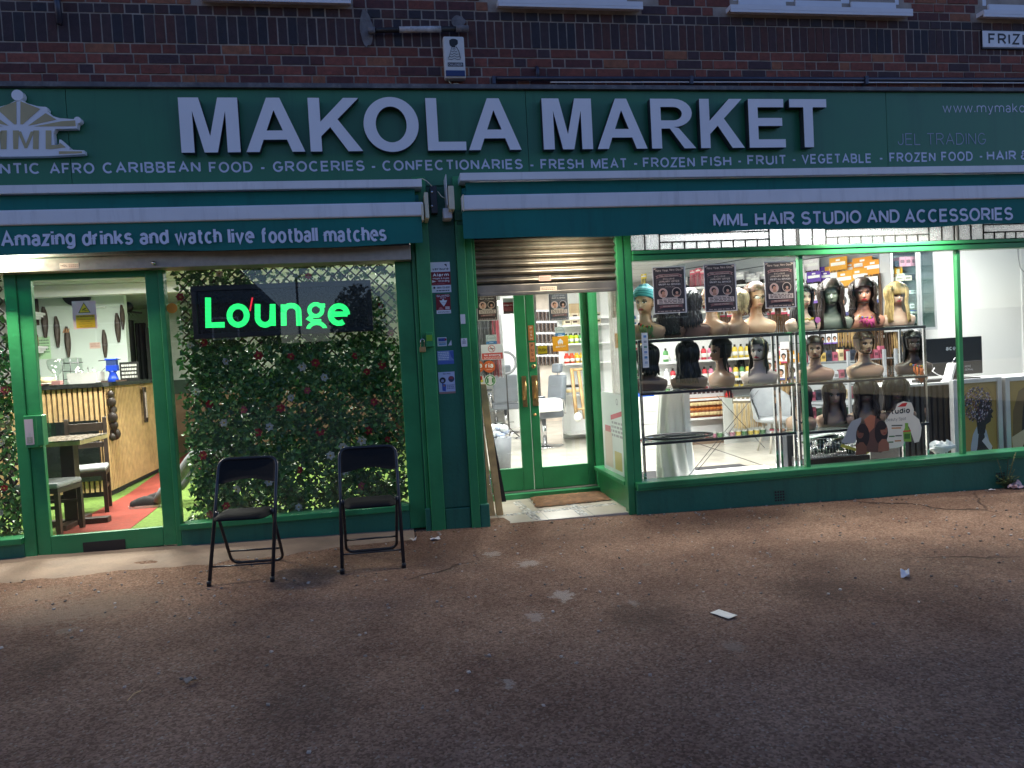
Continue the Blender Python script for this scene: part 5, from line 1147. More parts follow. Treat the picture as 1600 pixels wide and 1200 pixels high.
# bottle shelves, far left
BOT = [((.02, .03, .015), 'dark'), ((.25, .03, .02), 'red'), ((.5, .5, .48), 'clear'), ((.10, .05, .01), 'amber')]
def bottle_mb(b, c, h, r, col, cap=(20, 20, 22), lab=None):
    m_ = mat('bottle_%d_%d_%d' % tuple(int(v*255) for v in col), col, .15, var=.05, spec=.6); c = Vector(c)
    b.lathe([(r*.95, 0), (r, .01), (r, h*.58), (r*.75, h*.68), (r*.33, h*.78), (r*.33, h*.93)], m_, c, 12); b.lathe([(r*.38, h*.93), (r*.38, h)], ink(cap), c, 10)
    if lab: b.lathe([(r*1.02, h*.18), (r*1.02, h*.48)], ink(lab), c, 12)
def bottle(c, h, r, col, label, cat='bottle', group=None, cap=(20, 20, 22), lab=None):
    b = MB(); bottle_mb(b, c, h, r, col, cap, lab); return tag(b.build('bottle', loc=c), label, cat, group)
YB = 4.9
bx0 = P(20, 540, YB).x; bx1 = P(57, 540, YB).x
sf = thing('bottle_shelf', 'white moulded bar shelves carrying spirit bottles at the left of the bar', 'shelf', (bx1, YB, 1.7))
zs = [P(45, 487, YB).z, P(45, 541, YB).z, P(45, 593, YB).z-.02]
for z_ in zs[:2]:
    b = MB(); b.box((bx0-1.5, YB, z_-.03), (bx1, YB+.35, z_), WHITEG); b.box((bx0-1.5, YB+.02, z_-.06), (bx1-.03, YB+.35, z_-.0302), WHITEG); b.box((bx0-1.5, YB+.05, z_-.09), (bx1-.06, YB+.35, z_-.0602), WHITEG); b.build('shelf', sf)
b = MB(); b.box((bx0-1.5, YB+.36, .9), (xa-.001, YB+.45, 2.59), mat('grey_back_panel', (.45, .46, .42), .6)); b.build('back_panel', sf)
def row(xs, z, spec, where):
    for i, px_ in enumerate(xs):
        col, h, lab, nm = spec[i]; bottle((P(px_, 500, YB+.12).x, YB+.12, z), h, .035, col, '%s bottle %s' % (nm, where), group='bottles on the bar shelves', lab=lab, cap=random.choice([(20, 20, 22), (150, 30, 30), (190, 170, 90)]))
row((36, 41, 46, 51), zs[0]+.001, [((.5, .48, .45), .3, (180, 50, 45), 'clear red labelled'), ((.45, .1, .08), .31, (210, 205, 200), 'reddish'), ((.5, .5, .5), .29, (200, 205, 210), 'clear white labelled'), ((.4, .42, .45), .26, None, 'short clear')], 'on the top bar shelf')
row((33, 38, 43, 47.5, 53), zs[1]+.001, [((.012, .02, .012), .3, (200, 195, 180), 'black white labelled'), ((.25, .03, .02), .33, None, 'red'), ((.015, .02, .012), .34, (190, 185, 170), 'tall dark'), ((.012, .012, .014), .31, None, 'plain black'), ((.10, .05, .015), .26, (120, 80, 40), 'short amber')], 'on the middle bar shelf')
for px_, h, nm in ((45, .34, 'tall dark green wine bottle standing behind the bar top'), (52, .27, 'shorter dark wine bottle standing behind the bar top'), (39, .25, 'small dark bottle standing at the far end of the bar')):
    bottle((P(px_, 590, C.y+.4).x, C.y+.4, HB+.051), h, .037, (.015, .02, .014), nm, lab=(200, 200, 190) if h > .3 else None)
# things on the bar
YC = C.y+.15; ZC = HB+.0505
def onbar(px, y=YC): return P(px, 592, y).x
GLS = glass_mat('clear_bar_glass', (.86, .9, .88), .10)
t = thing('drink_dispenser', 'round upturned glass bottle on a small optic stand on the bar', 'dispenser', (onbar(89), YC, ZC))
x_ = onbar(89); b = MB(); b.lathe([(.02, .0), (.02, .12), (.035, .13), (.085, .2), (.095, .27), (.09, .3), (.06, .31)], GLS, (x_, YC, ZC), 18); b.build('bottle', t)
b = MB(); b.box((x_-.05, YC-.04, ZC), (x_+.05, YC+.04, ZC+.05), ink((150, 110, 105))); b.build('base', t, bev=.004)
t = thing('glass_jar', 'square wire bound glass jar standing at the back of the bar', 'jar', (onbar(115), YC+.3, ZC))
x_ = P(115, 592, YC+.3).x; b = MB(); b.box((x_-.085, YC+.24, ZC), (x_+.085, YC+.38, ZC+.32), GLS); b.build('body', t, bev=.01)
b = MB()
for z_ in (.06, .16, .26): b.tube([(x_-.088, YC+.235, ZC+z_), (x_+.088, YC+.235, ZC+z_), (x_+.088, YC+.385, ZC+z_), (x_-.088, YC+.385, ZC+z_)], .005, DARKM, 6, closed=True)
for xx in (-.088, 0, .088): b.tube([(x_+xx, YC+.234, ZC), (x_+xx, YC+.234, ZC+.32)], .005, DARKM, 6)
b.build('wire_frame', t)
t = thing('storage_tub', 'shallow grey plastic tub of cutlery and glasses on the bar', 'tub', (onbar(134), YC, ZC))
x0_, x1_ = onbar(110), onbar(158); b = MB(); GT = mat('grey_tub', (.42, .42, .40), .5)
b.prism([(x0_+.03, ZC), (x1_-.03, ZC), (x1_, ZC+.13), (x0_, ZC+.13)], YC-.1, YC-.09, GT); b.prism([(x0_+.03, ZC), (x1_-.03, ZC), (x1_, ZC+.13), (x0_, ZC+.13)], YC+.12, YC+.13, GT); b.box((x0_+.03, YC-.09, ZC), (x1_-.03, YC+.12, ZC+.01), GT); b.box((x0_, YC-.0895, ZC+.02), (x0_+.012, YC+.1195, ZC+.13), GT); b.box((x1_-.012, YC-.0895, ZC+.02), (x1_, YC+.1195, ZC+.13), GT); b.build('body', t)
b = MB()
for k in range(14): xx = random.uniform(x0_+.05, x1_-.05); b.tube([(xx, YC+random.uniform(-.05, .08), ZC+.08), (xx+random.uniform(-.08, .08), YC+random.uniform(-.05, .08), ZC+random.uniform(.14, .21))], random.uniform(.004, .012), random.choice([CHROME, GLS, DARKM, ink((200, 200, 195))]), 6)
b.build('contents', t)
t = thing('bottle_stand', 'bright blue bottle stand with funnel foot on the bar', 'stand', (onbar(177), YC, ZC)); x_ = onbar(177); BL = mat('bright_blue_plastic', (.01, .05, .45), .35)
b = MB(); b.lathe([(.07, 0), (.055, .05), (.035, .11), (.05, .13)], BL, (x_, YC, ZC), 16); b.build('foot', t)
b = MB(); b.box((x_-.06, YC-.05, ZC+.1305), (x_+.06, YC+.05, ZC+.20), BL); b.box((x_-.055, YC-.045, ZC+.2005), (x_+.055, YC+.045, ZC+.26), ink((40, 60, 110))); b.box((x_-.065, YC-.055, ZC+.2605), (x_+.065, YC+.055, ZC+.28), BL); b.build('holder', t, bev=.004)
b = MB(); b.tube([(x_-.15, YC, ZC+.262), (x_+.1, YC, ZC+.27)], .005, DARKM, 6); b.build('rod', t)
t = thing('chalk_board', 'little black menu board with white handwriting on the bar', 'menu board', (onbar(204), YC, ZC)); x_ = onbar(204)
p = Pad(x_-.115, ZC+.0, x_+.1, ZC+.23, YC, base=(14, 14, 14), thick=.012)
p.lines(.1, .9, .12, .92, 4, (185, 185, 180)); p.build('slate', parent=t)
b = MB(); q_ = onbar(161, YC+.02); b.box((onbar(160), YC-.05, ZC), (onbar(198), YC+.12, ZC+.02), mat('dark_tray', (.06, .035, .025), .5)); tag(b.build('tray', loc=(onbar(180), YC, ZC)), 'dark low tray under the blue bottle stand', 'tray') 
b = MB(); b.box((onbar(46), YC-.1, ZC), (onbar(70), YC+.1, ZC+.02), ink((120, 40, 40))); b.box((onbar(52), YC-.08, ZC+.021), (onbar(78), YC+.1, ZC+.03), ink((225, 220, 210))); tag(b.build('menu_pile', loc=(onbar(60), YC, ZC)), 'maroon menu with white sheets at the left of the bar', 'menus')
b = MB(); b.lathe([(.08, 0), (.1, .05), (.095, .09), (.05, .1)], ink((190, 170, 130)), (onbar(52), YC+.35, ZC), 16); tag(b.build('basket', loc=(onbar(52), YC+.35, ZC)), 'small straw basket by the dark bottles on the bar', 'basket')
# corridor: coat rack and dark coats
t = thing('coat_rack', 'wall rack with wire hangers and a black cap in the dark corridor', 'coat rack', P(205, 490, 7.3))
b = MB(); b.tube([P(196, 486, 7.3), P(222, 489, 7.4)], .015, DARKM, 8); b.build('rail', t)
b = MB(); b.sphere(P(200, 480, 7.3), .09, .09, .09, BLACK, 12); b.build('cap', t)
b = MB()
for px_ in (199, 204, 210): a_ = P(px_, 488, 7.3); b.tube([a_, a_+Vector((-.1, 0, -.14)), a_+Vector((.12, 0, -.16)), a_], .004, CHROME, 5)
b.build('hanger', t)
b = MB(); 
for k, (px0, px1, y0, y1, c) in enumerate(((210, 232, 505, 562, (.015, .018, .022)), (203, 212, 500, 570, (.09, .10, .10)), (225, 262, 512, 585, (.05, .055, .055)))):
    a_ = P(px0, y0, 7.2); c_ = P(px1, y1+30, 7.2)
    vs = []; 
    for i in range(9):
        for j in range(2): vs.append((a_.x+(c_.x-a_.x)*i/8, 7.2+.1*math.sin(i*2.1+k), a_.z if j else c_.z))
    b = MB(); b.add(vs+[(x, y+.06, z) for x, y, z in vs], [(2*i, 2*i+2, 2*i+3, 2*i+1) for i in range(8)]+[(18+2*i+1, 18+2*i+3, 18+2*i+2, 18+2*i) for i in range(8)]+[(2*i+1, 2*i+3, 18+2*i+3, 18+2*i+1) for i in range(8)], mat('coat_cloth_%d' % k, c, .9), None, True)
    tag(b.build('hanging_coat', loc=a_), ('long black coat hanging in the corridor', 'slim grey coat hanging next to the black coat', 'dark grey coat hanging farthest from the bar wall')[k], 'coat')
# table and two dining chairs by the door
TB = G(118, 820, FLZ)
t = thing('bar_table', 'small dark table with pale worn edge and pedestal foot beside the lounge door', 'table', TB)
a_ = P(60, 688, TB.y); zt = P(100, 684, TB.y).z
b = MB(); x0_, x1_ = P(62, 688, TB.y).x, P(150, 680, TB.y).x; b.box((x0_, TB.y-.38, zt-.05), (x1_, TB.y+.3, zt-.012), mat('worn_table_edge', (.34, .27, .13), .5, var=.3, scale=20)); b.box((x0_, TB.y-.38, zt-.0118), (x1_, TB.y+.3, zt), mat('patterned_table_top', (.14, .12, .10), .25, var=.6, scale=30)); b.build('top', t, bev=.004)
xm_ = (x0_+x1_)/2; b = MB(); b.box((xm_-.06, TB.y-.06, FLZ+.06), (xm_+.06, TB.y+.06, zt-.0505), WOODD); b.build('pedestal', t, bev=.004)
b = MB(); b.box((xm_-.32, TB.y-.05, FLZ), (xm_+.32, TB.y+.05, FLZ+.0595), WOODD); b.box((xm_-.05, TB.y-.3, FLZ+.001), (xm_+.05, TB.y+.3, FLZ+.055), WOODD); b.build('foot', t, bev=.01)
def dining(lab):
    t = thing('dining_chair', lab, 'chair', group='dark dining chairs by the bar')
    b = MB(); b.box((-.2, -.2, .44), (.2, .2, .49), GREYF); b.build('seat', t, bev=.018, local=True)
    b = MB(); b.box((-.2, -.2, .395), (.2, .2, .4395), WOODD); b.build('seat_rail', t, bev=.003, local=True)
    for x, y, h in ((-.18, -.18, .395), (.18, -.18, .395)):
        b = MB(); b.box((x-.02, y-.02, 0), (x+.02, y+.02, h), WOODD); b.build('leg', t, bev=.003, local=True)
    for x in (-.18, .18):
        b = MB(); b.obox((x, .2, .2), (.02, 0, 0), (0, .02, 0), (0, -.01, .2), WOODD); b.obox((x, .225, .69), (.02, 0, 0), (0, .018, 0), (0, .035, .295), WOODD); b.build('rear_leg', t, bev=.003, local=True)
    b = MB(); b.box((-.16, .215, .84), (.16, .245, .93), WOODD); b.box((-.16, .21, .66), (.16, .23, .72), WOODD); b.build('back_rail', t, bev=.004, local=True)
    for s in (-1, 1):
        b = MB(); b.box((s*.18-.011, -.16, .25), (s*.18+.011, .18, .28), WOODD); b.build('stretcher', t, local=True)
    return t
c1 = dining('dark wooden dining chair nearest the lounge door, its back to the left'); q = G(92, 832, FLZ); c1.location = (q.x-.05, q.y-.02, FLZ); c1.rotation_euler = (0, 0, R(82))
q = G(152, 802, FLZ); c2 = dup(c1, (q.x-.12, q.y+.12, FLZ), R(15), label='dark dining chair on the far side of the pedestal table against the bar'); 
# speaker / black panel low on the bar front
b = MB(); a_ = P(70, 660, C.y-.03); c_ = P(161, 770, C.y-.03); b.box((a_.x, C.y-.05, FLZ+.2), (c_.x, C.y-.004, P(120, 658, C.y).z), mat('black_gloss_panel', (.012, .015, .014), .2, var=.3)); tag(b.build('leaning_board', loc=(a_.x, C.y-.03, FLZ+.2)), 'large glossy black board leaning against the slatted bar front', 'board')
# ------------------------------------------------------------------ seated visitor whose leg shows beside the ivy screen
JEAN = mat('grey_jeans', (.20, .21, .22), .9, var=.15, scale=30); SKIN = mat('brown_skin', (.16, .08, .05), .5)
F0 = G(228, 793, FLZ); per = thing('person', 'seated visitor in grey jeans and black white soled shoes, legs stretched out', 'person', F0)
def skin(name, verts, edges, mt, parent, sub=2):
    me = bpy.data.meshes.new(name); off = LOC[parent.name]
    me.from_pydata([Vector(v[:3])-off for v in verts], [], []) if False else me.from_pydata([tuple(Vector(v[:3])-off) for v in verts], edges, [])
    me.materials.append(mt); o = bpy.data.objects.new(name, me); COL.objects.link(o); o.parent = parent; LOC[o.name] = off
    sm_ = o.modifiers.new('s', 'SKIN'); 
    for i, v in enumerate(verts): me.skin_vertices[0].data[i].radius = (v[3], v[3] if len(v) < 5 else v[4])
    me.skin_vertices[0].data[0].use_root = True
    sb = o.modifiers.new('u', 'SUBSURF'); sb.levels = sb.render_levels = sub
    return o
hx, hy, hz = F0.x+1.0, F0.y+.1, FLZ+.52
body = [(hx, hy, hz, .14), (hx+.1, hy, hz+.22, .15), (hx+.14, hy, hz+.42, .17, .13), (hx+.13, hy, hz+.53, .065), (hx+.09, hy, hz+.60, .055),
        (hx-.05, hy-.1, hz-.02, .1), (hx-.46, hy-.12, hz+.02, .075), (F0.x+.22, F0.y-.02, FLZ+.13, .05),
        (hx-.05, hy+.1, hz-.02, .1), (hx-.44, hy+.14, hz+.02, .075), (F0.x+.30, F0.y+.16, FLZ+.13, .05),
        (hx+.13, hy-.2, hz+.42, .06), (hx, hy-.27, hz+.16, .045), (hx-.26, hy-.2, hz+.12, .038), (hx+.13, hy+.2, hz+.42, .06), (hx, hy+.27, hz+.16, .045), (hx-.26, hy+.2, hz+.12, .038)]
o = skin('clothed_body', body, [(0,1),(1,2),(2,3),(3,4),(0,5),(5,6),(6,7),(0,8),(8,9),(9,10),(2,11),(11,12),(12,13),(2,14),(14,15),(15,16)], JEAN, per)
b = MB(); b.sphere((hx+.06, hy, hz+.72), .09, .075, .115, SKIN, 16); b.sphere((hx-.03, hy, hz+.71), .022, .014, .02, SKIN, 8); b.build('head', per)
b = MB(); b.sphere((hx+.08, hy, hz+.755), .095, .082, .095, BLACK, 16); b.build('hair', per)
for k, (fx, fy, zz) in enumerate(((F0.x, F0.y-.02, FLZ+.004), (F0.x+.06, F0.y+.17, FLZ+.004))):
    t_ = MB(); BLS = mat('black_canvas_shoe', (.015, .013, .013), .8)
    up = [(.15, .045, .03), (.11, .07, .045), (.06, .09, .05), (0, .10, .048), (-.06, .085, .05), (-.11, .065, .05), (-.145, .045, .035)]
    vs = []; n = 12
    for x, h, wd in up:
        for i in range(n+1): a_ = math.pi*i/n; vs.append((fx+x, fy+wd*math.cos(a_), zz+.025+h*math.sin(a_)))
    fs = [(i*(n+1)+k_, (i+1)*(n+1)+k_, (i+1)*(n+1)+k_+1, i*(n+1)+k_+1) for i in range(len(up)-1) for k_ in range(n)]+[tuple(range(n+1)), tuple(range(len(vs)-1, len(vs)-n-2, -1))]
    t_.add(vs, fs, BLS, None, True); sh_o = t_.build('shoe', per)
    s_ = MB(); outl = [(.16, 0), (.15, .03), (.08, .052), (-.05, .055), (-.13, .045), (-.165, 0), (-.13, -.045), (-.05, -.055), (.08, -.052), (.15, -.03)]; m_ = len(outl)
    s_.add([(fx+x, fy+y, zz) for x, y in outl]+[(fx+x, fy+y, zz+.027) for x, y in outl], [tuple(range(m_)), tuple(range(2*m_-1, m_-1, -1))]+[(i, m_+i, m_+(i+1) % m_, (i+1) % m_) for i in range(m_)], ink((225, 222, 215))); s_.build('sole', sh_o)
    b = MB(); b.tube([(fx+.12, fy, zz+.05), (fx+.19, fy, zz+.16), (fx+.26, fy+.01, zz+.22)], [.048, .05, .052], JEAN, 12); b.build('trouser_cuff', per)
t = thing('stool', 'padded stool the seated visitor sits on behind the ivy screen', 'stool', (hx, hy, FLZ))
b = MB(); b.box((hx-.2, hy-.2, FLZ+.36), (hx+.2, hy+.2, FLZ+.40), BLKF); b.build('seat', t, bev=.015)
for i in (-1, 1):
    for j in (-1, 1):
        b = MB(); b.tube([(hx+.15*i, hy+.15*j, FLZ+.36), (hx+.2*i, hy+.2*j, FLZ)], .016, WOODD, 8); b.build('leg', t)
# ------------------------------------------------------------------ ivy screens
def petals(b, col, r=.037):
    m_ = mat('petal_%d_%d_%d' % tuple(int(v*255) for v in col), col, .6, var=.2, scale=30)
    for ring, (n, rr, lift) in enumerate(((6, r, .004), (5, r*.62, .014))):
        for i in range(n):
            a_ = 2*math.pi*i/n+ring*.5; d = Vector((math.cos(a_), 0, math.sin(a_))); p_ = Vector((-d.z, 0, d.x)); y0 = Vector((0, -lift, 0)); y1 = Vector((0, -lift-.012, 0))
            b.add([y0, y0+d*rr*.55+p_*rr*.42, y1+d*rr, y0+d*rr*.55-p_*rr*.42], [(0, 1, 2, 3)], m_)
    b.sphere((0, -.018, 0), r*.22, r*.2, r*.22, mat('flower_centre', (.5, .35, .05), .7), 6)
FLW = []
LEAFC = mat('artificial_ivy_leaf', (1, 1, 1), .38, var=.25, scale=9, attr=True, spec=.5)
def ivy(label, x0, x1, z0, z1, Y, nleaf, flowers, dens):
    t = thing('ivy_screen', label, 'ivy screen', ((x0+x1)/2, Y, z0)); TW = mat('brown_lattice', (.055, .035, .02), .7, var=.3)
    b = MB(); s = .10; k = 0; Wd, Hh = x1-x0, z1-z0
    def clip(px, pz, dx):
        # diagonal through the rectangle
        pts = []
        for tt in [i*.01 for i in range(int(Hh/.01)+1)]:
            x = px+dx*tt; z = z0+tt
            if x0 <= x <= x1: pts.append((x, z))
        return (pts[0], pts[-1]) if len(pts) > 3 else None
    for dx in (1, -1):
        st = x0-Hh if dx > 0 else x0
        while st < (x1 if dx > 0 else x1+Hh):
            c_ = clip(st, 0, dx)
            if c_:
                (ax, az), (cx, cz) = c_; mid = Vector(((ax+cx)/2, Y+(.006 if dx > 0 else -.004), (az+cz)/2)); hv = Vector(((cx-ax)/2, 0, (cz-az)/2)); nv = Vector((-hv.z, 0, hv.x)).normalized()*.0065
                b.obox(mid, hv, nv, (0, .004, 0), TW)
            st += s
    b.build('lattice', t)
    b = MB(); pal = [(.025, .07, .012), (.035, .09, .016), (.02, .05, .012), (.055, .12, .025), (.10, .16, .045), (.03, .075, .02)]
    cnt = 0
    while cnt < nleaf:
        x = random.uniform(x0-.03, x1+.03); z = random.uniform(z0, z1+.02); u = (x-x0)/(x1-x0); v = (z-z0)/(z1-z0)
        if random.random() > dens(u, v)*(.62+.7*mn.noise((x*5, z*5, 2))): continue
        y = Y-.01-abs(random.gauss(0, .022)) if random.random() < .72 else Y+random.uniform(.005, .05); r_ = random.uniform(.018, .034)
        d = Vector((random.gauss(0, 1), random.gauss(-.25, .5), random.gauss(-.3, .8))).normalized(); nrm_ = Vector((random.gauss(0, .55), -1, random.gauss(.35, .5))).normalized()
        p_ = d.cross(nrm_); 
        if p_.length < .1: continue
        p_.normalize(); nn = p_.cross(d).normalized(); c = Vector((x, y, z)); col = random.choice(pal); kk = random.uniform(1.5, 3.0); col = tuple(v_*kk for v_ in col)
        fold = nn*r_*.22
        b.add([c, c+d*r_*.35+p_*r_*.75+fold, c+d*r_*.9+p_*r_*.42+fold*.6, c+d*r_*1.7, c+d*r_*.9-p_*r_*.42+fold*.6, c+d*r_*.35-p_*r_*.75+fold, c+d*r_*.9], [(0, 6, 2, 1), (6, 3, 2), (0, 5, 4, 6), (6, 4, 3)], LEAFC, col); cnt += 1
    tag(b.build('leaves', t))
    if not FLW:
        for col in ((.42, .02, .03), (.72, .66, .56), (.55, .10, .12)):
            q_ = MB(); petals(q_, col); FLW.append(q_)
    made = {}
    for (x, z, k) in flowers:
        if k not in made: o = FLW[k].build('flower', t, local=True); made[k] = o
        else: o = made[k].copy(); COL.objects.link(o); o.parent = t
        o.location = Vector((x, Y-.055, z))-LOC[t.name]; sc_f = random.uniform(.8, 1.25); o.scale = (sc_f,)*3; o.rotation_euler = (random.uniform(-.4, .4), random.uniform(0, 6), random.uniform(-.5, .5))
    return t
YV = .30
fl = []
for px_, py_, k in ((281, 464, 0), (321, 535, 0), (297, 539, 1), (352, 565, 1), (405, 556, 0), (455, 557, 0), (473, 573, 1), (493, 566, 0), (506, 590, 1), (555, 556, 0), (574, 580, 0), (597, 571, 0), (308, 612, 1), (327, 631, 0), (382, 640, 2), (454, 621, 1), (440, 638, 0), (319, 711, 0), (345, 735, 0), (420, 753, 1), (501, 674, 0), (575, 672, 0), (566, 688, 1), (606, 686, 0), (536, 697, 1), (517, 711, 1), (564, 759, 2), (470, 734, 0), (354, 790, 0), (330, 803, 2), (467, 792, 1), (404, 675, 0), (421, 667, 1), (372, 763, 1), (594, 478, 0), (610, 520, 2), (343, 428, 1), (482, 432, 0), (540, 735, 1), (585, 628, 0), (350, 660, 1), (480, 610, 2)):
    q = P(px_, py_, YV-.05); fl.append((q.x, q.z, k))
def dn(u, v):
    d = 1.0
    if v > .70: d = .55-.7*(v-.70)
    if v > .86: d = .42
    if v > .86 and u > .4: d = .22
    if u < .03: d *= .35
    if u > .93: d *= .45
    return d
x0_ = P(290, 600, YV).x; ivy('tall artificial ivy screen with red and white flowers behind the lounge window', x0_, .085, .12, 2.34, YV, 15000, fl, dn)
fl2 = []
for px_, py_, k in ((8, 762, 0), (5, 690, 1), (14, 655, 1), (10, 610, 2), (3, 800, 1)): q = P(px_, py_, YV-.05); fl2.append((q.x, q.z, k))
ivy('ivy screen sliver with yellow leaves at the far left of the lounge door', -4.2, P(28, 700, YV).x-.02, .12, 2.34, YV, 4200, fl2, lambda u, v: 1.0 if v < .78 else .4)
b = MB(); a_ = P(570, 560, YV+.1); c_ = P(636, 810, YV+.1); b.prism([(P(610, 640, .42).x, P(610, 640, .42).z), (P(634, 610, .42).x, P(634, 610, .42).z), (P(640, 690, .42).x, P(640, 690, .42).z), (P(618, 690, .42).x, P(618, 690, .42).z)], .42, .44, mat('coral_cloth', (.5, .13, .1), .9)); tag(b.build('coral_cloth', loc=P(630, 660, .42)), 'coral red cloth glimpsed at the right edge of the ivy screen', 'cloth')
# ------------------------------------------------------------------ LED sign hanging in the window
YE = .14
led = thing('led_sign', 'black framed LED matrix sign lit with the green word Lounge', 'LED sign', P(440, 486, YE))
a = P(297, 448, YE); c = P(584, 522, YE); zt = P(440, 442, YE).z; zb = P(440, 523.5, YE).z
b = MB(); fw = .042
b.box((a.x, YE, zt-fw), (c.x, YE+.07, zt), BLACK); b.box((a.x, YE, zb), (c.x, YE+.07, zb+fw), BLACK); b.box((a.x, YE+.0005, zb+fw+.0002), (a.x+fw, YE+.07, zt-fw-.0002), BLACK); b.box((c.x-fw, YE+.0005, zb+fw+.0002), (c.x, YE+.07, zt-fw-.0002), BLACK); b.build('frame', led, bev=.003)
b = MB(); b.box((a.x+fw, YE+.03, zb+fw), (c.x-fw, YE+.06, zt-fw), mat('led_matrix_black', (.012, .013, .013), .25, var=.2, scale=40)); b.build('panel', led)
def el(cx, cy, rx, ry, a0, a1, n=26): return [(cx+rx*math.cos(R(a0+(a1-a0)*i/n)), cy-ry*math.sin(R(a0+(a1-a0)*i/n))) for i in range(n+1)]
STK = [[(325, 465), (325.5, 508), (351, 507.5)], el(372, 493, 13.5, 14.5, 0, 360), [(402.5, 475), (402.5, 495)]+el(414, 496, 11.5, 11.5, 180, 360)+[(426, 475)], [(426, 476), (426.5, 509)],
       [(443, 475.5), (443.5, 509)], [(443, 489)]+el(455, 487, 11.5, 9.5, 180, 0)+[(467.5, 509)], el(493.5, 484.5, 10, 9.2, 0, 360), [(497, 477.5), (508, 477.5)], [(488, 493), (483, 498), (489, 501.5), (502, 502)], el(495, 516, 13.5, 11.5, 10, 170),
       el(529.5, 491.5, 13, 13.5, 0, 305), [(517, 491), (543, 490.5)]]
def dseg(p, a, c):
    dx, dy = c[0]-a[0], c[1]-a[1]; L = dx*dx+dy*dy; t = 0 if L == 0 else max(0, min(1, ((p[0]-a[0])*dx+(p[1]-a[1])*dy)/L)); return math.hypot(p[0]-a[0]-t*dx, p[1]-a[1]-t*dy)
LE = emit('green_led', (.02, 1.0, .20), 0.8); LE2 = emit('green_led_dim', (.10, 1.0, .25), .5); REDL = emit('red_led', (1, .03, .05), .6)
b = MB(); rd = MB()
def led_run(mb, px_pts, wpx, mt, k):
    q = [((lambda w: (w.x, w.z))(P(x, y, YE+.028))) for x, y in px_pts]; Lf, Rt, cl = stroke_faces(q, wpx*.00515); n = len(Lf); y = YE+.0285-.0003*k
    mb.add([(a, y, c) for a, c in Lf]+[(a, y, c) for a, c in Rt], [(i, n+i, n+(i+1) % n, (i+1) % n) for i in range(n if cl else n-1)], mt)
for k, st in enumerate(STK): led_run(b, st, 9.2 if not 6 <= k <= 9 else 7.0, LE, k)
led_run(rd, [(394.5, 465), (390.5, 486)], 2.4, REDL, 12)
# dark rows between the diodes
z = zb+fw+.004
while z < zt-fw-.004: b.box((a.x+fw+.02, YE+.0235, z-.0011), (c.x-fw-.02, YE+.0238, z+.0011), BLACK); z += .0112
b.build('lettering', led); rd.build('red_accent', led)
# ------------------------------------------------------------------ assumed lamps behind both valances, unseen, read off the warm spill light
def strip(name, lab, x, y, z, ln, power, col, rx=0.0, sp=None):
    t = thing(name, lab, 'lamp', (x, y, z))
    b = MB(); b.box((x-ln/2, y-.03, z), (x+ln/2, y+.03, z+.04), WHITEG); b.build('casing', t)
    b = MB(); b.box((x-ln/2+.01, y-.022, z-.012), (x+ln/2-.01, y+.022, z-.0005), emit('assumed_warm_tube', col, 4)); b.build('tube', t)
    L = bpy.data.lights.new('lamp', 'AREA'); L.shape = 'RECTANGLE'; L.size = ln; L.size_y = .04; L.energy = power; L.color = col
    o = bpy.data.objects.new('lamp', L); COL.objects.link(o); o.parent = t; o.location = (0, 0, -.02); o.rotation_euler = (rx, 0, 0); return t
strip('assumed_awning_lamp', 'assumed short warm lamp, unseen behind the lounge awning valance', -3.0, -.21, 2.56, .5, 24, (1, .90, .74))  # assumed lamp, unseen; added for the warm light on frames and threshold
strip('assumed_awning_lamp', 'assumed warm lamp batten, unseen behind the hair studio awning valance over the doorway', 1.6, -.225, 2.50, .5, 7, (1, .88, .70))  # assumed as well; added for the light on the shutter
strip('assumed_awning_lamp', 'assumed warm lamp batten, unseen behind the hair studio awning valance over the long window', 4.7, -.225, 2.50, 1.2, 19, (1, .92, .80))  # unseen, assumed; added to light the window header and pavement
# ================================================================== hair shop interior
RZ = -.03
SHF = tile_mat('cream_shop_tiles', (.56, .53, .46), (.53, .50, .44), .6, .004, (.42, .40, .36), .18)
b = MB(); b.box((.76, 1.351, -.3), (2.3, 13.5, RZ), SHF); b.box((2.3001, .101, -.3), (10, 13.5, RZ), SHF); struct(b.build('shop_floor'))
b = MB(); b.box((.72, 1.31, 2.85), (2.21, 13.5, 2.95), PLASTER); b.box((2.2101, .08, 2.85), (10, 13.5, 2.95), PLASTER)
for i in range(20): b.box((2.3, .5+.62*i, 2.847), (9.9, .51+.62*i, 2.8499), ink((200, 200, 196)))
for i in range(12): b.box((2.4+.62*i, .2, 2.8465), (2.41+.62*i, 13.4, 2.8495), ink((200, 200, 196)))
struct(b.build('shop_ceiling'))
b = MB(); b.box((.72, 13.4, -.3), (10, 13.5, 2.95), PLASTER); b.box((9.9, .11, -.3), (10, 13.4, 2.95), PLASTER); struct(b.build('shop_wall'))
def assumed_shop_light(lab, x, y, lx, ly, p): tube_light('ceiling_light', lab, (x, y, 2.8), lx, ly, p, (1, .98, .95), 4, 2.85)
SP = 60
assumed_shop_light('assumed lit ceiling panel over the window display', 3.6, .75, 1.8, .25, SP*1.7); assumed_shop_light('assumed lit ceiling panel above the salon chairs', 2.0, 3.6, .3, 1.4, SP*.9); assumed_shop_light('assumed lit ceiling panel over the till', 6.6, 1.2, 1.2, .3, SP*.7); assumed_shop_light('assumed lit ceiling panel deep in the shop', 3.2, 7.5, .3, 1.4, SP*1.0); assumed_shop_light('assumed lit ceiling panel just inside the double door', 1.5, 2.0, 1.0, .3, SP*.6)  # unseen panels, assumed and placed to brighten the shop and wig heads
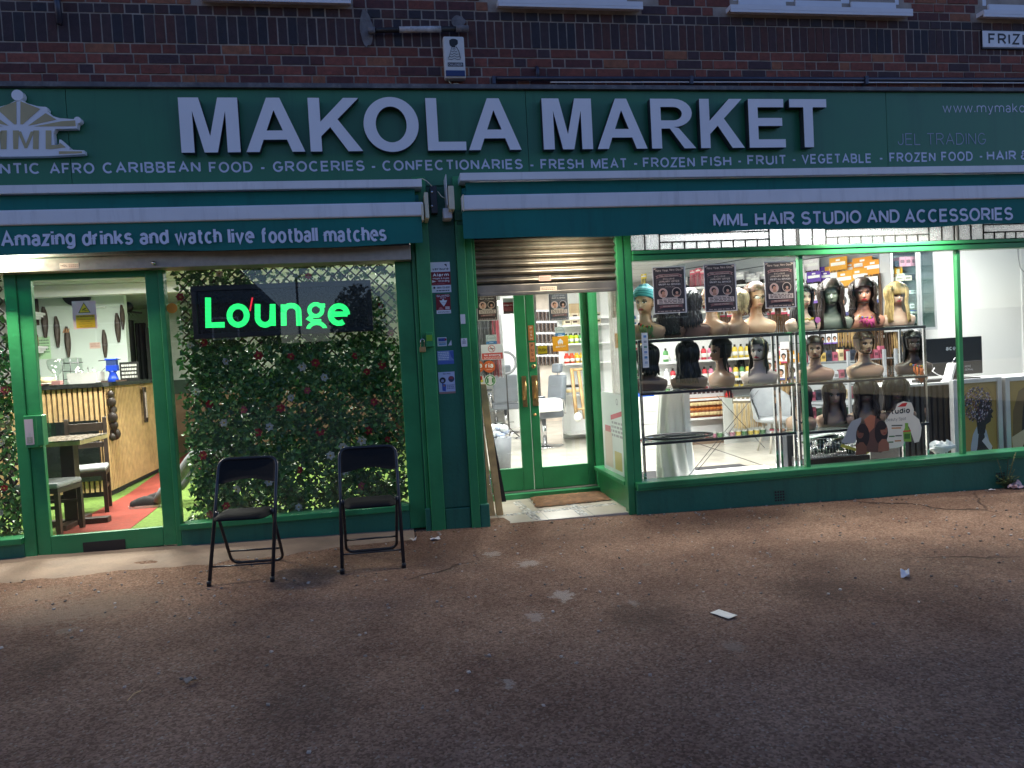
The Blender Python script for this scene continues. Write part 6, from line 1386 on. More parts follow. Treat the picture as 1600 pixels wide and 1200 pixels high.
# oblique slatwall and the white till wall
W1 = P(1045, 500, 5.8); W2 = P(1396, 450, 2.3); wdir = Vector((W2.x-W1.x, W2.y-W1.y, 0)); WL_ = wdir.length; wdir.normalize(); wn_ = Vector((wdir.y, -wdir.x, 0))
WRZ = math.atan2(wdir.y, wdir.x)
b = MB(); b.obox(Vector(((W1.x+W2.x)/2, (W1.y+W2.y)/2, 1.4))-wn_*.06, wdir*(WL_/2), wn_*.06, (0, 0, 1.449), BACKP); struct(b.build('slatted_wall'))
b = MB()
for i in range(18): b.obox(Vector(((W1.x+W2.x)/2, (W1.y+W2.y)/2, .2+.15*i))+wn_*.002, wdir*(WL_/2), wn_*.002, (0, 0, .007), ink((70, 74, 80)))
struct(b.build('slatted_wall_groove'))
b = MB(); b.box((W2.x-.0, 2.3, -.2), (9.9, 2.42, 2.849), PLASTER); struct(b.build('till_wall'))
b = MB(); q0, q1 = P(1597, 380, 2.28), P(1600, 590, 2.28); b.box((q0.x-.02, 2.285, q1.z), (q0.x, 2.299, q0.z), WHITEG); o = b.build('cable_trunking', loc=q1); tag(o, 'white cable trunking running down the till wall', 'trunking')
b = MB(); b.tube([P(1590, 380, 2.29), P(1591, 400, 2.285), P(1594, 418, 2.28), P(1600, 425, 2.28)], .006, ink((150, 150, 150)), 6); tag(b.build('cable', loc=P(1592, 400, 2.28)), 'grey cable looping down beside the trunking on the till wall', 'cable')
def WP(px, py, off=.06):
    d = ray(px, py); o = Vector((W1.x, W1.y, 0))+wn_*off; k = (o-CPOS).dot(wn_)/d.dot(wn_); return CPOS+d*k
# ---------------------------------------------------------------- hair packs
STR = mat('hair_fibre', (1, 1, 1), .45, var=.15, scale=40, attr=True)
PLAS = glass_mat('clear_wrap', (.97, .97, .97), .10, .25)
def strands(b, w_, z1, z0, cols, n=11, dep=.03, curl=.0):
    for i in range(n):
        x = (-.5+(i+.5)/n)*w_; c = random.choice(cols); k = random.uniform(.7, 1.25); c = tuple(v*k for v in c); y = random.uniform(-dep, 0)
        m_ = 7; pts = [(x*(1+.25*t_)+curl*math.sin(t_*18+i)+random.uniform(-.004, .004), y, z1+(z0-z1)*t_*random.uniform(.96, 1)) for t_ in [j/m_ for j in range(m_+1)]]
        r_ = w_/n*.62; b.tube(pts, r_, STR, 5, c, r2=r_*.7)
def pack(name, label, head, cols, w_=.17, L=.62, card=None, group='hair packs on the slatted wall', curl=0, wrap=True):
    t = thing(name, label, 'hair pack', group=group)
    b = MB(); b.box((-w_/2, -.012, -.13), (w_/2, .0, 0), ink(head)); b.box((-w_*.12, -.0125, -.035), (w_*.12, .0005, -.018), ink((240, 240, 240))); 
    b.box((-w_*.42, -.0128, -.075), (w_*.42, -.0121, -.045), ink((245, 240, 235))); b.build('header_card', t, local=True)
    b = MB(); strands(b, w_*.86, -.12, -L, cols, curl=curl); b.build('hair', t, local=True)
    if card:
        p = Pad(-w_*.36, -.36, w_*.36, -.14, -.045, base=(228, 230, 236)); p.disc(.5, .55, .22, (45, 34, 30)); p.disc(.5, .5, .12, (190, 140, 115)); p.rect(.3, .2, .7, .36, (190, 140, 115)); p.rect(0, 0, 1, .14, card); p.build('photo_card', parent=t)
    return t
DK = [(.03, .018, .012), (.045, .026, .016), (.02, .013, .01)]; GO = [(.35, .22, .09), (.45, .3, .13), (.25, .15, .06)]; BR = [(.12, .06, .03), (.16, .085, .04), (.09, .045, .025)]; BL_ = [(.012, .012, .015), (.02, .02, .024)]; BLOND = [(.55, .43, .24), (.48, .36, .18), (.62, .5, .3)]
used_first = {}
def hang(key, px, py, hpx, maker, label, off=.07, group='hair packs on the slatted wall'):
    q = WP(px, py, off); 
    if key not in used_first: o = maker(label); used_first[key] = o
    else: o = dup(used_first[key], (0, 0, 0), label=label)
    d = (q-CPOS).dot(CF); L = 1.3*hpx/FPX*d; s = L/.62
    o.location = q; o.rotation_euler = (0, 0, WRZ+random.uniform(-.06, .06)); o.scale = (s, s, s); return o
mk = {
 'gold': lambda l: pack('hair_pack', l, (225, 160, 40), GO, card=(60, 60, 120)), 'orange': lambda l: pack('hair_pack', l, (230, 150, 30), BR+GO, card=(40, 60, 130)),
 'purple': lambda l: pack('hair_pack', l, (90, 50, 160), DK, card=(120, 80, 180)), 'white': lambda l: pack('hair_pack', l, (225, 220, 225), BR, card=(190, 60, 90)),
 'pink': lambda l: pack('hair_pack', l, (225, 110, 130), [(.6, .12, .18), (.7, .5, .5)], L=.45), 'black': lambda l: pack('hair_pack', l, (200, 200, 205), BL_, curl=.006), 'brown': lambda l: pack('hair_pack', l, (70, 40, 30), DK+BR, w_=.12, L=.75),
 'yellow': lambda l: pack('hair_pack', l, (235, 205, 60), [(.5, .4, .08), (.35, .3, .1)], L=.5), 'blonde': lambda l: pack('hair_pack', l, (120, 110, 90), BLOND, w_=.16),
}
LBL = {'gold': 'honey gold braiding hair pack with yellow header among the packs above the wigs', 'orange': 'orange headed hair pack with photo card above the long dark wigs', 'purple': 'purple headed pack of dark braiding hair near the first mullion', 'white': 'white headed pack of brown hair hanging left of the purple packs',
 'pink': 'pink and white hair pack hanging between the first two offer posters', 'black': 'black curly hair pack in clear wrap behind the offer posters', 'brown': 'slim dark brown long hair pack at the right end of the packs', 'yellow': 'lime yellow hair pack above the turban mannequin', 'blonde': 'pale blonde hair pack hanging low behind the second shelf'}
for key, lst in {
 'gold': ((1300, 416, 86), (1354, 422, 100), (1340, 420, 90), (1372, 415, 105), (1381, 413, 108), (1318, 424, 92), (1390, 412, 108), (1310, 402, 80)), 'orange': ((1328, 410, 80), (1348, 402, 90), (1364, 406, 90)), 'purple': ((1278, 418, 70), (1290, 424, 64), (1272, 424, 66)), 'white': ((1130, 462, 44), (1142, 460, 46), (1206, 452, 52), (1216, 456, 50), (1228, 450, 54), (1238, 454, 52), (1258, 412, 75), (1268, 405, 70), (1246, 418, 70), (1225, 428, 60), (1213, 424, 60)),
 'pink': ((1082, 422, 28), (1091, 419, 30), (1098, 421, 28)), 'black': ((1052, 428, 46), (1190, 424, 50), (1136, 424, 42), (1060, 430, 50), (1068, 434, 46), (1156, 425, 48), (1163, 424, 50), (1172, 428, 48), (1180, 430, 46), (1150, 428, 46)), 'brown': ((1358, 408, 108), (1386, 418, 100), (1376, 420, 100), (1366, 420, 98)), 'yellow': ((1006, 428, 30), (1112, 468, 34), (1120, 472, 30))}.items():
    for i, (px_, py_, h_) in enumerate(lst):
        o = hang(key, px_, py_, h_, mk[key], LBL[key], .07+.05*(i % 3))
# lower rows of packs, seen between the shelves
LB2 = {'gold': 'gold hair pack hanging low behind the second display shelf', 'purple': 'purple pack in the row just below the top display shelf', 'brown': 'dark hair pack hanging low behind the second display shelf', 'white': 'white headed hair pack hanging low behind the braided mannequins', 'black': 'black hair pack in the lower rows behind the braided mannequins', 'pink': 'pink pack in the lower row left of the chrome posts'}
for key, lst in {'purple': [(1258+i*9.5, 514-.6*i, 34) for i in range(9)], 'brown': ((1362, 520, 66), (1370, 520, 62), (1378, 518, 62), (1386, 518, 60)), 'gold': ((1232, 548, 60), (1240, 552, 52), (1222, 556, 50)), 'white': ((1212, 545, 46), (1204, 550, 40), (1226, 534, 44)), 'pink': ((1208, 560, 34), (1218, 542, 36)), 'black': ((1040, 540, 56), (1050, 536, 52), (1060, 540, 50), (1150, 556, 40), (1142, 552, 36), (1158, 550, 44))}.items():
    for i, (px_, py_, h_) in enumerate(lst): o = hang(key, px_, py_, h_, mk[key], LB2[key], .07+.05*(i % 3), 'hair packs in the lower rows'); o['group'] = 'hair packs in the lower rows'
# white shelf high behind the posters
b = MB(); q0, q1 = WP(1065, 452, .2), WP(1200, 444, .2); b.obox((q0+q1)/2, (q1-q0)/2, wn_*.14, (0, 0, .015), WHITEG); tag(b.build('wall_shelf', loc=(q0+q1)/2), 'white shelf on the slatted wall behind the first two offer posters', 'shelf')
b = MB(); q0, q1 = WP(1065, 490, .2), WP(1240, 478, .2); b.obox((q0+q1)/2, (q1-q0)/2, wn_*.14, (0, 0, .015), WHITEG); tag(b.build('wall_shelf', loc=(q0+q1)/2), 'lower white shelf on the slatted wall behind the wig heads', 'shelf')
# ---------------------------------------------------------------- wall cabinet
YK = 2.06
cb = thing('wall_cabinet', 'glass fronted aluminium wall cabinet of boxed products beside the hair packs', 'cabinet', P(1425, 450, YK))
cx0, cx1, cx2 = P(1393, 450, YK).x, P(1436, 450, YK).x, P(1463, 450, YK).x; cz0, cz1 = P(1420, 517, YK).z, P(1420, 384, YK).z
ALF = mat('brushed_aluminium', (.62, .63, .65), .35, .7, var=.06)
b = MB(); b.box((cx0, 2.27, cz0), (cx2, 2.299, cz1), ink((120, 126, 132))); b.box((cx0, YK+.02, cz0), (cx0+.015, 2.2695, cz1), ALF); b.box((cx2-.015, YK+.02, cz0), (cx2, 2.2695, cz1), ALF); b.box((cx0+.016, YK+.02, cz0), (cx2-.016, 2.2695, cz0+.015), ALF); b.box((cx0+.016, YK+.02, cz1-.015), (cx2-.016, 2.2695, cz1), ALF); b.build('case', cb)
for a_, c_ in ((cx0, cx1), (cx1+.004, cx2)):
    b = MB(); f_ = .032; b.box((a_, YK, cz0), (a_+f_, YK+.018, cz1), ALF); b.box((c_-f_, YK, cz0), (c_, YK+.018, cz1), ALF); b.box((a_+f_, YK+.0005, cz0), (c_-f_, YK+.018, cz0+f_), ALF); b.box((a_+f_, YK+.0005, cz1-f_), (c_-f_, YK+.018, cz1), ALF); dr_ = b.build('door', cb, bev=.002)
    b = MB(); b.box((a_+f_, YK+.006, cz0+f_), (c_-f_, YK+.010, cz1-f_), SHELFGLASS); b.build('pane', dr_)
shz = [P(1415, y, YK).z for y in (415.5, 438, 459, 482)]
b = MB()
for z_ in shz: b.box((cx0+.016, YK+.03, z_-.006), (cx2-.016, 2.26, z_), SHELFGLASS)
b.build('shelf', cb)
def small_box(x0, x1, z0, z1, y0, y1, col, lab, group, nm='product_box', cat='box', c2=None):
    b = MB(); b.box((x0, y0, z0), (x1, y1, z1), ink(col)); w_ = x1-x0; h_ = z1-z0; b.box((x0+w_*.15, y0-.0015, z0+h_*.35), (x1-w_*.15, y0-.0003, z0+h_*.7), ink(c2 or tuple(int(v*.6) for v in col)))
    return tag(b.build(nm, loc=((x0+x1)/2, y0, z0), bev=.002), lab, cat, group)
def fill(z, specs, y=YK+.06):
    for px0, px1, hpx, col, lab, grp in specs:
        x0, x1 = P(px0, 450, y).x, P(px1, 450, y).x; small_box(x0, x1, z+.001, z+.001+hpx*.0072, y, y+.12, col, lab, grp)
fill(shz[0], ((1400, 1406, 10, (40, 50, 75), 'dark blue folded pack on the top cabinet shelf', None), (1407, 1416, 17, (225, 150, 175), 'pink box on the top cabinet shelf', 'pink boxes in the wall cabinet'), (1416.5, 1425, 17, (225, 150, 175), 'pink box on the top cabinet shelf', 'pink boxes in the wall cabinet'), (1425.5, 1431.5, 17, (225, 150, 175), 'pink box on the top cabinet shelf', 'pink boxes in the wall cabinet')))
fill(shz[1], ((1400, 1413, 7, (235, 215, 205), 'flat cream box lying on the second cabinet shelf', None), (1414, 1425, 9, (232, 205, 195), 'pale pink flat box on the second cabinet shelf', None), (1426, 1434, 11, (25, 30, 45), 'black box on the second cabinet shelf', None)))
small_box(P(1402, 450, YK+.06).x, P(1414, 450, YK+.06).x, shz[1]+.001+7*.0072+.001, shz[1]+13*.0072, YK+.06, YK+.18, (235, 220, 210), 'second cream box stacked on the flat cream box in the cabinet', None)
fill(shz[2], ((1400, 1408, 4, (225, 228, 230), 'white packet on the third cabinet shelf', 'white packets in the wall cabinet'), (1410, 1419, 5, (225, 228, 230), 'white packet on the third cabinet shelf', 'white packets in the wall cabinet'), (1421, 1432, 6, (215, 225, 228), 'white packet on the third cabinet shelf', 'white packets in the wall cabinet')))
fill(shz[3], ((1401, 1408, 12, (215, 222, 235), 'white and blue box on the fourth cabinet shelf', None), (1410, 1417, 11, (225, 175, 160), 'salmon box on the fourth cabinet shelf', None), (1421, 1428, 8, (220, 226, 230), 'clear white carton on the fourth cabinet shelf', None)))
for px_, c, lab in ((1411, (60, 150, 70), 'green lidded tub at the foot of the cabinet'), (1418, (70, 160, 80), 'second green lidded tub beside the first in the cabinet'), (1424, (40, 90, 190), 'blue lidded tub left of two others in the cabinet'), (1429, (40, 90, 190), 'blue lidded tub between its two neighbours in the cabinet'), (1433, (50, 110, 200), 'bright blue tub at the cabinet door edge')):
    x = P(px_, 490, YK+.1).x; z_ = shz[3]-.052-.06; q = P(px_, 491, YK+.1); b = MB(); b.lathe([(.026, 0), (.026, .035), (.02, .038)], ink((225, 228, 230)), (x, YK+.1, q.z), 14); b.lathe([(.028, .036), (.028, .052)], ink(c), (x, YK+.1, q.z), 14); tag(b.build('product_tub', loc=(x, YK+.1, q.z)), lab, 'tub')
b = MB(); z5 = P(1415, 491.5, YK+.1).z-.002; b.box((cx0+.016, YK+.03, z5-.006), (cx2-.016, 2.26, z5), SHELFGLASS); b.build('shelf', cb)
for i, (px_, h, c, lab) in enumerate(((1402, 18, (215, 222, 226), 'tall white bottle on the cabinet floor'), (1407, 12, (200, 215, 228), 'pale blue bottle on the cabinet floor'), (1413, 15, (225, 228, 230), 'white carton bottle on the cabinet floor'), (1418, 14, (190, 150, 110), 'tan carton on the cabinet floor'), (1427, 10, (35, 38, 42), 'black organiser tray on the cabinet floor'))):
    x = P(px_, 510, YK+.1).x; b = MB(); w_ = .014 if i != 4 else .04; b.box((x-w_, YK+.08, cz0+.034), (x+w_, YK+.14, cz0+.034+h*.0062), ink(c)); tag(b.build('product_box', loc=(x, YK+.1, cz0+.034), bev=.003), lab, 'box')
# ---------------------------------------------------------------- till counter, lightboxes, computer
YT = .75
ct = thing('till_counter', 'black ribbed till counter with white worktop behind the second window', 'counter', (P(1450, 700, YT).x, YT, RZ))
tx0, tx1 = P(1404, 650, YT).x, P(1492, 650, YT).x; tz = P(1450, 598, YT).z
b = MB(); b.box((tx0, YT+.03, RZ), (tx1+1.4, YT+.5, tz-.03), BLACK); b.build('body', ct)
b = MB(); x = tx0; RIB = mat('charcoal_rib', (.035, .037, .042), .4)
while x < tx1-.03: b.box((x, YT, RZ+.02), (x+.045, YT+.0298, tz-.031), RIB); x += .07
b.build('ribbed_front', ct, bev=.004)
b = MB(); b.box((tx0-.04, YT-.06, tz-.0298), (tx1+1.4, YT+.52, tz), WHITEG); b.build('worktop', ct, bev=.004)
def light_box(lab, px0, py0, px1, py1, kind):
    Yl = .5; a = P(px0, py0, Yl); c = P(px1, py1, Yl); t = thing('poster_frame', lab, 'framed poster', ((a.x+c.x)/2, Yl, c.z))
    zt = a.z; zb = max(c.z, RZ+.01); fw = .055; b = MB(); b.box((a.x, Yl, zb), (a.x+fw, Yl+.06, zt), ALF); b.box((c.x-fw, Yl, zb), (c.x, Yl+.06, zt), ALF); b.box((a.x+fw, Yl+.0006, zb), (c.x-fw, Yl+.06, zb+fw*.7), ALF); b.box((a.x+fw, Yl+.0006, zt-fw*.8), (c.x-fw, Yl+.06, zt), ALF); b.build('frame', t, bev=.003)
    p = Pad(a.x+fw, zb+fw*.7, c.x-fw, zt-fw*.8, Yl+.02, base=(150, 122, 60))
    if kind == 0:
        p.rect(.03, .02, .97, .98, (172, 138, 66)); p.poly([(.3,.0),(.8,.0),(.78,.2),(.72,.34),(.62,.42),(.48,.40),(.38,.30),(.32,.15)], (175, 178, 190))
        p.poly([(.42,.0),(.86,.0),(.86,.10),(.70,.18),(.66,.30),(.52,.3),(.48,.12)], (22, 22, 28)); p.poly([(.5,.30),(.68,.30),(.72,.42),(.84,.46),(.86,.55),(.84,.72),(.6,.74),(.46,.6)], (20, 18, 20)); p.poly([(.6,.2),(.82,.04),(.86,.12),(.7,.26)], (205, 200, 200)); p.poly([(.8,.52),(.9,.50),(.86,.56),(.92,.60),(.84,.64)], (22, 19, 21))
        cols = [(205, 190, 195), (60, 55, 75), (120, 60, 60), (40, 36, 44), (165, 140, 150), (28, 26, 34), (90, 80, 110)]
        for k in range(520):
            r_ = math.sqrt(random.random())*.28; a_ = random.uniform(0, 6.28); u, v = .5+r_*1.35*math.cos(a_), .70+r_*.85*math.sin(a_)
            if u > .76 and v < .6: continue
            rr = random.uniform(.008, .018); p.poly([(u+rr*1.3*math.cos(q_), v+rr*math.sin(q_)) for q_ in [random.uniform(0, .5)+1.57*i for i in range(4)]], random.choice(cols)); p.k = min(p.k, 30+k % 20)
        for k in range(60):
            a_ = random.uniform(.1, 3.1); u, v = .5+.42*math.cos(a_), .70+.27*math.sin(a_); rr = .006; p.poly([(u-rr, v), (u+rr, v+rr), (u, v-rr)], (30, 26, 30)); p.k = min(p.k, 50)
    else:
        p.rect(.0, .0, 1, 1, (178, 140, 62)); p.poly([(.05,.02),(.95,.02),(.95,.95),(.6,.98),(.25,.86),(.1,.6)], (120, 92, 48)); p.poly([(.3,.3),(.85,.3),(.95,.8),(.7,.93),(.42,.84),(.34,.6)], (24, 20, 20)); p.poly([(.5,.45),(.72,.45),(.75,.7),(.6,.78),(.48,.66)], (95, 60, 45)); p.poly([(.05,.25),(.4,.35),(.5,.2),(.4,.05),(.08,.03)], (215, 190, 150)); p.poly([(.3,.1),(.95,.05),(.95,.45),(.6,.4)], (60, 42, 34))
    p.build('print', parent=t); return t
light_box('silver framed poster of a black profile with speckled afro on gold', 1489, 594, 1569, 715, 0); light_box('silver framed gold poster of a long haired woman beside the afro poster', 1570.5, 590, 1650, 712, 1)
YM = 1.0
mo = thing('computer_monitor', 'back of a black all in one computer screen standing on the till counter', 'monitor', P(1488, 590, YM))
b = MB(); a = P(1444, 530, YM); c = P(1536, 583, YM); b.box((a.x, YM, c.z), (c.x, YM+.04, a.z), mat('black_plastic', (.013, .015, .020), .35)); b.build('case', mo, bev=.008)
b = MB(); zl_ = P(1480, 566, YM).z; b.box((a.x+.005, YM-.003, zl_-.004), (c.x-.005, YM-.0004, zl_), ink((75, 82, 95))); b.build('seam', mo)
b = MB(); ptext(b, 'acer', (1478, 547.5), (1497.5, 547), 7, YM-.0015, ink((200, 205, 210)), .22, .1); b.build('logo', mo)
b = MB(); ptext(b, 'NOTE', (1507.5, 574), (1517, 573.6), 3.2, YM-.0015, ink((150, 155, 162))); ptext(b, 'SERIAL', (1507.5, 579), (1521, 578.4), 3.0, YM-.0015, ink((150, 155, 162))); b.build('small_print', mo)
b = MB(); q = P(1495, 588, YM+.02); b.box((q.x-.06, YM+.041, tz), (q.x+.06, YM+.06, c.z+.1), BLACK); b.box((q.x-.22, YM-.08, tz+.0005), (q.x+.22, YM+.15, tz+.014), BLACK); b.build('stand', mo, bev=.004)
t = thing('router', 'white curved wireless router standing upright on the till counter', 'router', (P(1484, 592, .8).x, .8, tz))
q0, q1 = P(1480, 596, .8), P(1487.5, 567, .8); b = MB(); b.obox(((q0.x+q1.x)/2, .8, tz+(q1.z-tz)/2), (.018, 0, 0), (0, .06, 0), ((q1.x-q0.x)/2, 0, (q1.z-tz)/2), WHITEG); b.build('body', t, bev=.01)
b = MB(); b.tube([q1, P(1490, 563, .8), P(1493, 559, .8)], .006, CHROME, 6); b.build('aerial', t)
b = MB(); b.tube([P(1460, 575, .82), P(1457, 580, .8), P(1466, 586, .78), P(1479, 590, .8)], .006, WHITEG, 6); tag(b.build('cable', loc=P(1466, 586, .8)), 'white cable curling on the till counter beside the router', 'cable')
b = MB(); b.box((P(1436, 590, .78).x, .74, tz+.001), (P(1466, 590, .78).x, .9, tz+.03), BLACK); tag(b.build('keyboard', loc=P(1450, 592, .8), bev=.004), 'black keyboard on the till counter left of the router', 'keyboard')
b = MB(); q = P(1472, 712, .45); b.sphere((0, 0, 0), 1, 1, 1, ink((228, 228, 228)), 24); b.v = [(q.x+x*.15*(1+.5*mn.noise((x*2.3, y*2.3, z*2.3))), .45+y*.06, .245+z*.055*(1+1.1*mn.noise((x*3.1+4, y*3, z*3)))) for x, y, z in b.v]; b.sm = [False]*len(b.sm)
tag(b.build('plastic_bag', loc=q), 'white plastic bag lying inside the window at the foot of the till counter', 'bag')
# ---------------------------------------------------------------- display shelf units in the window
YA, YBk = .17, .52
def tier(py, px): return P(px, py, YA).z
Z1, Z2, Z3 = P(1120, 526, YA).z, P(1120, 607, YA).z, P(1120, 684, YA).z
Z1b, Z2b, Z3b = P(1350, 514, YA).z, P(1350, 592.5, YA).z, P(1350, 668, YA).z
print('tiers', Z1, Z1b, Z2, Z2b, Z3, Z3b)
def unit(lab, xa, xb, zs, zf):
    t = thing('display_shelf', lab, 'shelf unit', ((xa+xb)/2, YA, zf))
    for x in (xa, xb):
        for y in (YA, YBk):
            b = MB(); b.box((x-.012, y-.012, zf), (x+.012, y+.012, zs[0]), CHROME); b.build('post', t, bev=.002)
    for z in zs:
        b = MB(); b.box((xa-.011, YA-.02, z-.022), (xb+.011, YA-.0125, z-.002), DARKM); b.box((xa-.011, YA-.0215, z-.0018), (xb+.011, YA-.0125, z+.004), CHROME); b.box((xa-.011, YBk+.0125, z-.022), (xb+.011, YBk+.02, z), DARKM); b.build('rail', t)
        b = MB(); b.box((xa-.01, YA-.012, z+.0005), (xb+.01, YBk+.012, z+.008), SHELFGLASS); b.build('glass_shelf', t)
    return t
uxa, uxb = P(1003, 640, YA).x, P(1240, 640, YA).x; vxa, vxb = P(1247, 620, YA).x, P(1446, 600, YA).x
ZFL = P(1120, 742, YA).z
u1 = unit('chrome and glass display shelf of wig heads behind the first window', uxa, uxb, (Z1, Z2, Z3), .0); u2 = unit('chrome and glass display shelf of wig heads behind the second window', vxa, vxb, (Z1b, Z2b, Z3b), .0)
b = MB()
for a_, c_ in (((1075, 745), (1185, 610)), ((1082, 690), (1215, 735)), ((1120, 618), (1195, 700)), ((1090, 735), (1150, 662))): b.tube([P(*a_, YBk+.03), P(*c_, YBk+.03)], .003, DARKM, 6)
b.build('cross_brace', u1)
# ---------------------------------------------------------------- wig mannequins
RINGS = [(0,.160,.075,.070),(.04,.176,.082,.075),(.08,.184,.074,.078),(.105,.174,.062,.075),(.125,.132,.055,.070),(.145,.082,.050,.064),(.165,.060,.047,.058),(.20,.052,.044,.056),(.228,.051,.044,.060),(.243,.052,.060,.066),(.252,.050,.086,.072),(.262,.056,.094,.078),(.280,.063,.096,.086),(.305,.068,.095,.094),(.33,.072,.093,.099),(.36,.075,.094,.102),(.40,.073,.088,.100),(.432,.061,.070,.082),(.453,.042,.046,.055),(.466,.018,.02,.024)]
def cr(a, b_, c, d, t): return .5*((2*b_)+(-a+c)*t+(2*a-5*b_+4*c-d)*t*t+(-a+3*b_-3*c+d)*t**3)
def ringat(z):
    for i in range(len(RINGS)-1):
        if RINGS[i][0] <= z <= RINGS[i+1][0]:
            t = (z-RINGS[i][0])/(RINGS[i+1][0]-RINGS[i][0]); g = lambda k, j: RINGS[max(0, min(len(RINGS)-1, k))][j]
            return tuple(cr(g(i-1, j), g(i, j), g(i+1, j), g(i+2, j), t) for j in (1, 2, 3))
    return RINGS[-1][1:]
def surf(z, th, grow=0.0):
    """th = 0 is the face (towards -y), positive to +x"""
    w_, f, k = ringat(z); s, c = math.sin(th), math.cos(th); e = .8 if z < .13 else .96
    x = w_*math.copysign(abs(s)**e, s)*(1+grow*0)+grow*s; d = f if c > 0 else k; y = -(d*math.copysign(abs(c)**e, c))-grow*c
    if grow == 0 and c > 0 and z > .24:
        n_ = .024*math.exp(-(x/.0085)**2)*max(0, min(1, (.338-z)/.046))*(1 if z > .291 else max(0, 1-(.291-z)/.007)); n_ += .006*math.exp(-((abs(x)-.011)/.006)**2-((z-.294)/.006)**2)
        n_ -= .010*math.exp(-((abs(x)-.031)/.014)**2-((z-.328)/.010)**2); n_ += .0045*math.exp(-((abs(x)-.031)/.010)**2-((z-.327)/.006)**2); n_ += .004*math.exp(-((z-.346)/.007)**2-((abs(x)-.03)/.02)**2)
        n_ += .007*math.exp(-(x/.017)**2-((z-.2735)/.0045)**2)+.007*math.exp(-(x/.014)**2-((z-.264)/.0045)**2)-.004*math.exp(-((z-.2688)/.0022)**2-(x/.02)**2); n_ += .005*math.exp(-((abs(x)-.045)/.018)**2-((z-.305)/.014)**2)
        y -= n_
    return x, y
BUSTM = mat('mannequin_plastic', (1, 1, 1), .3, var=.04, attr=True, coat=.15)
def bust(t, col, lips=(.45, .06, .07), eyes=True, brow=True, hollow=False):
    zs_ = [.0+.46*i/26 for i in range(0, 14)]; zs_ = [z for z in zs_ if z < .235]+[.235+(.4655-.235)*i/52 for i in range(53)]
    ths = []; n = 46
    for i in range(n): u = -1+2*i/n; ths.append(math.pi*(abs(u)**1.35)*(1 if u >= 0 else -1))
    b = MB(); vs = [(*surf(z, th), z) for z in zs_ for th in ths]
    N = len(ths); fs = []; cs = []
    def pig(x, z, fr):
        if not fr or z < .24: return col
        ax = abs(x)
        if (ax/.024)**2+(((z-.2688)/(.0095 if z < .2688 else .0085+.002*(ax < .01)))**2) < 1: return lips
        if eyes:
            ex, ez = (ax-.031)/.0145, (z-.3275)/.0068
            if ex*ex+ez*ez < 1:
                if ez > .45: return (.012, .01, .01)
                if abs(ax-.031) < .0065: return (.02, .012, .01)
                return (.5, .48, .46)
            if abs(z-(.336+.002*math.cos(ex))) < .0032 and abs(ex) < 1.25: return (.02, .014, .012)
            if ((ex)**2)*.6+((z-.335)/.011)**2 < 1: return tuple(v*.55 for v in col)
        if brow and abs(z-(.349-.0000-.18*max(0, ax-.036)+.08*(ax-.02))) < .0032 and .014 < ax < .052: return (.03, .02, .015)
        return col
    for i in range(len(zs_)-1):
        for k in range(N):
            k2 = (k+1) % N; f = (i*N+k, i*N+k2, (i+1)*N+k2, (i+1)*N+k); x = sum(vs[q][0] for q in f)/4; z = sum(vs[q][2] for q in f)/4; y = sum(vs[q][1] for q in f)/4
            fs.append(f); b.f.append(list(f)); b.c.append(pig(x, z, y < -.035)); b.m.append(0); b.sm.append(True)
    b.v = vs; b.mi(BUSTM); b.f.append(list(range(N-1, -1, -1))); b.c.append(col); b.m.append(0); b.sm.append(False); b.f.append([(len(zs_)-1)*N+k for k in range(N)]); b.c.append(col); b.m.append(0); b.sm.append(True)
    if not all(c == (1, 1, 1) for c in b.c): pass
    # ears
    o = b.build('bust', t, local=True)
    for s in (-1, 1):
        e = MB(); e.sphere((s*.073, .012, .318), .010, .02, .03, BUSTM, 8, col); e.build('ear', t, local=True)
HAIRM = mat('wig_hair', (1, 1, 1), .38, var=.2, scale=30, attr=True, spec=.45)
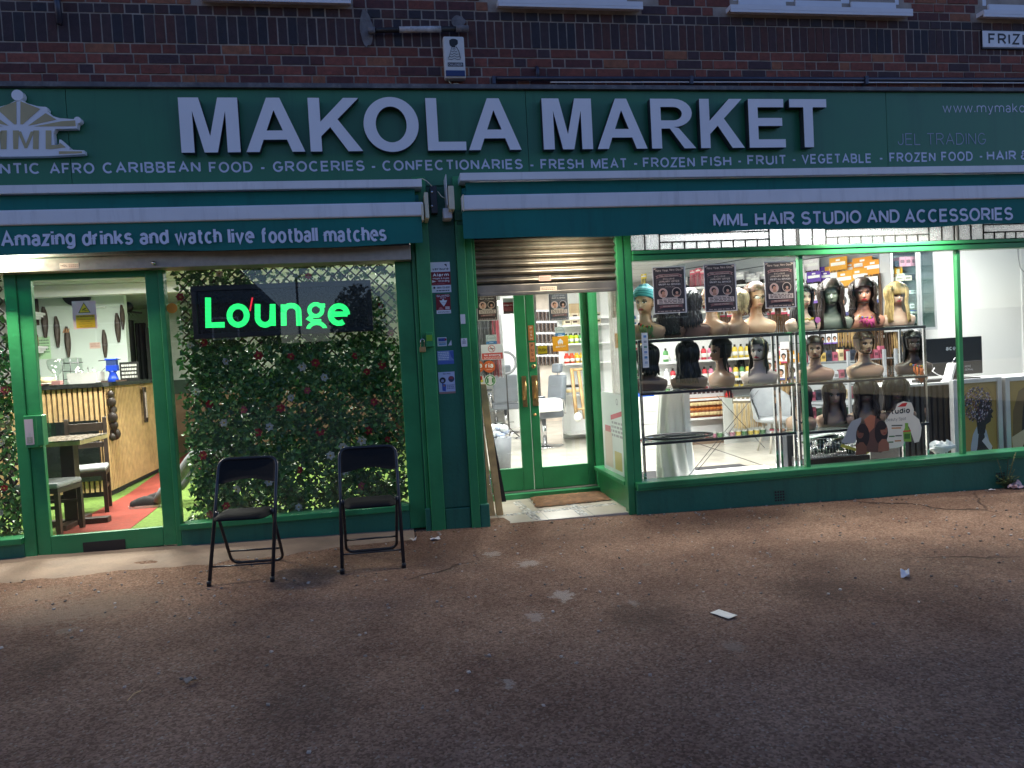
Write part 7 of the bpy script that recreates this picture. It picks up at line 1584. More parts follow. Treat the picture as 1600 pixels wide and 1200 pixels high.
def hair(t, col, L=.05, face=1.0, vol=.018, curl=0.0, n=120, fringe=0, part=0.0, braid=False, streak=None, up=False, tail=0, edge=.395, name='wig', over=0.0, freq=40):
    """L = height the tips reach; face = half angle left free for the face"""
    b = MB()
    def hc():
        k = random.uniform(.65, 1.3); c = streak if (streak and random.random() < .22) else col; return tuple(v*k for v in c)
    # scalp cap with radial locks
    nz, nt = 14, 40
    def cap(z, th): x, y = surf(z, th, vol*.75); return x, y, z+.0
    def free(z, th): return abs(th) < face and z < edge+.03*(abs(th)/face)**2*-1
    zs_ = [.27+(.466-.27)*i/nz for i in range(nz+1)]
    vs = [cap(z, -math.pi+2*math.pi*k/nt) for z in zs_ for k in range(nt)]; vs = [(x, y, z+vol*.6*max(0, (z-.4)/.066)) for x, y, z in vs]
    for k in range(nt):
        c_ = hc()
        for i in range(nz):
            th = -math.pi+2*math.pi*(k+.5)/nt
            if free(zs_[i]+.004, th): continue
            q = [i*nt+k, i*nt+(k+1) % nt, (i+1)*nt+(k+1) % nt, (i+1)*nt+k]; o_ = len(b.v); b.add([vs[j] for j in q], [(0, 1, 2, 3)], HAIRM, tuple(v*random.uniform(.8, 1.2) for v in c_), True)
    o_ = len(b.v); b.add([vs[nz*nt+k] for k in range(nt)], [tuple(range(nt))], HAIRM, col, True)
    if not up:
        for i in range(n):
            u = (i+random.random())/n*2-1; th = math.copysign(face+(math.pi-face)*abs(u), u) if abs(u) > .02 else math.pi
            z0 = random.uniform(.40, .455); gw = vol*random.uniform(.7, 1.3); pts = []; tipz = L*random.uniform(.85, 1.25)+random.uniform(0, .012)
            ph = random.uniform(0, 6.28); m_ = 12
            for j in range(m_+1):
                tt = j/m_; z = z0+(tipz-z0)*tt; zz = max(z, .225); x, y = surf(zz, th, gw+.004)
                if z < .26:
                    x2, y2 = surf(.31, th, gw*.9); f_ = min(1, (.26-z)/.05+.5); x = x*(1-f_)+x2*f_*(1+.25*(.26-z)/.2); y = y*(1-f_)+y2*f_*(1+.3*(.26-z)/.2)
                    if z < .15:
                        x3, y3 = surf(max(.02, z), th, .012)
                        if y3*y < 0 or True:
                            if abs(y) < abs(y3) and abs(math.cos(th)) > .35: y = y3
                pts.append((x+curl*math.sin(freq*z+ph)*min(1, tt*2.5), y+curl*math.cos(freq*z+ph)*min(1, tt*2), z))
            r0 = .0095*(.75 if braid else 1)*(1 if n < 150 else .8); c_ = hc()
            rad = [r0*(.5+.5*min(1, j/2))*(1-.55*(j/m_)**3)*(1 if not braid else (1.25 if j % 2 else .75)) for j in range(m_+1)]
            b.tube(pts, rad, HAIRM, 5, c_)
    for i in range(fringe):
        u = (i+.5)/fringe*2-1; th = u*face*1.05; pts = [];
        for j in range(6): tt = j/5; z = .455-(.455-(.335-over))*tt; x, y = surf(z, th, .014+.004*math.sin(tt*3)); pts.append((x, y, z))
        b.tube(pts, .0085, HAIRM, 5, hc())
    if up:
        for i in range(46):
            u = i/46*2-1; th = math.copysign(face*.9+(math.pi-face)*abs(u), u); pts = []
            for j in range(9): tt = j/8; z = .39+.07*math.sin(tt*math.pi*.5); thh = th+(math.copysign(math.pi, th)-th)*tt*.8; x, y = surf(z*(1-tt)+.40*tt, thh, .012); pts.append((x, y, z*(1-tt)+.40*tt))
            b.tube(pts, .007, HAIRM, 5, hc())
    if tail:
        for i in range(5 if tail < .3 else 9):
            pts = []; s_ = random.uniform(-.03, .03); side = .075 if tail < .3 else .0
            for j in range(12): tt = j/11; pts.append((side+s_+.02*math.sin(tt*9+i), -.02+.06*tt if tail < .3 else .085+.03*tt, .40-(.40+.13*(1 if tail < .3 else 0)-.02)*tt))
            b.tube(pts, .010, HAIRM, 6, hc(), r2=.005)
    return b.build(name, t, local=True)
def choker(t, col=(20, 16, 16)):
    b = MB(); n = 22; pts = []
    for i in range(n+1): th = -1.9+3.8*i/n; z = .262-.018*math.cos(th) if abs(th) < 1.3 else .262+.045*(abs(th)-1.3)/.6; x, y = surf(max(z, .262), th, .003); pts.append((x*1.0, y*(.98 if abs(th) < .8 else 1), z-.008*math.cos(th)*(abs(th) < 1.5)))
    b.tube(pts, .0042, ink(col), 6); b.build('wig_strap', t, local=True)
def mann(label, px, pbot, ptop, tierz, rz, Y=.34):
    q = P(px, pbot, Y); top = P(px, ptop, Y); s = (top.z-(tierz+.01))/.466; t = thing('wig_mannequin', label, 'mannequin', (q.x, Y, tierz+.009), group='wig mannequins on the display shelves'); t.rotation_euler = (0, 0, R(rz)-math.atan2(q.x, 6.6)); t.scale = (s, s, s); return t
TAN = (.56, .34, .22); TAN2 = (.50, .29, .18); LIGHT = (.66, .47, .37); BROWN = (.20, .105, .07); PINKB = (.52, .27, .19); GREYG = (.20, .235, .19); DARKB = (.075, .045, .038)
BLK = (.014, .013, .015); DBR = (.035, .022, .017); MBR = (.09, .05, .032)
m = mann('mannequin head in a teal wrapped turban and beaded necklace', 1010, 531, 449, Z1, -22); bust(m, TAN2, (.5, .05, .05))
b = MB(); TURB = [(.05, .30, .36), (.10, .42, .46), (.03, .20, .26)]
for i in range(15):
    f_ = i/14; pts = []
    for j in range(25): a_ = 2*math.pi*j/24; z = .388+.085*f_-.035*math.cos(a_)*(-1)*(1-f_)*.0+.03*math.cos(a_)*(1-f_)*-0-(.075*(1-math.cos(a_))/2)*(1-f_); x, y = surf(min(.462, max(.27, z)), a_, .016*(1-f_*.3)); pts.append((x, y, z+.01))
    b.tube(pts[:-1], .013, mat('turban_cloth', (1, 1, 1), .8, attr=True, var=.2), 6, TURB[i % 3], closed=True)
b.sphere((0, .02, .455), .055, .06, .03, mat('turban_cloth', (1, 1, 1), .8), 12, TURB[0]); b.build('turban', m, local=True)
m = mann('mannequin seen from behind with big curly black hair under the first poster', 1045, 531, 462, Z1, 180); bust(m, BROWN); hair(m, BLK, L=.03, vol=.035, curl=.014, n=130, freq=90)
m = mann('brown mannequin seen from behind with navy black braids beside the first poster', 1081, 529, 452, Z1, 168); bust(m, (.26, .15, .12)); hair(m, (.012, .014, .026), L=.09, vol=.026, n=74, braid=True)
m = mann('bald tan mannequin half hidden behind the second poster', 1113, 528, 447, Z1, -40); bust(m, TAN)
m = mann('mannequin with a pale blonde bob turned towards the second poster', 1152, 527, 452, Z1, -120, .30); bust(m, TAN); hair(m, (.62, .50, .30), L=.235, vol=.024, n=130, fringe=14)
m = mann('tan mannequin with short wavy brown hair and a white eye patch', 1183, 524, 443, Z1, 25, .42); bust(m, TAN, (.5, .22, .18)); hair(m, MBR, L=.19, vol=.03, curl=.012, n=90, freq=60)
b = MB(); b.sphere((-.03, -.108, .33), .022, .006, .014, ink((235, 235, 235)), 12); b.build('eye_mask', m, local=True)  # white pad covering one eye
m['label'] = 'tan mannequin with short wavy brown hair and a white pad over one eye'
m = mann('mannequin with long dark hair and black choker right behind the first mullion', 1255, 520, 444, Z1b, 32); bust(m, LIGHT, (.5, .2, .18)); hair(m, BLK, L=.02, vol=.02, n=110); choker(m)
m = mann('grey green mannequin head with very long dark brown hair', 1300, 516, 438, Z1b, 6); bust(m, GREYG, (.15, .17, .145), eyes=False, brow=False); hair(m, DBR, L=.0, vol=.03, curl=.004, n=130, face=.78); choker(m)
m = mann('red lipped mannequin with long curly dark hair and pink fringe necklace', 1350, 513, 436, Z1b, 8); bust(m, (.55, .25, .17), (.6, .03, .04)); hair(m, DBR, L=.03, vol=.034, curl=.010, n=120, face=.9, freq=70); choker(m)
m = mann('mannequin in a long honey blonde wig with side fringe', 1402, 509, 442, Z1b, 18); bust(m, LIGHT, (.55, .1, .12)); hair(m, (.50, .36, .15), L=.04, vol=.027, curl=.003, n=170, face=.62, fringe=12, over=.0)
m = mann('mannequin facing away with straight black hair at the left end of the second shelf', 1015, 613, 538, Z2, 180); bust(m, (.20, .12, .095)); hair(m, BLK, L=.17, vol=.026, n=130)
m = mann('mannequin facing away with long loose black hair reaching its shoulder', 1077, 610, 533, Z2, 172); bust(m, (.22, .13, .10)); hair(m, (.016, .014, .016), L=.06, vol=.026, curl=.005, n=130)
m = mann('brown mannequin in profile with sleek black ponytail hanging below the shelf', 1128, 607, 527, Z2, -58); bust(m, (.42, .22, .13), (.5, .2, .15)); hair(m, BLK, up=True, face=1.15, tail=.2)
m = mann('pale mannequin with blonde streaked cornrow braids and red lips', 1187, 604, 527, Z2, -12); bust(m, (.66, .52, .45), (.55, .04, .06)); hair(m, BLK, L=.0, vol=.014, n=34, braid=True, streak=(.5, .4, .22), face=.95); choker(m)
m = mann('tan mannequin with slicked back dark hair just right of the first mullion', 1275, 600, 525, Z2b, 4); bust(m, (.58, .33, .23), (.4, .12, .1)); hair(m, DBR, up=True, face=1.05, tail=.5); choker(m)
m = mann('tan mannequin with brown hair drawn back and long bare shoulders', 1352, 595, 516, Z2b, 28); bust(m, (.50, .31, .20), (.42, .14, .12)); hair(m, MBR, up=True, face=1.0, tail=.5); choker(m)
m = mann('dark brown mannequin with long black braid and orange fringed necklace', 1428, 590, 516, Z2b, 14); bust(m, DARKB, (.16, .05, .05)); hair(m, BLK, up=True, face=1.0, tail=.25); hair(m, BLK, L=.04, vol=.016, n=60, braid=True, face=1.3, name='braids')
m = mann('tan mannequin in profile with dark spotted chest behind the first mullion', 1252, 676, 600, Z3b, -42); bust(m, (.52, .32, .22), (.4, .14, .12)); hair(m, BLK, L=.12, vol=.02, n=70, face=1.3)
m = mann('mannequin with straight dark hair and blonde front streaks on the lowest shelf', 1305, 672, 596, Z3b, 6); bust(m, (.46, .28, .20), (.4, .16, .15)); hair(m, DBR, L=.03, vol=.026, n=140, streak=(.09, .05, .03), face=.8)
m = mann('mannequin whose thick dark fringe covers its eyes, lowest shelf', 1355, 669, 593, Z3b, 4); bust(m, (.33, .20, .14), (.25, .09, .08)); hair(m, DBR, L=.05, vol=.034, curl=.008, n=140, fringe=16, over=.03, face=.7, freq=50)
m = mann('mannequin with a shaggy dark bob behind the torn studio sticker', 1402, 665, 590, Z3b, 8); bust(m, (.22, .13, .09), (.2, .08, .07)); hair(m, (.028, .02, .016), L=.13, vol=.038, n=130, fringe=9, over=.015, face=.65)
# necklaces hang on the mannequins
def necklace(label, px, pz, Y, tiersc, bead_cols, fringe=None, rad=.06, drop=.05, nb=12, flen=.06, br=.012):
    q = P(px, pz, Y); t = thing('necklace', label, 'necklace', q); b = MB(); pts = []
    for i in range(nb+1): u = i/nb*2-1; pts.append(Vector((q.x+rad*u, Y-.075*math.sqrt(max(.05, 1-u*u))+.02, q.z-drop*(1-u*u))))
    b.tube(pts, .003, BLACK, 5)
    for i, p_ in enumerate(pts): s_ = br*random.uniform(.8, 1.3); b.sphere(p_+Vector((0, -.008, random.uniform(-.01, .004))), s_, s_*.8, s_, ink(bead_cols[i % len(bead_cols)]), 8)
    b.build('beads', t)
    if fringe:
        b = MB()
        for i in range(26):
            u = random.uniform(-1, 1); p_ = Vector((q.x+rad*u, Y-.085*math.sqrt(max(.1, 1-u*u))+.01, q.z-drop*(1-u*u)-.01)); ln = flen*random.uniform(.6, 1.25)
            b.tube([p_, p_+Vector((random.uniform(-.02, .02), -.012, -ln*.5)), p_+Vector((random.uniform(-.035, .035), -.012, -ln))], .0045, ink(fringe), 5)
        b.build('fringe', t)
    return t
MC = [(200, 160, 40), (50, 110, 170), (190, 60, 50), (60, 150, 80), (150, 60, 140), (220, 130, 40), (40, 40, 45)]
necklace('multicoloured bead necklace with green strings on the turban mannequin', 1010, 506, .30, 1, [(40, 40, 50), (190, 50, 40), (60, 120, 60), (220, 150, 40)], (110, 150, 90), .075, .03, 12, .09)
necklace('yellow cord collar with a purple pendant on the mannequin behind the mullion', 1258, 496, .30, 1, [(215, 190, 40)], None, .08, .02, 14, 0, .007)
b = MB(); q = P(1277, 500, .27); b.prism([(q.x+.03*math.cos(R(a_)), q.z+.03*math.sin(R(a_))) for a_ in range(0, 360, 20)], .262, .275, ink((190, 110, 180))); tag(b.build('pendant', loc=q), 'flat mauve disc pendant hanging from the yellow collar', 'pendant')
necklace('bead necklace with pink string fringe on the red lipped mannequin', 1352, 493, .29, 1, MC, (205, 80, 140), .062, .03, 12, .075)
necklace('bead necklace with long orange fringe on the dark brown mannequin', 1432, 568, .29, 1, MC, (225, 120, 50), .065, .035, 12, .13)
necklace('black bead cluster necklace on the profile mannequin of the lowest shelf', 1246, 650, .29, 1, [(45, 30, 25), (60, 40, 30)], None, .05, .06, 14, 0, .008)
# ---------------------------------------------------------------- other things in the window
t = thing('ring_light', 'big black ring light lying flat on the lowest glass shelf', 'ring light', P(1062, 690, .33))
qa, qb = P(1010, 686, .34), P(1113, 684, .34); cx_, rr = (qa.x+qb.x)/2, (qb.x-qa.x)/2
b = MB(); b.tube([(cx_+rr*math.cos(R(a_)), .36+rr*.62*math.sin(R(a_)), Z3+.022) for a_ in range(0, 360, 10)], .011, BLACK, 8, closed=True); b.build('ring', t)
b = MB(); b.tube([(cx_+rr*.76*math.cos(R(a_)), .36+rr*.46*math.sin(R(a_)), Z3+.018) for a_ in range(0, 360, 12)], .006, DARKM, 8, closed=True); b.build('inner_ring', t)
b = MB(); b.tube([(cx_-rr*.5, .36, Z3+.02), (cx_, .33, Z3+.03), (cx_+rr*.5, .36, Z3+.02)], .009, BLACK, 8); b.build('bracket', t)
# white dress on a stand
t = thing('white_dress', 'long white satin dress hanging behind the lowest shelf', 'dress', P(1052, 745, .95))
SAT = mat('white_satin', (.74, .73, .68), .35, var=.06, sheen=.3)
zt_, zb_2 = P(1052, 604, .95).z, max(RZ+.01, P(1052, 752, .95).z); b = MB(); n = 48; vs = []; m_ = 14
for j in range(m_+1):
    v = j/m_; z = zt_+(zb_2-zt_)*v; rx_ = .13+.02*math.sin(v*3)+.05*v; ry_ = .08+.06*v
    for i in range(n): a_ = 2*math.pi*i/n; f_ = 1+(.05+.16*v)*math.sin(a_*9+1.5*math.sin(v*4))*.8; vs.append((P(1052, 650, .95).x+rx_*f_*math.cos(a_), .95+ry_*f_*math.sin(a_), z))
b.add(vs, [(j*n+i, (j+1)*n+i, (j+1)*n+(i+1) % n, j*n+(i+1) % n) for j in range(m_) for i in range(n)], SAT, None, True); b.build('skirt', t)
b = MB(); x_ = P(1074, 680, .85).x; b.box((x_-.03, .82, RZ), (x_+.03, .88, P(1074, 560, .85).z), WHITEG); tag(b.build('white_post', loc=(x_, .85, RZ)), 'white square post beside the white dress', 'post')
q0, q1 = G(1068, 745, RZ), G(1222, 722, RZ); b = MB(); b.box((P(1070, 740, .75).x, .62, RZ), (P(1224, 726, .75).x, 1.15, RZ+.12), WHITEG); tag(b.build('plinth', loc=(q0.x+.5, .8, RZ), bev=.005), 'low white plinth on the floor inside the first window', 'plinth')
b = MB(); q0 = G(1005, 748, RZ+.01); b.box((P(1000, 720, 1.0).x-.1, .35, RZ+.0005), (P(1058, 740, .9).x, 2.0, RZ+.008), mat('charcoal_carpet', (.05, .05, .055), .95, var=.3, scale=60, bump=.6, bscale=200)); b.box((P(1058, 740, .9).x+.0005, 1.2, RZ+.0005), (P(1200, 720, 1.3).x, 2.0, RZ+.008), mat('charcoal_carpet', (.05, .05, .055), .95)); tag(b.build('entrance_mat', loc=(3, 1.2, RZ)), 'charcoal floor mat on the cream tiles behind the window shelves', 'mat')
# wire basket with oddments
t = thing('wire_basket', 'silver wire basket full of dark oddments low in the second window', 'basket', P(1298, 718, .40))
x0_, x1_ = P(1262, 700, .36).x, P(1350, 700, .36).x; z0_, z1_ = P(1300, 714, .36).z, P(1300, 684, .36).z; b = MB()
for i in range(19): x = x0_+(x1_-x0_)*i/18; b.tube([(x, .36, z1_), (x, .36, z0_), (x, .60, z0_), (x, .60, z1_)], .0035, CHROME, 5)
for z in (z0_+.002, (z0_+z1_)/2, z1_): b.tube([(x0_, .356, z), (x1_, .356, z), (x1_, .604, z), (x0_, .604, z)], .0045, CHROME, 5, closed=True)
b.build('wires', t)
b = MB()
for k in range(40): b.sphere((random.uniform(x0_+.04, x1_-.04), random.uniform(.40, .57), random.uniform(z0_+.03, z1_-.02)), random.uniform(.02, .05), .03, random.uniform(.015, .035), ink(random.choice([(40, 42, 45), (70, 74, 70), (120, 125, 120), (50, 70, 50), (90, 80, 60), (30, 30, 34)])), 6)
for k in range(5): b.box((x0_+.05+.05*k, .38, z1_-.01), (x0_+.15+.05*k, .5, z1_+.012+.004*k), ink((222, 222, 220)))
b.build('contents', t)
b = MB(); b.box((x0_-.02, .34, .0), (x1_+.05, .63, z0_-.006), BLACK); tag(b.build('black_crate', loc=(x0_+.3, .45, .0)), 'low black crate carrying the wire basket', 'crate')
b = MB(); q = P(1236, 700, .75); b.box((P(1226, 700, .75).x, .70, RZ), (P(1243, 700, .75).x, .95, P(1236, 678, .75).z), mat('slate_bin', (.045, .05, .06), .5)); tag(b.build('waste_bin', loc=q, bev=.01), 'dark slate bin standing behind the chrome posts', 'bin')
# torn studio sticker on the glass
def glass_patch(pts, col, k=0): 
    b_.prism([((lambda q: (q.x, q.z))(P(x, y, YW))) for x, y in pts], YW-.0003*k, YW+.0012, ink(col))
t = thing('studio_sticker', 'torn white studio sticker with green bottle and two women on the second pane', 'window sticker', P(1390, 680, YW))
b_ = MB(); glass_patch([(1383, 658), (1392, 645), (1399, 640), (1402, 631), (1412, 627), (1424, 629), (1428, 640), (1427, 648), (1436, 655), (1440, 668), (1439, 680), (1436, 690), (1429, 692), (1425, 680), (1421, 668), (1417, 662), (1413, 690), (1411, 697), (1400, 700), (1390, 701), (1386, 688), (1385, 672)], (216, 212, 190)); b_.build('paper', t)
b_ = MB(); glass_patch([(1402, 636), (1410, 630), (1418, 629), (1415, 635)], (190, 45, 40), 1); ptext(b_, 'tudio', (1392, 646.5), (1422, 645.5), 8.5, YW-.0006, ink((25, 25, 25)), .2); ptext(b_, 'Beauty Spot', (1385, 658), (1416, 656.5), 5, YW-.0006, ink((70, 70, 65)), .08)
for k_, (a_, c_, y_) in enumerate(((1393, 1410, 664), (1393, 1408, 668), (1389, 1398, 681), (1399, 1409, 680), (1398, 1408, 688), (1388, 1396, 690))): glass_patch([(a_, y_), (c_, y_-.4), (c_, y_+1.6), (a_, y_+2)], ((90, 95, 80), (180, 120, 50), (60, 110, 50))[k_ % 3], 1)
b_.build('printing', t)
b_ = MB(); glass_patch([(1412, 690), (1411, 676), (1414, 668), (1414, 661), (1419, 661), (1419, 668), (1423, 674), (1424, 690)], (120, 165, 60), 2); glass_patch([(1413, 686), (1413, 678), (1422, 677.5), (1422, 685.5)], (60, 110, 40), 3); glass_patch([(1411, 673), (1423, 672), (1423, 674), (1411, 675)], (200, 60, 50), 3); b_.build('bottle_print', t)
b_ = MB(); E2 = lambda cx, cy, rx, ry, a0=0, a1=360, n=20: [(cx+rx*math.cos(R(a0+(a1-a0)*i/n)), cy+ry*math.sin(R(a0+(a1-a0)*i/n))) for i in range(n)]
glass_patch([(1350, 662), (1362, 652), (1372, 654), (1380, 660), (1384, 690), (1378, 707), (1340, 706), (1336, 696)], (92, 62, 52), 0); glass_patch([(1350, 656), (1360, 648), (1368, 650), (1366, 668), (1358, 676)], (170, 105, 75), 1)
for cx, cy, fc, k in ((1345, 677, (112, 72, 54), 1), (1380, 672, (140, 90, 68), -1)):
    glass_patch(E2(cx+3*k, cy+4, 10.5, 19), (34, 24, 23), 2); glass_patch([(cx-8, cy+34), (cx-7, cy+20), (cx-2, cy+14), (cx+4, cy+14), (cx+9, cy+21), (cx+9, cy+32)], fc, 3); glass_patch(E2(cx-1*k, cy, 5.4, 8.2), fc, 4); glass_patch(E2(cx+3*k, cy-6, 8, 5.5), (34, 24, 23), 5); glass_patch(E2(cx-2*k, cy+4.6, 2, .9), (120, 40, 42), 5); glass_patch([(cx-4, cy-1.5), (cx-1, cy-2), (cx-1, cy-1.1), (cx-4, cy-.6)], (30, 22, 22), 5); glass_patch([(cx+1, cy-2), (cx+3.5, cy-1.6), (cx+3.5, cy-.7), (cx+1, cy-1.1)], (30, 22, 22), 5)
b_.build('portrait_print', t)
b_ = MB(); glass_patch([(1319, 693), (1315, 690), (1321, 680), (1326, 666), (1331, 658), (1346, 652), (1345, 660), (1340, 668), (1337, 692)], (150, 155, 155)); glass_patch([(1313, 698), (1316, 694), (1359, 707), (1354, 710)], (165, 160, 60)); o = b_.build('torn_sticker', loc=P(1330, 680, YW)); tag(o, 'torn grey remains of a sticker with a yellow edge on the second pane', 'window sticker')
# ---------------------------------------------------------------- deeper in the shop, seen through the shelves
def gondola(lab, px0, px1, pbase, ys, Yf, tops=None):
    a, c = P(px0, pbase, Yf), P(px1, pbase, Yf); t = thing('shop_shelving', lab, 'shelving', ((a.x+c.x)/2, Yf, RZ))
    zz_ = [P((px0+px1)/2, y, Yf).z for y in ys]; b = MB(); b.box((a.x, Yf+.4, RZ), (c.x, Yf+.44, zz_[0]+.35), WHITEG); b.build('back', t)
    for z in zz_:
        b = MB(); b.box((a.x, Yf, z-.03), (c.x, Yf+.3995, z), WHITEG); b.build('shelf', t)
    b = MB(); b.box((a.x, Yf+.03, RZ), (c.x, Yf+.398, RZ+.1), ink((120, 100, 85))); b.build('kickboard', t)
    return t, zz_, a.x, c.x
t, zz_, ga_, gc_ = gondola('low white shelving with brown jars seen under the wig shelf', 1078, 1140, 668, (622, 652), 4.2)
def jar(x, y, z, r, h, c, cap, lab, grp, nm='jar', cat='jar'):
    b = MB(); b.lathe([(r, 0), (r, h*.72), (r*.9, h*.78)], ink(c), (x, y, z), 12); b.lathe([(r*1.04, h*.74), (r*1.04, h)], ink(cap), (x, y, z), 12); b.lathe([(r*1.02, h*.2), (r*1.02, h*.55)], ink((225, 200, 150)), (x, y, z), 12); return tag(b.build(nm, loc=(x, y, z)), lab, cat, grp)
j0 = None
for r_ in range(2):
    for i in range(9):
        x = ga_+.08+(gc_-ga_-.16)*i/8; y = 4.28; z = zz_[1]+.001+r_*.155
        if j0 is None: j0 = jar(x, y, z, .05, .15, (120, 60, 30), (200, 120, 50), 'brown jar with cream label in two stacked rows on the low white shelving', 'jars on the low shelving')
        else: o = j0.copy(); COL.objects.link(o); o.location = (x, y, z)
b0 = None
for i in range(8):
    x = ga_+.06+(gc_-ga_-.14)*i/7; z = zz_[0]+.001
    if b0 is None: b0 = small_box(x-.035, x+.035, z, z+.2, 4.26, 4.36, (225, 222, 226), 'white carton with dark round print on the upper low shelf', 'cartons on the low shelving', c2=(90, 60, 70))
    else: o = b0.copy(); COL.objects.link(o); o.location = (x, 4.26, z)
q = P(1141, 668, 4.1); b = MB(); b.lathe([(.07, 0), (.07, .48), (.03, .56), (.03, .62)], ink((190, 30, 35)), (q.x, 4.1, q.z), 14); b.lathe([(.071, .15), (.071, .40)], ink((225, 205, 205)), (q.x, 4.1, q.z), 14); tag(b.build('spray_can', loc=q), 'tall red bottle at the end of the low white shelving', 'bottle')
# blonde packs on a low rack
def hang2(px, py, hpx, key, Y, label, grp):
    q = P(px, py, Y)
    if key not in used_first: o = mk[key](label); used_first[key] = o
    else: o = dup(used_first[key], (0, 0, 0), label=label)
    s = hpx/FPX*((q-CPOS).dot(CF))/.62; o.location = q; o.rotation_euler = (0, 0, 0); o.scale = (s, s, s); o['group'] = grp; return o
for px_, h in ((1150, 50), (1157, 52), (1164, 50), (1171, 49)): hang2(px_, 620, h, 'blonde', 3.6, 'long blonde hair pack with upright lettering on the low rack', 'blonde packs on the low rack')
for px_, h in ((1182, 48), (1190, 46)): hang2(px_, 620, h, 'gold', 3.6, 'golden brown hair pack with a yellow price tag on the low rack', 'golden packs on the low rack')
b = MB(); a_, c_ = P(1140, 619, 3.65), P(1225, 612, 3.65); b.box((a_.x, 3.62, a_.z-.03), (c_.x, 3.9, a_.z), SHELFGLASS); b.box((a_.x, 3.86, RZ), (c_.x, 3.9, a_.z-.031), ink((190, 192, 190))); tag(b.build('low_rack', loc=a_), 'low rack with a pale green glass top carrying the blonde packs', 'rack')
b = MB(); 
for px_, py_ in ((1184, 640), (1191, 648)): q = P(px_, py_, 3.5); b = MB(); b.box((q.x-.06, 3.5, q.z-.05), (q.x+.06, 3.503, q.z+.05), ink((235, 220, 40))); tag(b.build('price_tag', loc=q), ('bright yellow price tag on the golden packs', 'smaller yellow price tag below the first on the golden packs')[py_ == 648], 'price tag')
# grey tub chair
q = G(1212, 705, RZ); t = thing('tub_chair', 'pale grey tub chair seen between the chrome shelf posts', 'chair', q); 
GC = mat('pale_grey_shell', (.36, .38, .40), .5); b = MB(); vs = []; n = 18; m_ = 8
for j in range(m_+1):
    for i in range(n+1): a_ = R(-20+220*i/n); rr = .27+.03*j/m_; h = .45+(.42*(math.sin(math.pi*i/n)**.6))*j/m_; vs.append((q.x+rr*math.cos(a_), q.y+rr*math.sin(a_), q.z+h))
fs = [(j*(n+1)+i, j*(n+1)+i+1, (j+1)*(n+1)+i+1, (j+1)*(n+1)+i) for j in range(m_) for i in range(n)]; k_ = len(vs); vs += [(q.x+(x-q.x)*.9, q.y+(y-q.y)*.9, z) for x, y, z in vs]; fs += [tuple(k_+v for v in f[::-1]) for f in fs]; b.add(vs, fs, GC, None, True); b.build('backrest', t)
b = MB(); b.lathe([(.1, .38), (.24, .41), (.27, .46), (.02, .47)], GC, q, 20); b.build('seat', t)
for a_ in (45, 135, 225, 315):
    b = MB(); b.tube([q+Vector((.12*math.cos(R(a_)), .12*math.sin(R(a_)), .4)), q+Vector((.24*math.cos(R(a_)), .24*math.sin(R(a_)), 0))], .014, ink((170, 165, 155)), 8); b.build('leg', t)
# white drawers with a blue pack at the left of the window
q = G(1012, 690, RZ); t = thing('drawer_unit', 'white drawer unit on the tiles left of the white dress', 'drawers', (P(1015, 690, 3.2).x, 3.2, RZ))
a_, c_ = P(1004, 690, 3.2), P(1031, 690, 3.2); zt_ = P(1015, 620, 3.2).z; b = MB(); b.box((a_.x, 3.2, RZ), (c_.x, 3.7, zt_), WHITEG); b.build('case', t, bev=.004)
for i in range(4): b = MB(); z = RZ+.1+(zt_-RZ-.12)*i/4; b.box((a_.x+.02, 3.185, z), (c_.x-.02, 3.199, z+(zt_-RZ-.12)/4-.02), ink((220, 220, 216))); b.build('drawer', t, bev=.003)
b = MB(); b.box((a_.x+.03, 3.25, zt_+.001), (c_.x-.03, 3.45, zt_+.14), ink((35, 90, 190))); tag(b.build('blue_carton', loc=(a_.x, 3.25, zt_), bev=.004), 'blue carton standing on the white drawer unit', 'carton')
# dark rack of oddments behind the lower right shelves
t = thing('accessory_rack', 'grey rack of combs and small packets behind the lower wig shelf', 'rack', P(1340, 690, 1.35))
a_, c_ = P(1262, 690, 1.35), P(1404, 690, 1.35); b = MB(); 
for px_ in (1262, 1330, 1386, 1404): x = P(px_, 690, 1.35).x; b.box((x-.015, 1.33, RZ), (x+.015, 1.36, P(1340, 548, 1.35).z), ink((150, 154, 158)))
b.build('upright', t)
zz_ = [P(1340, y, 1.35).z for y in (562, 592, 622, 652)]
for z in zz_:
    b = MB(); b.box((a_.x, 1.361, z-.012), (c_.x, 1.6, z), ink((130, 134, 138))); b.build('shelf', t)
pk = None; cols = [(120, 40, 50), (200, 200, 205), (60, 90, 70), (190, 160, 90), (50, 55, 70), (170, 90, 110), (210, 190, 150)]
protos = []
for z in zz_:
    x = a_.x+.04
    while x < c_.x-.08:
        i = random.randrange(len(cols)); h = random.uniform(.75, 1.15); w_ = .075
        if len(protos) < len(cols):
            i = len(protos); o = small_box(-.03, .03, 0, .13, 0, .05, cols[i], ('crimson packet', 'white packet', 'dark green packet', 'mustard packet', 'slate packet', 'rose packet', 'cream packet')[i]+' on the accessory rack behind the wigs', 'packets on the accessory rack', nm='packet', cat='packet'); protos.append(o)
        else: o = protos[i].copy(); COL.objects.link(o)
        o.location = (x, 1.39, z+.001); o.scale = (1, 1, h); x += w_
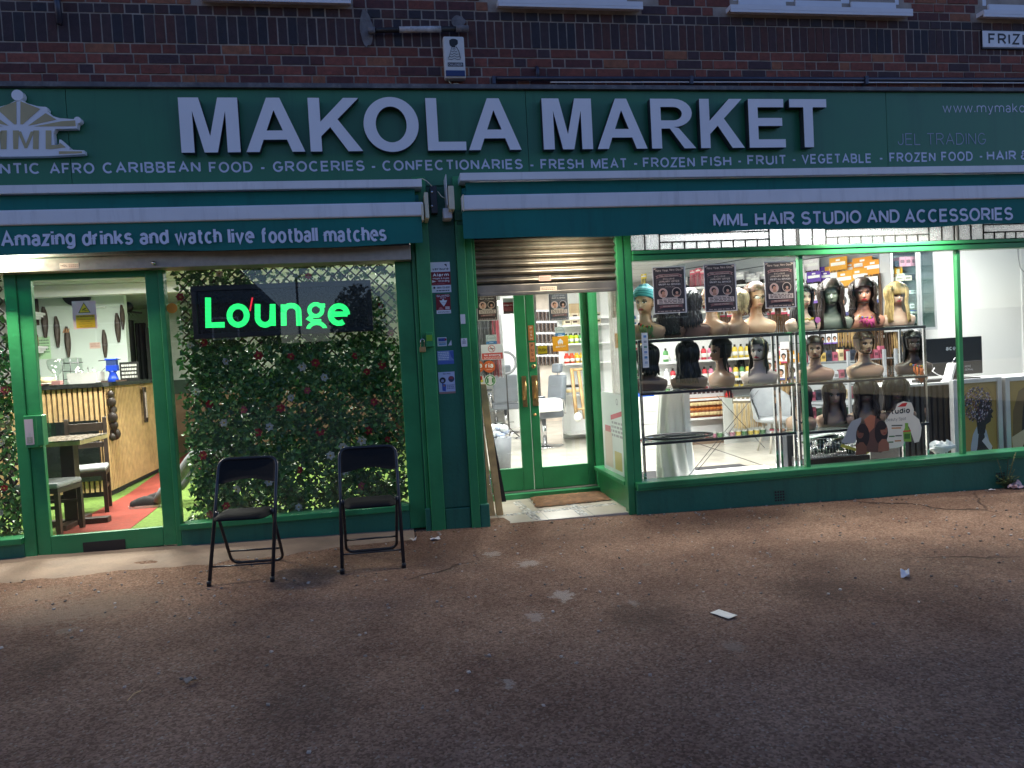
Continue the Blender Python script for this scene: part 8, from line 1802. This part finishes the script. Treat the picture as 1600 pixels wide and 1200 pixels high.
# ---------------------------------------------------------------- through the double door
def salon_chair(lab, px, py, rz, s=1.0):
    q = G(px, py, RZ); t = thing('salon_chair', lab, 'salon chair', q, R(rz)); 
    b = MB(); b.lathe([(.30, 0), (.29, .015), (.06, .03), (.04, .05)], CHROME, (0, 0, 0), 28); b.build('base', t, local=True)
    b = MB(); b.tube([(0, 0, .04), (0, 0, .45)], .035, CHROME, 14); b.build('column', t, local=True)
    b = MB(); b.box((-.25, -.26, .46), (.25, .24, .58), GREYL); b.build('seat', t, bev=.03, local=True)
    b = MB(); b.obox((0, .27, .86), (.23, 0, 0), (0, .05, .004), (0, .03, .27), GREYL); b.build('backrest', t, bev=.03, local=True)
    b = MB(); b.obox((0, .30, 1.24), (.12, 0, 0), (0, .045, 0), (0, .01, .075), GREYL); b.build('headrest', t, bev=.03, local=True)
    b = MB(); b.tube([(0, .29, 1.10), (0, .3, 1.2)], .012, CHROME, 8); b.build('headrest_bar', t, local=True)
    for s_ in (-1, 1):
        b = MB(); b.tube(tube_path([(s_*.28, .24, .52), (s_*.29, .22, .76), (s_*.29, -.22, .74), (s_*.28, -.24, .50)]), .014, CHROME, 8); b.build('arm_frame', t, local=True)
        b = MB(); b.box((s_*.29-.035, -.2, .755), (s_*.29+.035, .2, .79), GREYL); b.build('armrest', t, bev=.012, local=True)
    b = MB(); b.box((-.18, -.5, .16), (.18, -.36, .175), CHROME); b.tube([(0, -.2, .44), (0, -.43, .17)], .018, CHROME, 8); b.build('footrest', t, local=True)
    return t
salon_chair('grey reclining barber chair with headrest on a chrome disc seen through the right door', 852, 697, -72); salon_chair('grey salon chair with white tubular arms behind the left door', 792, 676, 175); salon_chair('second grey salon chair deeper behind the left door', 776, 662, 215)
t = thing('footstool', 'white plastic tray seat in front of the barber chair', 'tray', P(858, 650, 3.4)); b = MB(); q = G(850, 702, RZ); b.obox((q.x+.02, q.y-.06, .66), (.27, 0, .0), (0, .2, .0), (0, 0, .10), WHITEG); b.build('tray', t, bev=.05)
# ring light on a stand
q = G(787, 700, RZ); t = thing('ring_light', 'grey ring light on a slim black stand behind the left door glass', 'ring light', q); Y_ = q.y; c_ = P(790, 567, Y_); r_ = P(806, 567, Y_).x-c_.x
b = MB(); b.tube([(c_.x+r_*math.cos(R(a_)), Y_, c_.z+r_*1.05*math.sin(R(a_))) for a_ in range(0, 360, 12)], .022, ink((110, 112, 115)), 8, closed=True); b.build('ring', t)
b = MB(); b.tube([(c_.x, Y_, c_.z-r_), (c_.x, Y_, RZ+.3)], .012, BLACK, 8); b.build('pole', t)
for a_ in (20, 140, 260): b = MB(); b.tube([(c_.x, Y_, RZ+.32), (c_.x+.35*math.cos(R(a_)), Y_+.35*math.sin(R(a_)), RZ+.01)], .009, BLACK, 6); b.build('leg', t)
q = G(783, 733, RZ); t = thing('waste_bin', 'grey bin with white bag spilling over behind the left door', 'bin', q)
b = MB(); b.lathe([(.13, 0), (.16, .42), (.15, .42)], mat('grey_bin', (.16, .17, .19), .5), q, 20); b.build('body', t)
b = MB(); vs = []
for k in range(26): a_ = random.uniform(0, 6.28); b.sphere(q+Vector((.12*math.cos(a_)*random.random(), .12*math.sin(a_)*random.random(), .42+random.uniform(0, .14))), random.uniform(.03, .07), random.uniform(.03, .07), random.uniform(.02, .05), ink(random.choice([(225, 226, 230), (205, 208, 215), (150, 160, 185)])), 7)
b.build('bag', t)
# white column and long dark mirror
Y_ = 8.6; b = MB(); b.box((P(783, 500, Y_).x, Y_, RZ), (P(803, 500, Y_).x, Y_+.3, 2.849), PLASTER); struct(b.build('shop_column'))
t = thing('wall_mirror', 'tall narrow dark framed mirror left of the hair pack board', 'mirror', P(809, 560, 8.3)); a_, c_ = P(803, 475, 8.3), P(817, 620, 8.3); b = MB(); b.box((a_.x, 8.3, c_.z), (c_.x, 8.34, a_.z), ink((60, 62, 66))); b.build('frame', t, bev=.004)
b = MB(); b.box((a_.x+.03, 8.296, c_.z+.03), (c_.x-.03, 8.2999, a_.z-.03), mat('mirror_glass', (.6, .62, .64), .05, 1.0, var=.02)); b.build('glass', t)
# long dark hair hanks behind the left door
for i, (px_, col, lab) in enumerate(((749, BL_, 'black'), (755, [(.02, .02, .022)], 'charcoal'), (761, BL_, 'black'), (767, [(.03, .015, .012)], 'dark brown'), (772, [(.28, .02, .04)], 'crimson'), (778, [(.35, .34, .36)], 'silver grey'))):
    q = P(px_, 478, 2.2); t = thing('hair_hank', 'long %s hair hank hanging behind the left door glass%s' % (lab, ', nearest the hinge' if i == 0 else (', third from the hinge' if i == 2 else '')), 'hair hank', q, group='long hair hanks behind the left door'); b = MB(); strands(b, .075, 0, -.85, col, 9); b.build('hair', t, local=True); b = MB(); b.box((-.04, -.02, 0), (.04, .02, .05), ink((200, 200, 205))); b.build('clip', t, local=True)
b = MB(); b.tube([P(745, 473, 2.2), P(782, 472, 2.2)], .012, CHROME, 8); tag(b.build('hanging_rail', loc=P(760, 473, 2.2)), 'chrome rail the long hair hanks hang from', 'rail')
# pegboard of small packs behind the right door
Y_ = 9.4; pb = thing('peg_board', 'cream peg board of small hair packs at the back, seen through the right door', 'peg board', P(858, 600, Y_)); a_, c_ = P(836, 440, Y_), P(893, 640, Y_); b = MB(); b.box((a_.x, Y_, RZ), (c_.x, Y_+.05, 2.8), mat('cream_panel', (.72, .62, .54), .7)); b.build('panel', pb)
sp = None; 
for r_ in range(5):
    for i in range(8):
        px_ = 841+i*6.2; py_ = 484+r_*17.5; q = P(px_, py_, Y_-.05-.03*random.random())
        if sp is None:
            sp = thing('small_pack', 'small silver and brown hair pack on the peg board behind the right door', 'hair pack', group='small packs on the peg board'); b = MB(); b.box((-.035, -.004, -.03), (.035, 0, 0), ink((225, 225, 230))); b.build('card', sp, local=True); b = MB(); strands(b, .06, -.03, -.16, [(.05, .03, .025), (.2, .12, .08), (.3, .3, .32), (.02, .02, .025)], 5, .015); b.build('hair', sp, local=True); o = sp
        else: o = dup(sp, (0, 0, 0))
        o.location = q; o.rotation_euler = (0, 0, random.uniform(-.3, .3)); o.scale = (1.5,)*3
# product shelving with bottles at the right of the door view
Y_ = 5.6; a_, c_ = P(887, 640, Y_), P(960, 640, Y_); sv = thing('shop_shelving', 'tall white shelving of coloured bottles seen through the right door', 'shelving', ((a_.x+c_.x)/2, Y_, RZ)); zz_ = [P(905, y, Y_).z for y in (507, 536, 567, 616)]
b = MB(); b.box((a_.x, Y_+.42, RZ), (c_.x+.4, Y_+.46, 2.5), WHITEG); b.build('back', sv)
for z in zz_+[RZ+.12]: b = MB(); b.box((a_.x, Y_, z-.025), (c_.x+.4, Y_+.4195, z), WHITEG); b.build('shelf', sv)
def blot(c, cap): b = MB(); b.lathe([(.034, 0), (.034, .11), (.025, .135), (.012, .14)], ink(c), (0, 0, 0), 12); b.lathe([(.014, .14), (.014, .17)], ink(cap), (0, 0, 0), 10); b.lathe([(.0345, .03), (.0345, .08)], ink((235, 235, 225)), (0, 0, 0), 12); return b
for zi, lst in ((1, (((190, 215, 40), 'lime yellow'), ((190, 215, 40), 'lime yellow'), ((195, 220, 50), 'lime yellow'), ((90, 180, 110), 'sea green'), ((90, 180, 110), 'sea green'), ((215, 90, 60), 'coral red'), ((215, 90, 60), 'coral red'))), (2, (((215, 60, 45), 'bright red'), ((225, 90, 50), 'bright red'), ((240, 190, 50), 'amber yellow'), ((240, 195, 60), 'amber yellow'), ((240, 190, 50), 'amber yellow'), ((150, 200, 90), 'leaf green'), ((150, 200, 90), 'leaf green')))):
    for i, (c, nm) in enumerate(lst):
        for r_ in range(2):
            x = a_.x+.06+.087*i; o = blot(c, (40, 40, 40) if zi == 1 else c).build('shampoo_bottle', local=True); o.location = (x, Y_+.06+.12*r_, zz_[zi]+.001); tag(o, '%s bottle on the %s white shelf seen through the right door' % (nm, 'second' if zi == 1 else 'third'), 'bottle', 'bottles on the tall shelving')
for i in range(5):
    for r_ in range(2): small_box(a_.x+.03+.13*i, a_.x+.145+.13*i, zz_[0]+.001+.1*r_, zz_[0]+.096+.1*r_, Y_+.04, Y_+.2, (222, 205, 180), 'cream carton stacked two high on the top white shelf of the tall shelving', 'cartons on the tall shelving', c2=(70, 50, 45))
for i in range(4): o = jar(a_.x+.08+.15*i, Y_+.14, zz_[3]+.001, .055, .16, (205, 205, 210), (60, 60, 64), 'silver tub on the lowest white shelf of the tall shelving', 'tubs on the tall shelving')
b = MB(); b.box((a_.x+.05, Y_+.05, 2.05), (a_.x+.42, Y_+.3, 2.27), mat('cardboard', (.45, .33, .2), .9)); tag(b.build('cardboard_box', loc=(a_.x+.2, Y_+.1, 2.05), bev=.004), 'cardboard box high on top of the tall shelving', 'box')
b = MB(); b.box((a_.x, Y_+.001, 2.0), (c_.x+.4, Y_+.4195, 2.049), WHITEG); b.build('shelf', sv)
# leaning timber frame
t = thing('timber_frame', 'pale timber frame leaning against the tall shelving behind the right door', 'frame', G(905, 655, RZ)); Yt = 5.0
for a0, a1 in (((893, 576), (901, 652)), ((904, 580), (914, 654))):
    b = MB(); b.tube([P(*a0, Yt+.2), P(*a1, Yt)], .035, PINE, 4); b.build('rail', t)
b = MB(); b.tube([P(893, 578, Yt+.2), P(917, 576, Yt+.2)], .03, PINE, 4); b.tube([P(899, 640, Yt+.03), P(918, 638, Yt+.03)], .025, PINE, 4); b.build('crosspiece', t)
q = P(903, 652, Yt-.1); b = MB(); b.sphere(q, .07, .07, .08, ink((232, 230, 226)), 10); tag(b.build('paper_roll', loc=q), 'white roll lying at the foot of the leaning timber frame', 'roll')
# grey shelving behind the left part of the window with product rows
t, zz2, ga2, gc2 = gondola('tall white product shelving deep behind the turban mannequin', 985, 1062, 640, (470, 505, 545, 590), 8.0)
pp = []
PC = [((200, 60, 70), 'red'), ((225, 225, 230), 'white'), ((60, 110, 170), 'blue'), ((230, 200, 80), 'yellow'), ((120, 80, 50), 'brown'), ((90, 150, 90), 'green'), ((215, 130, 160), 'pink'), ((50, 50, 56), 'black')]
for z in zz2:
    x = ga2+.08
    while x < gc2-.08:
        i = random.randrange(8)
        if len(pp) < 8: i = len(pp); o = blot(PC[i][0], random.choice([(40, 40, 40), (220, 220, 220)])).build('product_bottle', local=True); tag(o, '%s product bottle on the deep white shelving' % PC[i][1], 'bottle', 'products on the deep shelving'); pp.append(o)
        else: o = pp[i].copy(); COL.objects.link(o)
        o.location = (x, 8.08, z+.001); o.scale = (1.3,)*3; x += .115
b = MB(); 
t, zz3, ga3, gc3 = gondola('white product shelving behind the wig shelf, low on the slatted wall', 1040, 1235, 640, (560, 592), 3.95)
for z in zz3:
    x = ga3+.08
    while x < gc3-.08: i = random.randrange(8); o = pp[i].copy(); COL.objects.link(o); o['label'] = '%s product bottle on the white shelving below the slatted wall' % PC[i][1]; o['group'] = 'products below the slatted wall'; o.location = (x, 4.05, z+.001); o.scale = (1.2,)*3; x += .10
# ================================================================== the far side of the street, seen only as reflections in the glass
DUSK = mat('dark_house_brick', (.10, .06, .05), .9); SLATE = mat('roof_slate', (.05, .05, .06), .8)
for (x0, x1, h, rg, lab) in ((-30, -7.2, 5.4, 9.2, 'long dark brick house with slate gable roof across the street'), (3.5, 34, 5.6, 8.8, 'second dark brick terrace across the street to the east')):
    t = thing('terraced_house', lab, 'house', ((x0+x1)/2, -42, -.4)); b = MB(); b.box((x0, -46, -.5), (x1, -38, h), DUSK); b.build('wall', t)
    b = MB(); b.add([(x0-.3, -37.6, h), (x1+.3, -37.6, h), (x1-3, -42, rg), (x0+3, -42, rg), (x0-.3, -46.4, h), (x1+.3, -46.4, h)], [(0, 1, 2, 3), (3, 2, 5, 4), (0, 3, 4), (1, 5, 2), (0, 4, 5, 1)], SLATE); b.build('roof', t)
    k = x0+1.5
    while k < x1-2:
        for z in (.6, 3.3): w0 = MB(); w0.box((k, -38.06, z), (k+1.5, -37.98, z+1.3), UPVC); o = w0.build('window', t); w0 = MB(); w0.box((k+.1, -37.975, z+.1), (k+1.4, -37.96, z+1.2), DKG); w0.build('pane', o)
        k += 3.1
t = thing('street_tree', 'dark leafy tree across the street by the gap between the houses', 'tree', (-1.6, -37, -.4)); b = MB(); b.tube([(-1.6, -37, -.5), (-1.5, -37, 1.5), (-1.7, -37, 4)], [.22, .17, .06], WOODD, 10); b.build('trunk', t)
b = MB(); TL = mat('tree_leaf', (.03, .05, .02), .7, var=.3)
for k in range(2600):
    d = Vector((random.gauss(0, 1), random.gauss(0, 1), random.gauss(0, 1))).normalized()*random.random()**.4; c = Vector((-1.6+d.x*1.7, -37+d.y*1.7, 3.6+d.z*2.5)); u = Vector((random.gauss(0, 1), random.gauss(0, 1), random.gauss(0, 1))).normalized()*.14; v = u.orthogonal().normalized()*.09
    b.add([c-u, c+v, c+u, c-v], [(0, 1, 2, 3)], TL)
b.build('crown', t)
t = thing('street_lamp', 'tall grey street lamp post across the street', 'street lamp', (-4.6, -34, -.4)); b = MB(); b.tube([(-4.6, -34, -.5), (-4.6, -34, 6.2), (-4.3, -34, 6.35)], .06, DARKM, 8); b.build('post', t); b = MB(); b.box((-4.4, -34.1, 6.3), (-3.7, -33.9, 6.4), WHITE); b.build('lamp_head', t)
b = MB(); b.box((-60, -37, -.52), (60, -36.9, 2.9), mat('hedge', (.03, .05, .02), .9, bump=1)); tag(b.build('sky_block_hedge', loc=(0, -37, -.5)), 'dark hedge added along the far side of the street to block low sky in reflections', 'hedge')  # added hedge, closes the bright sky gap reflected in the glass
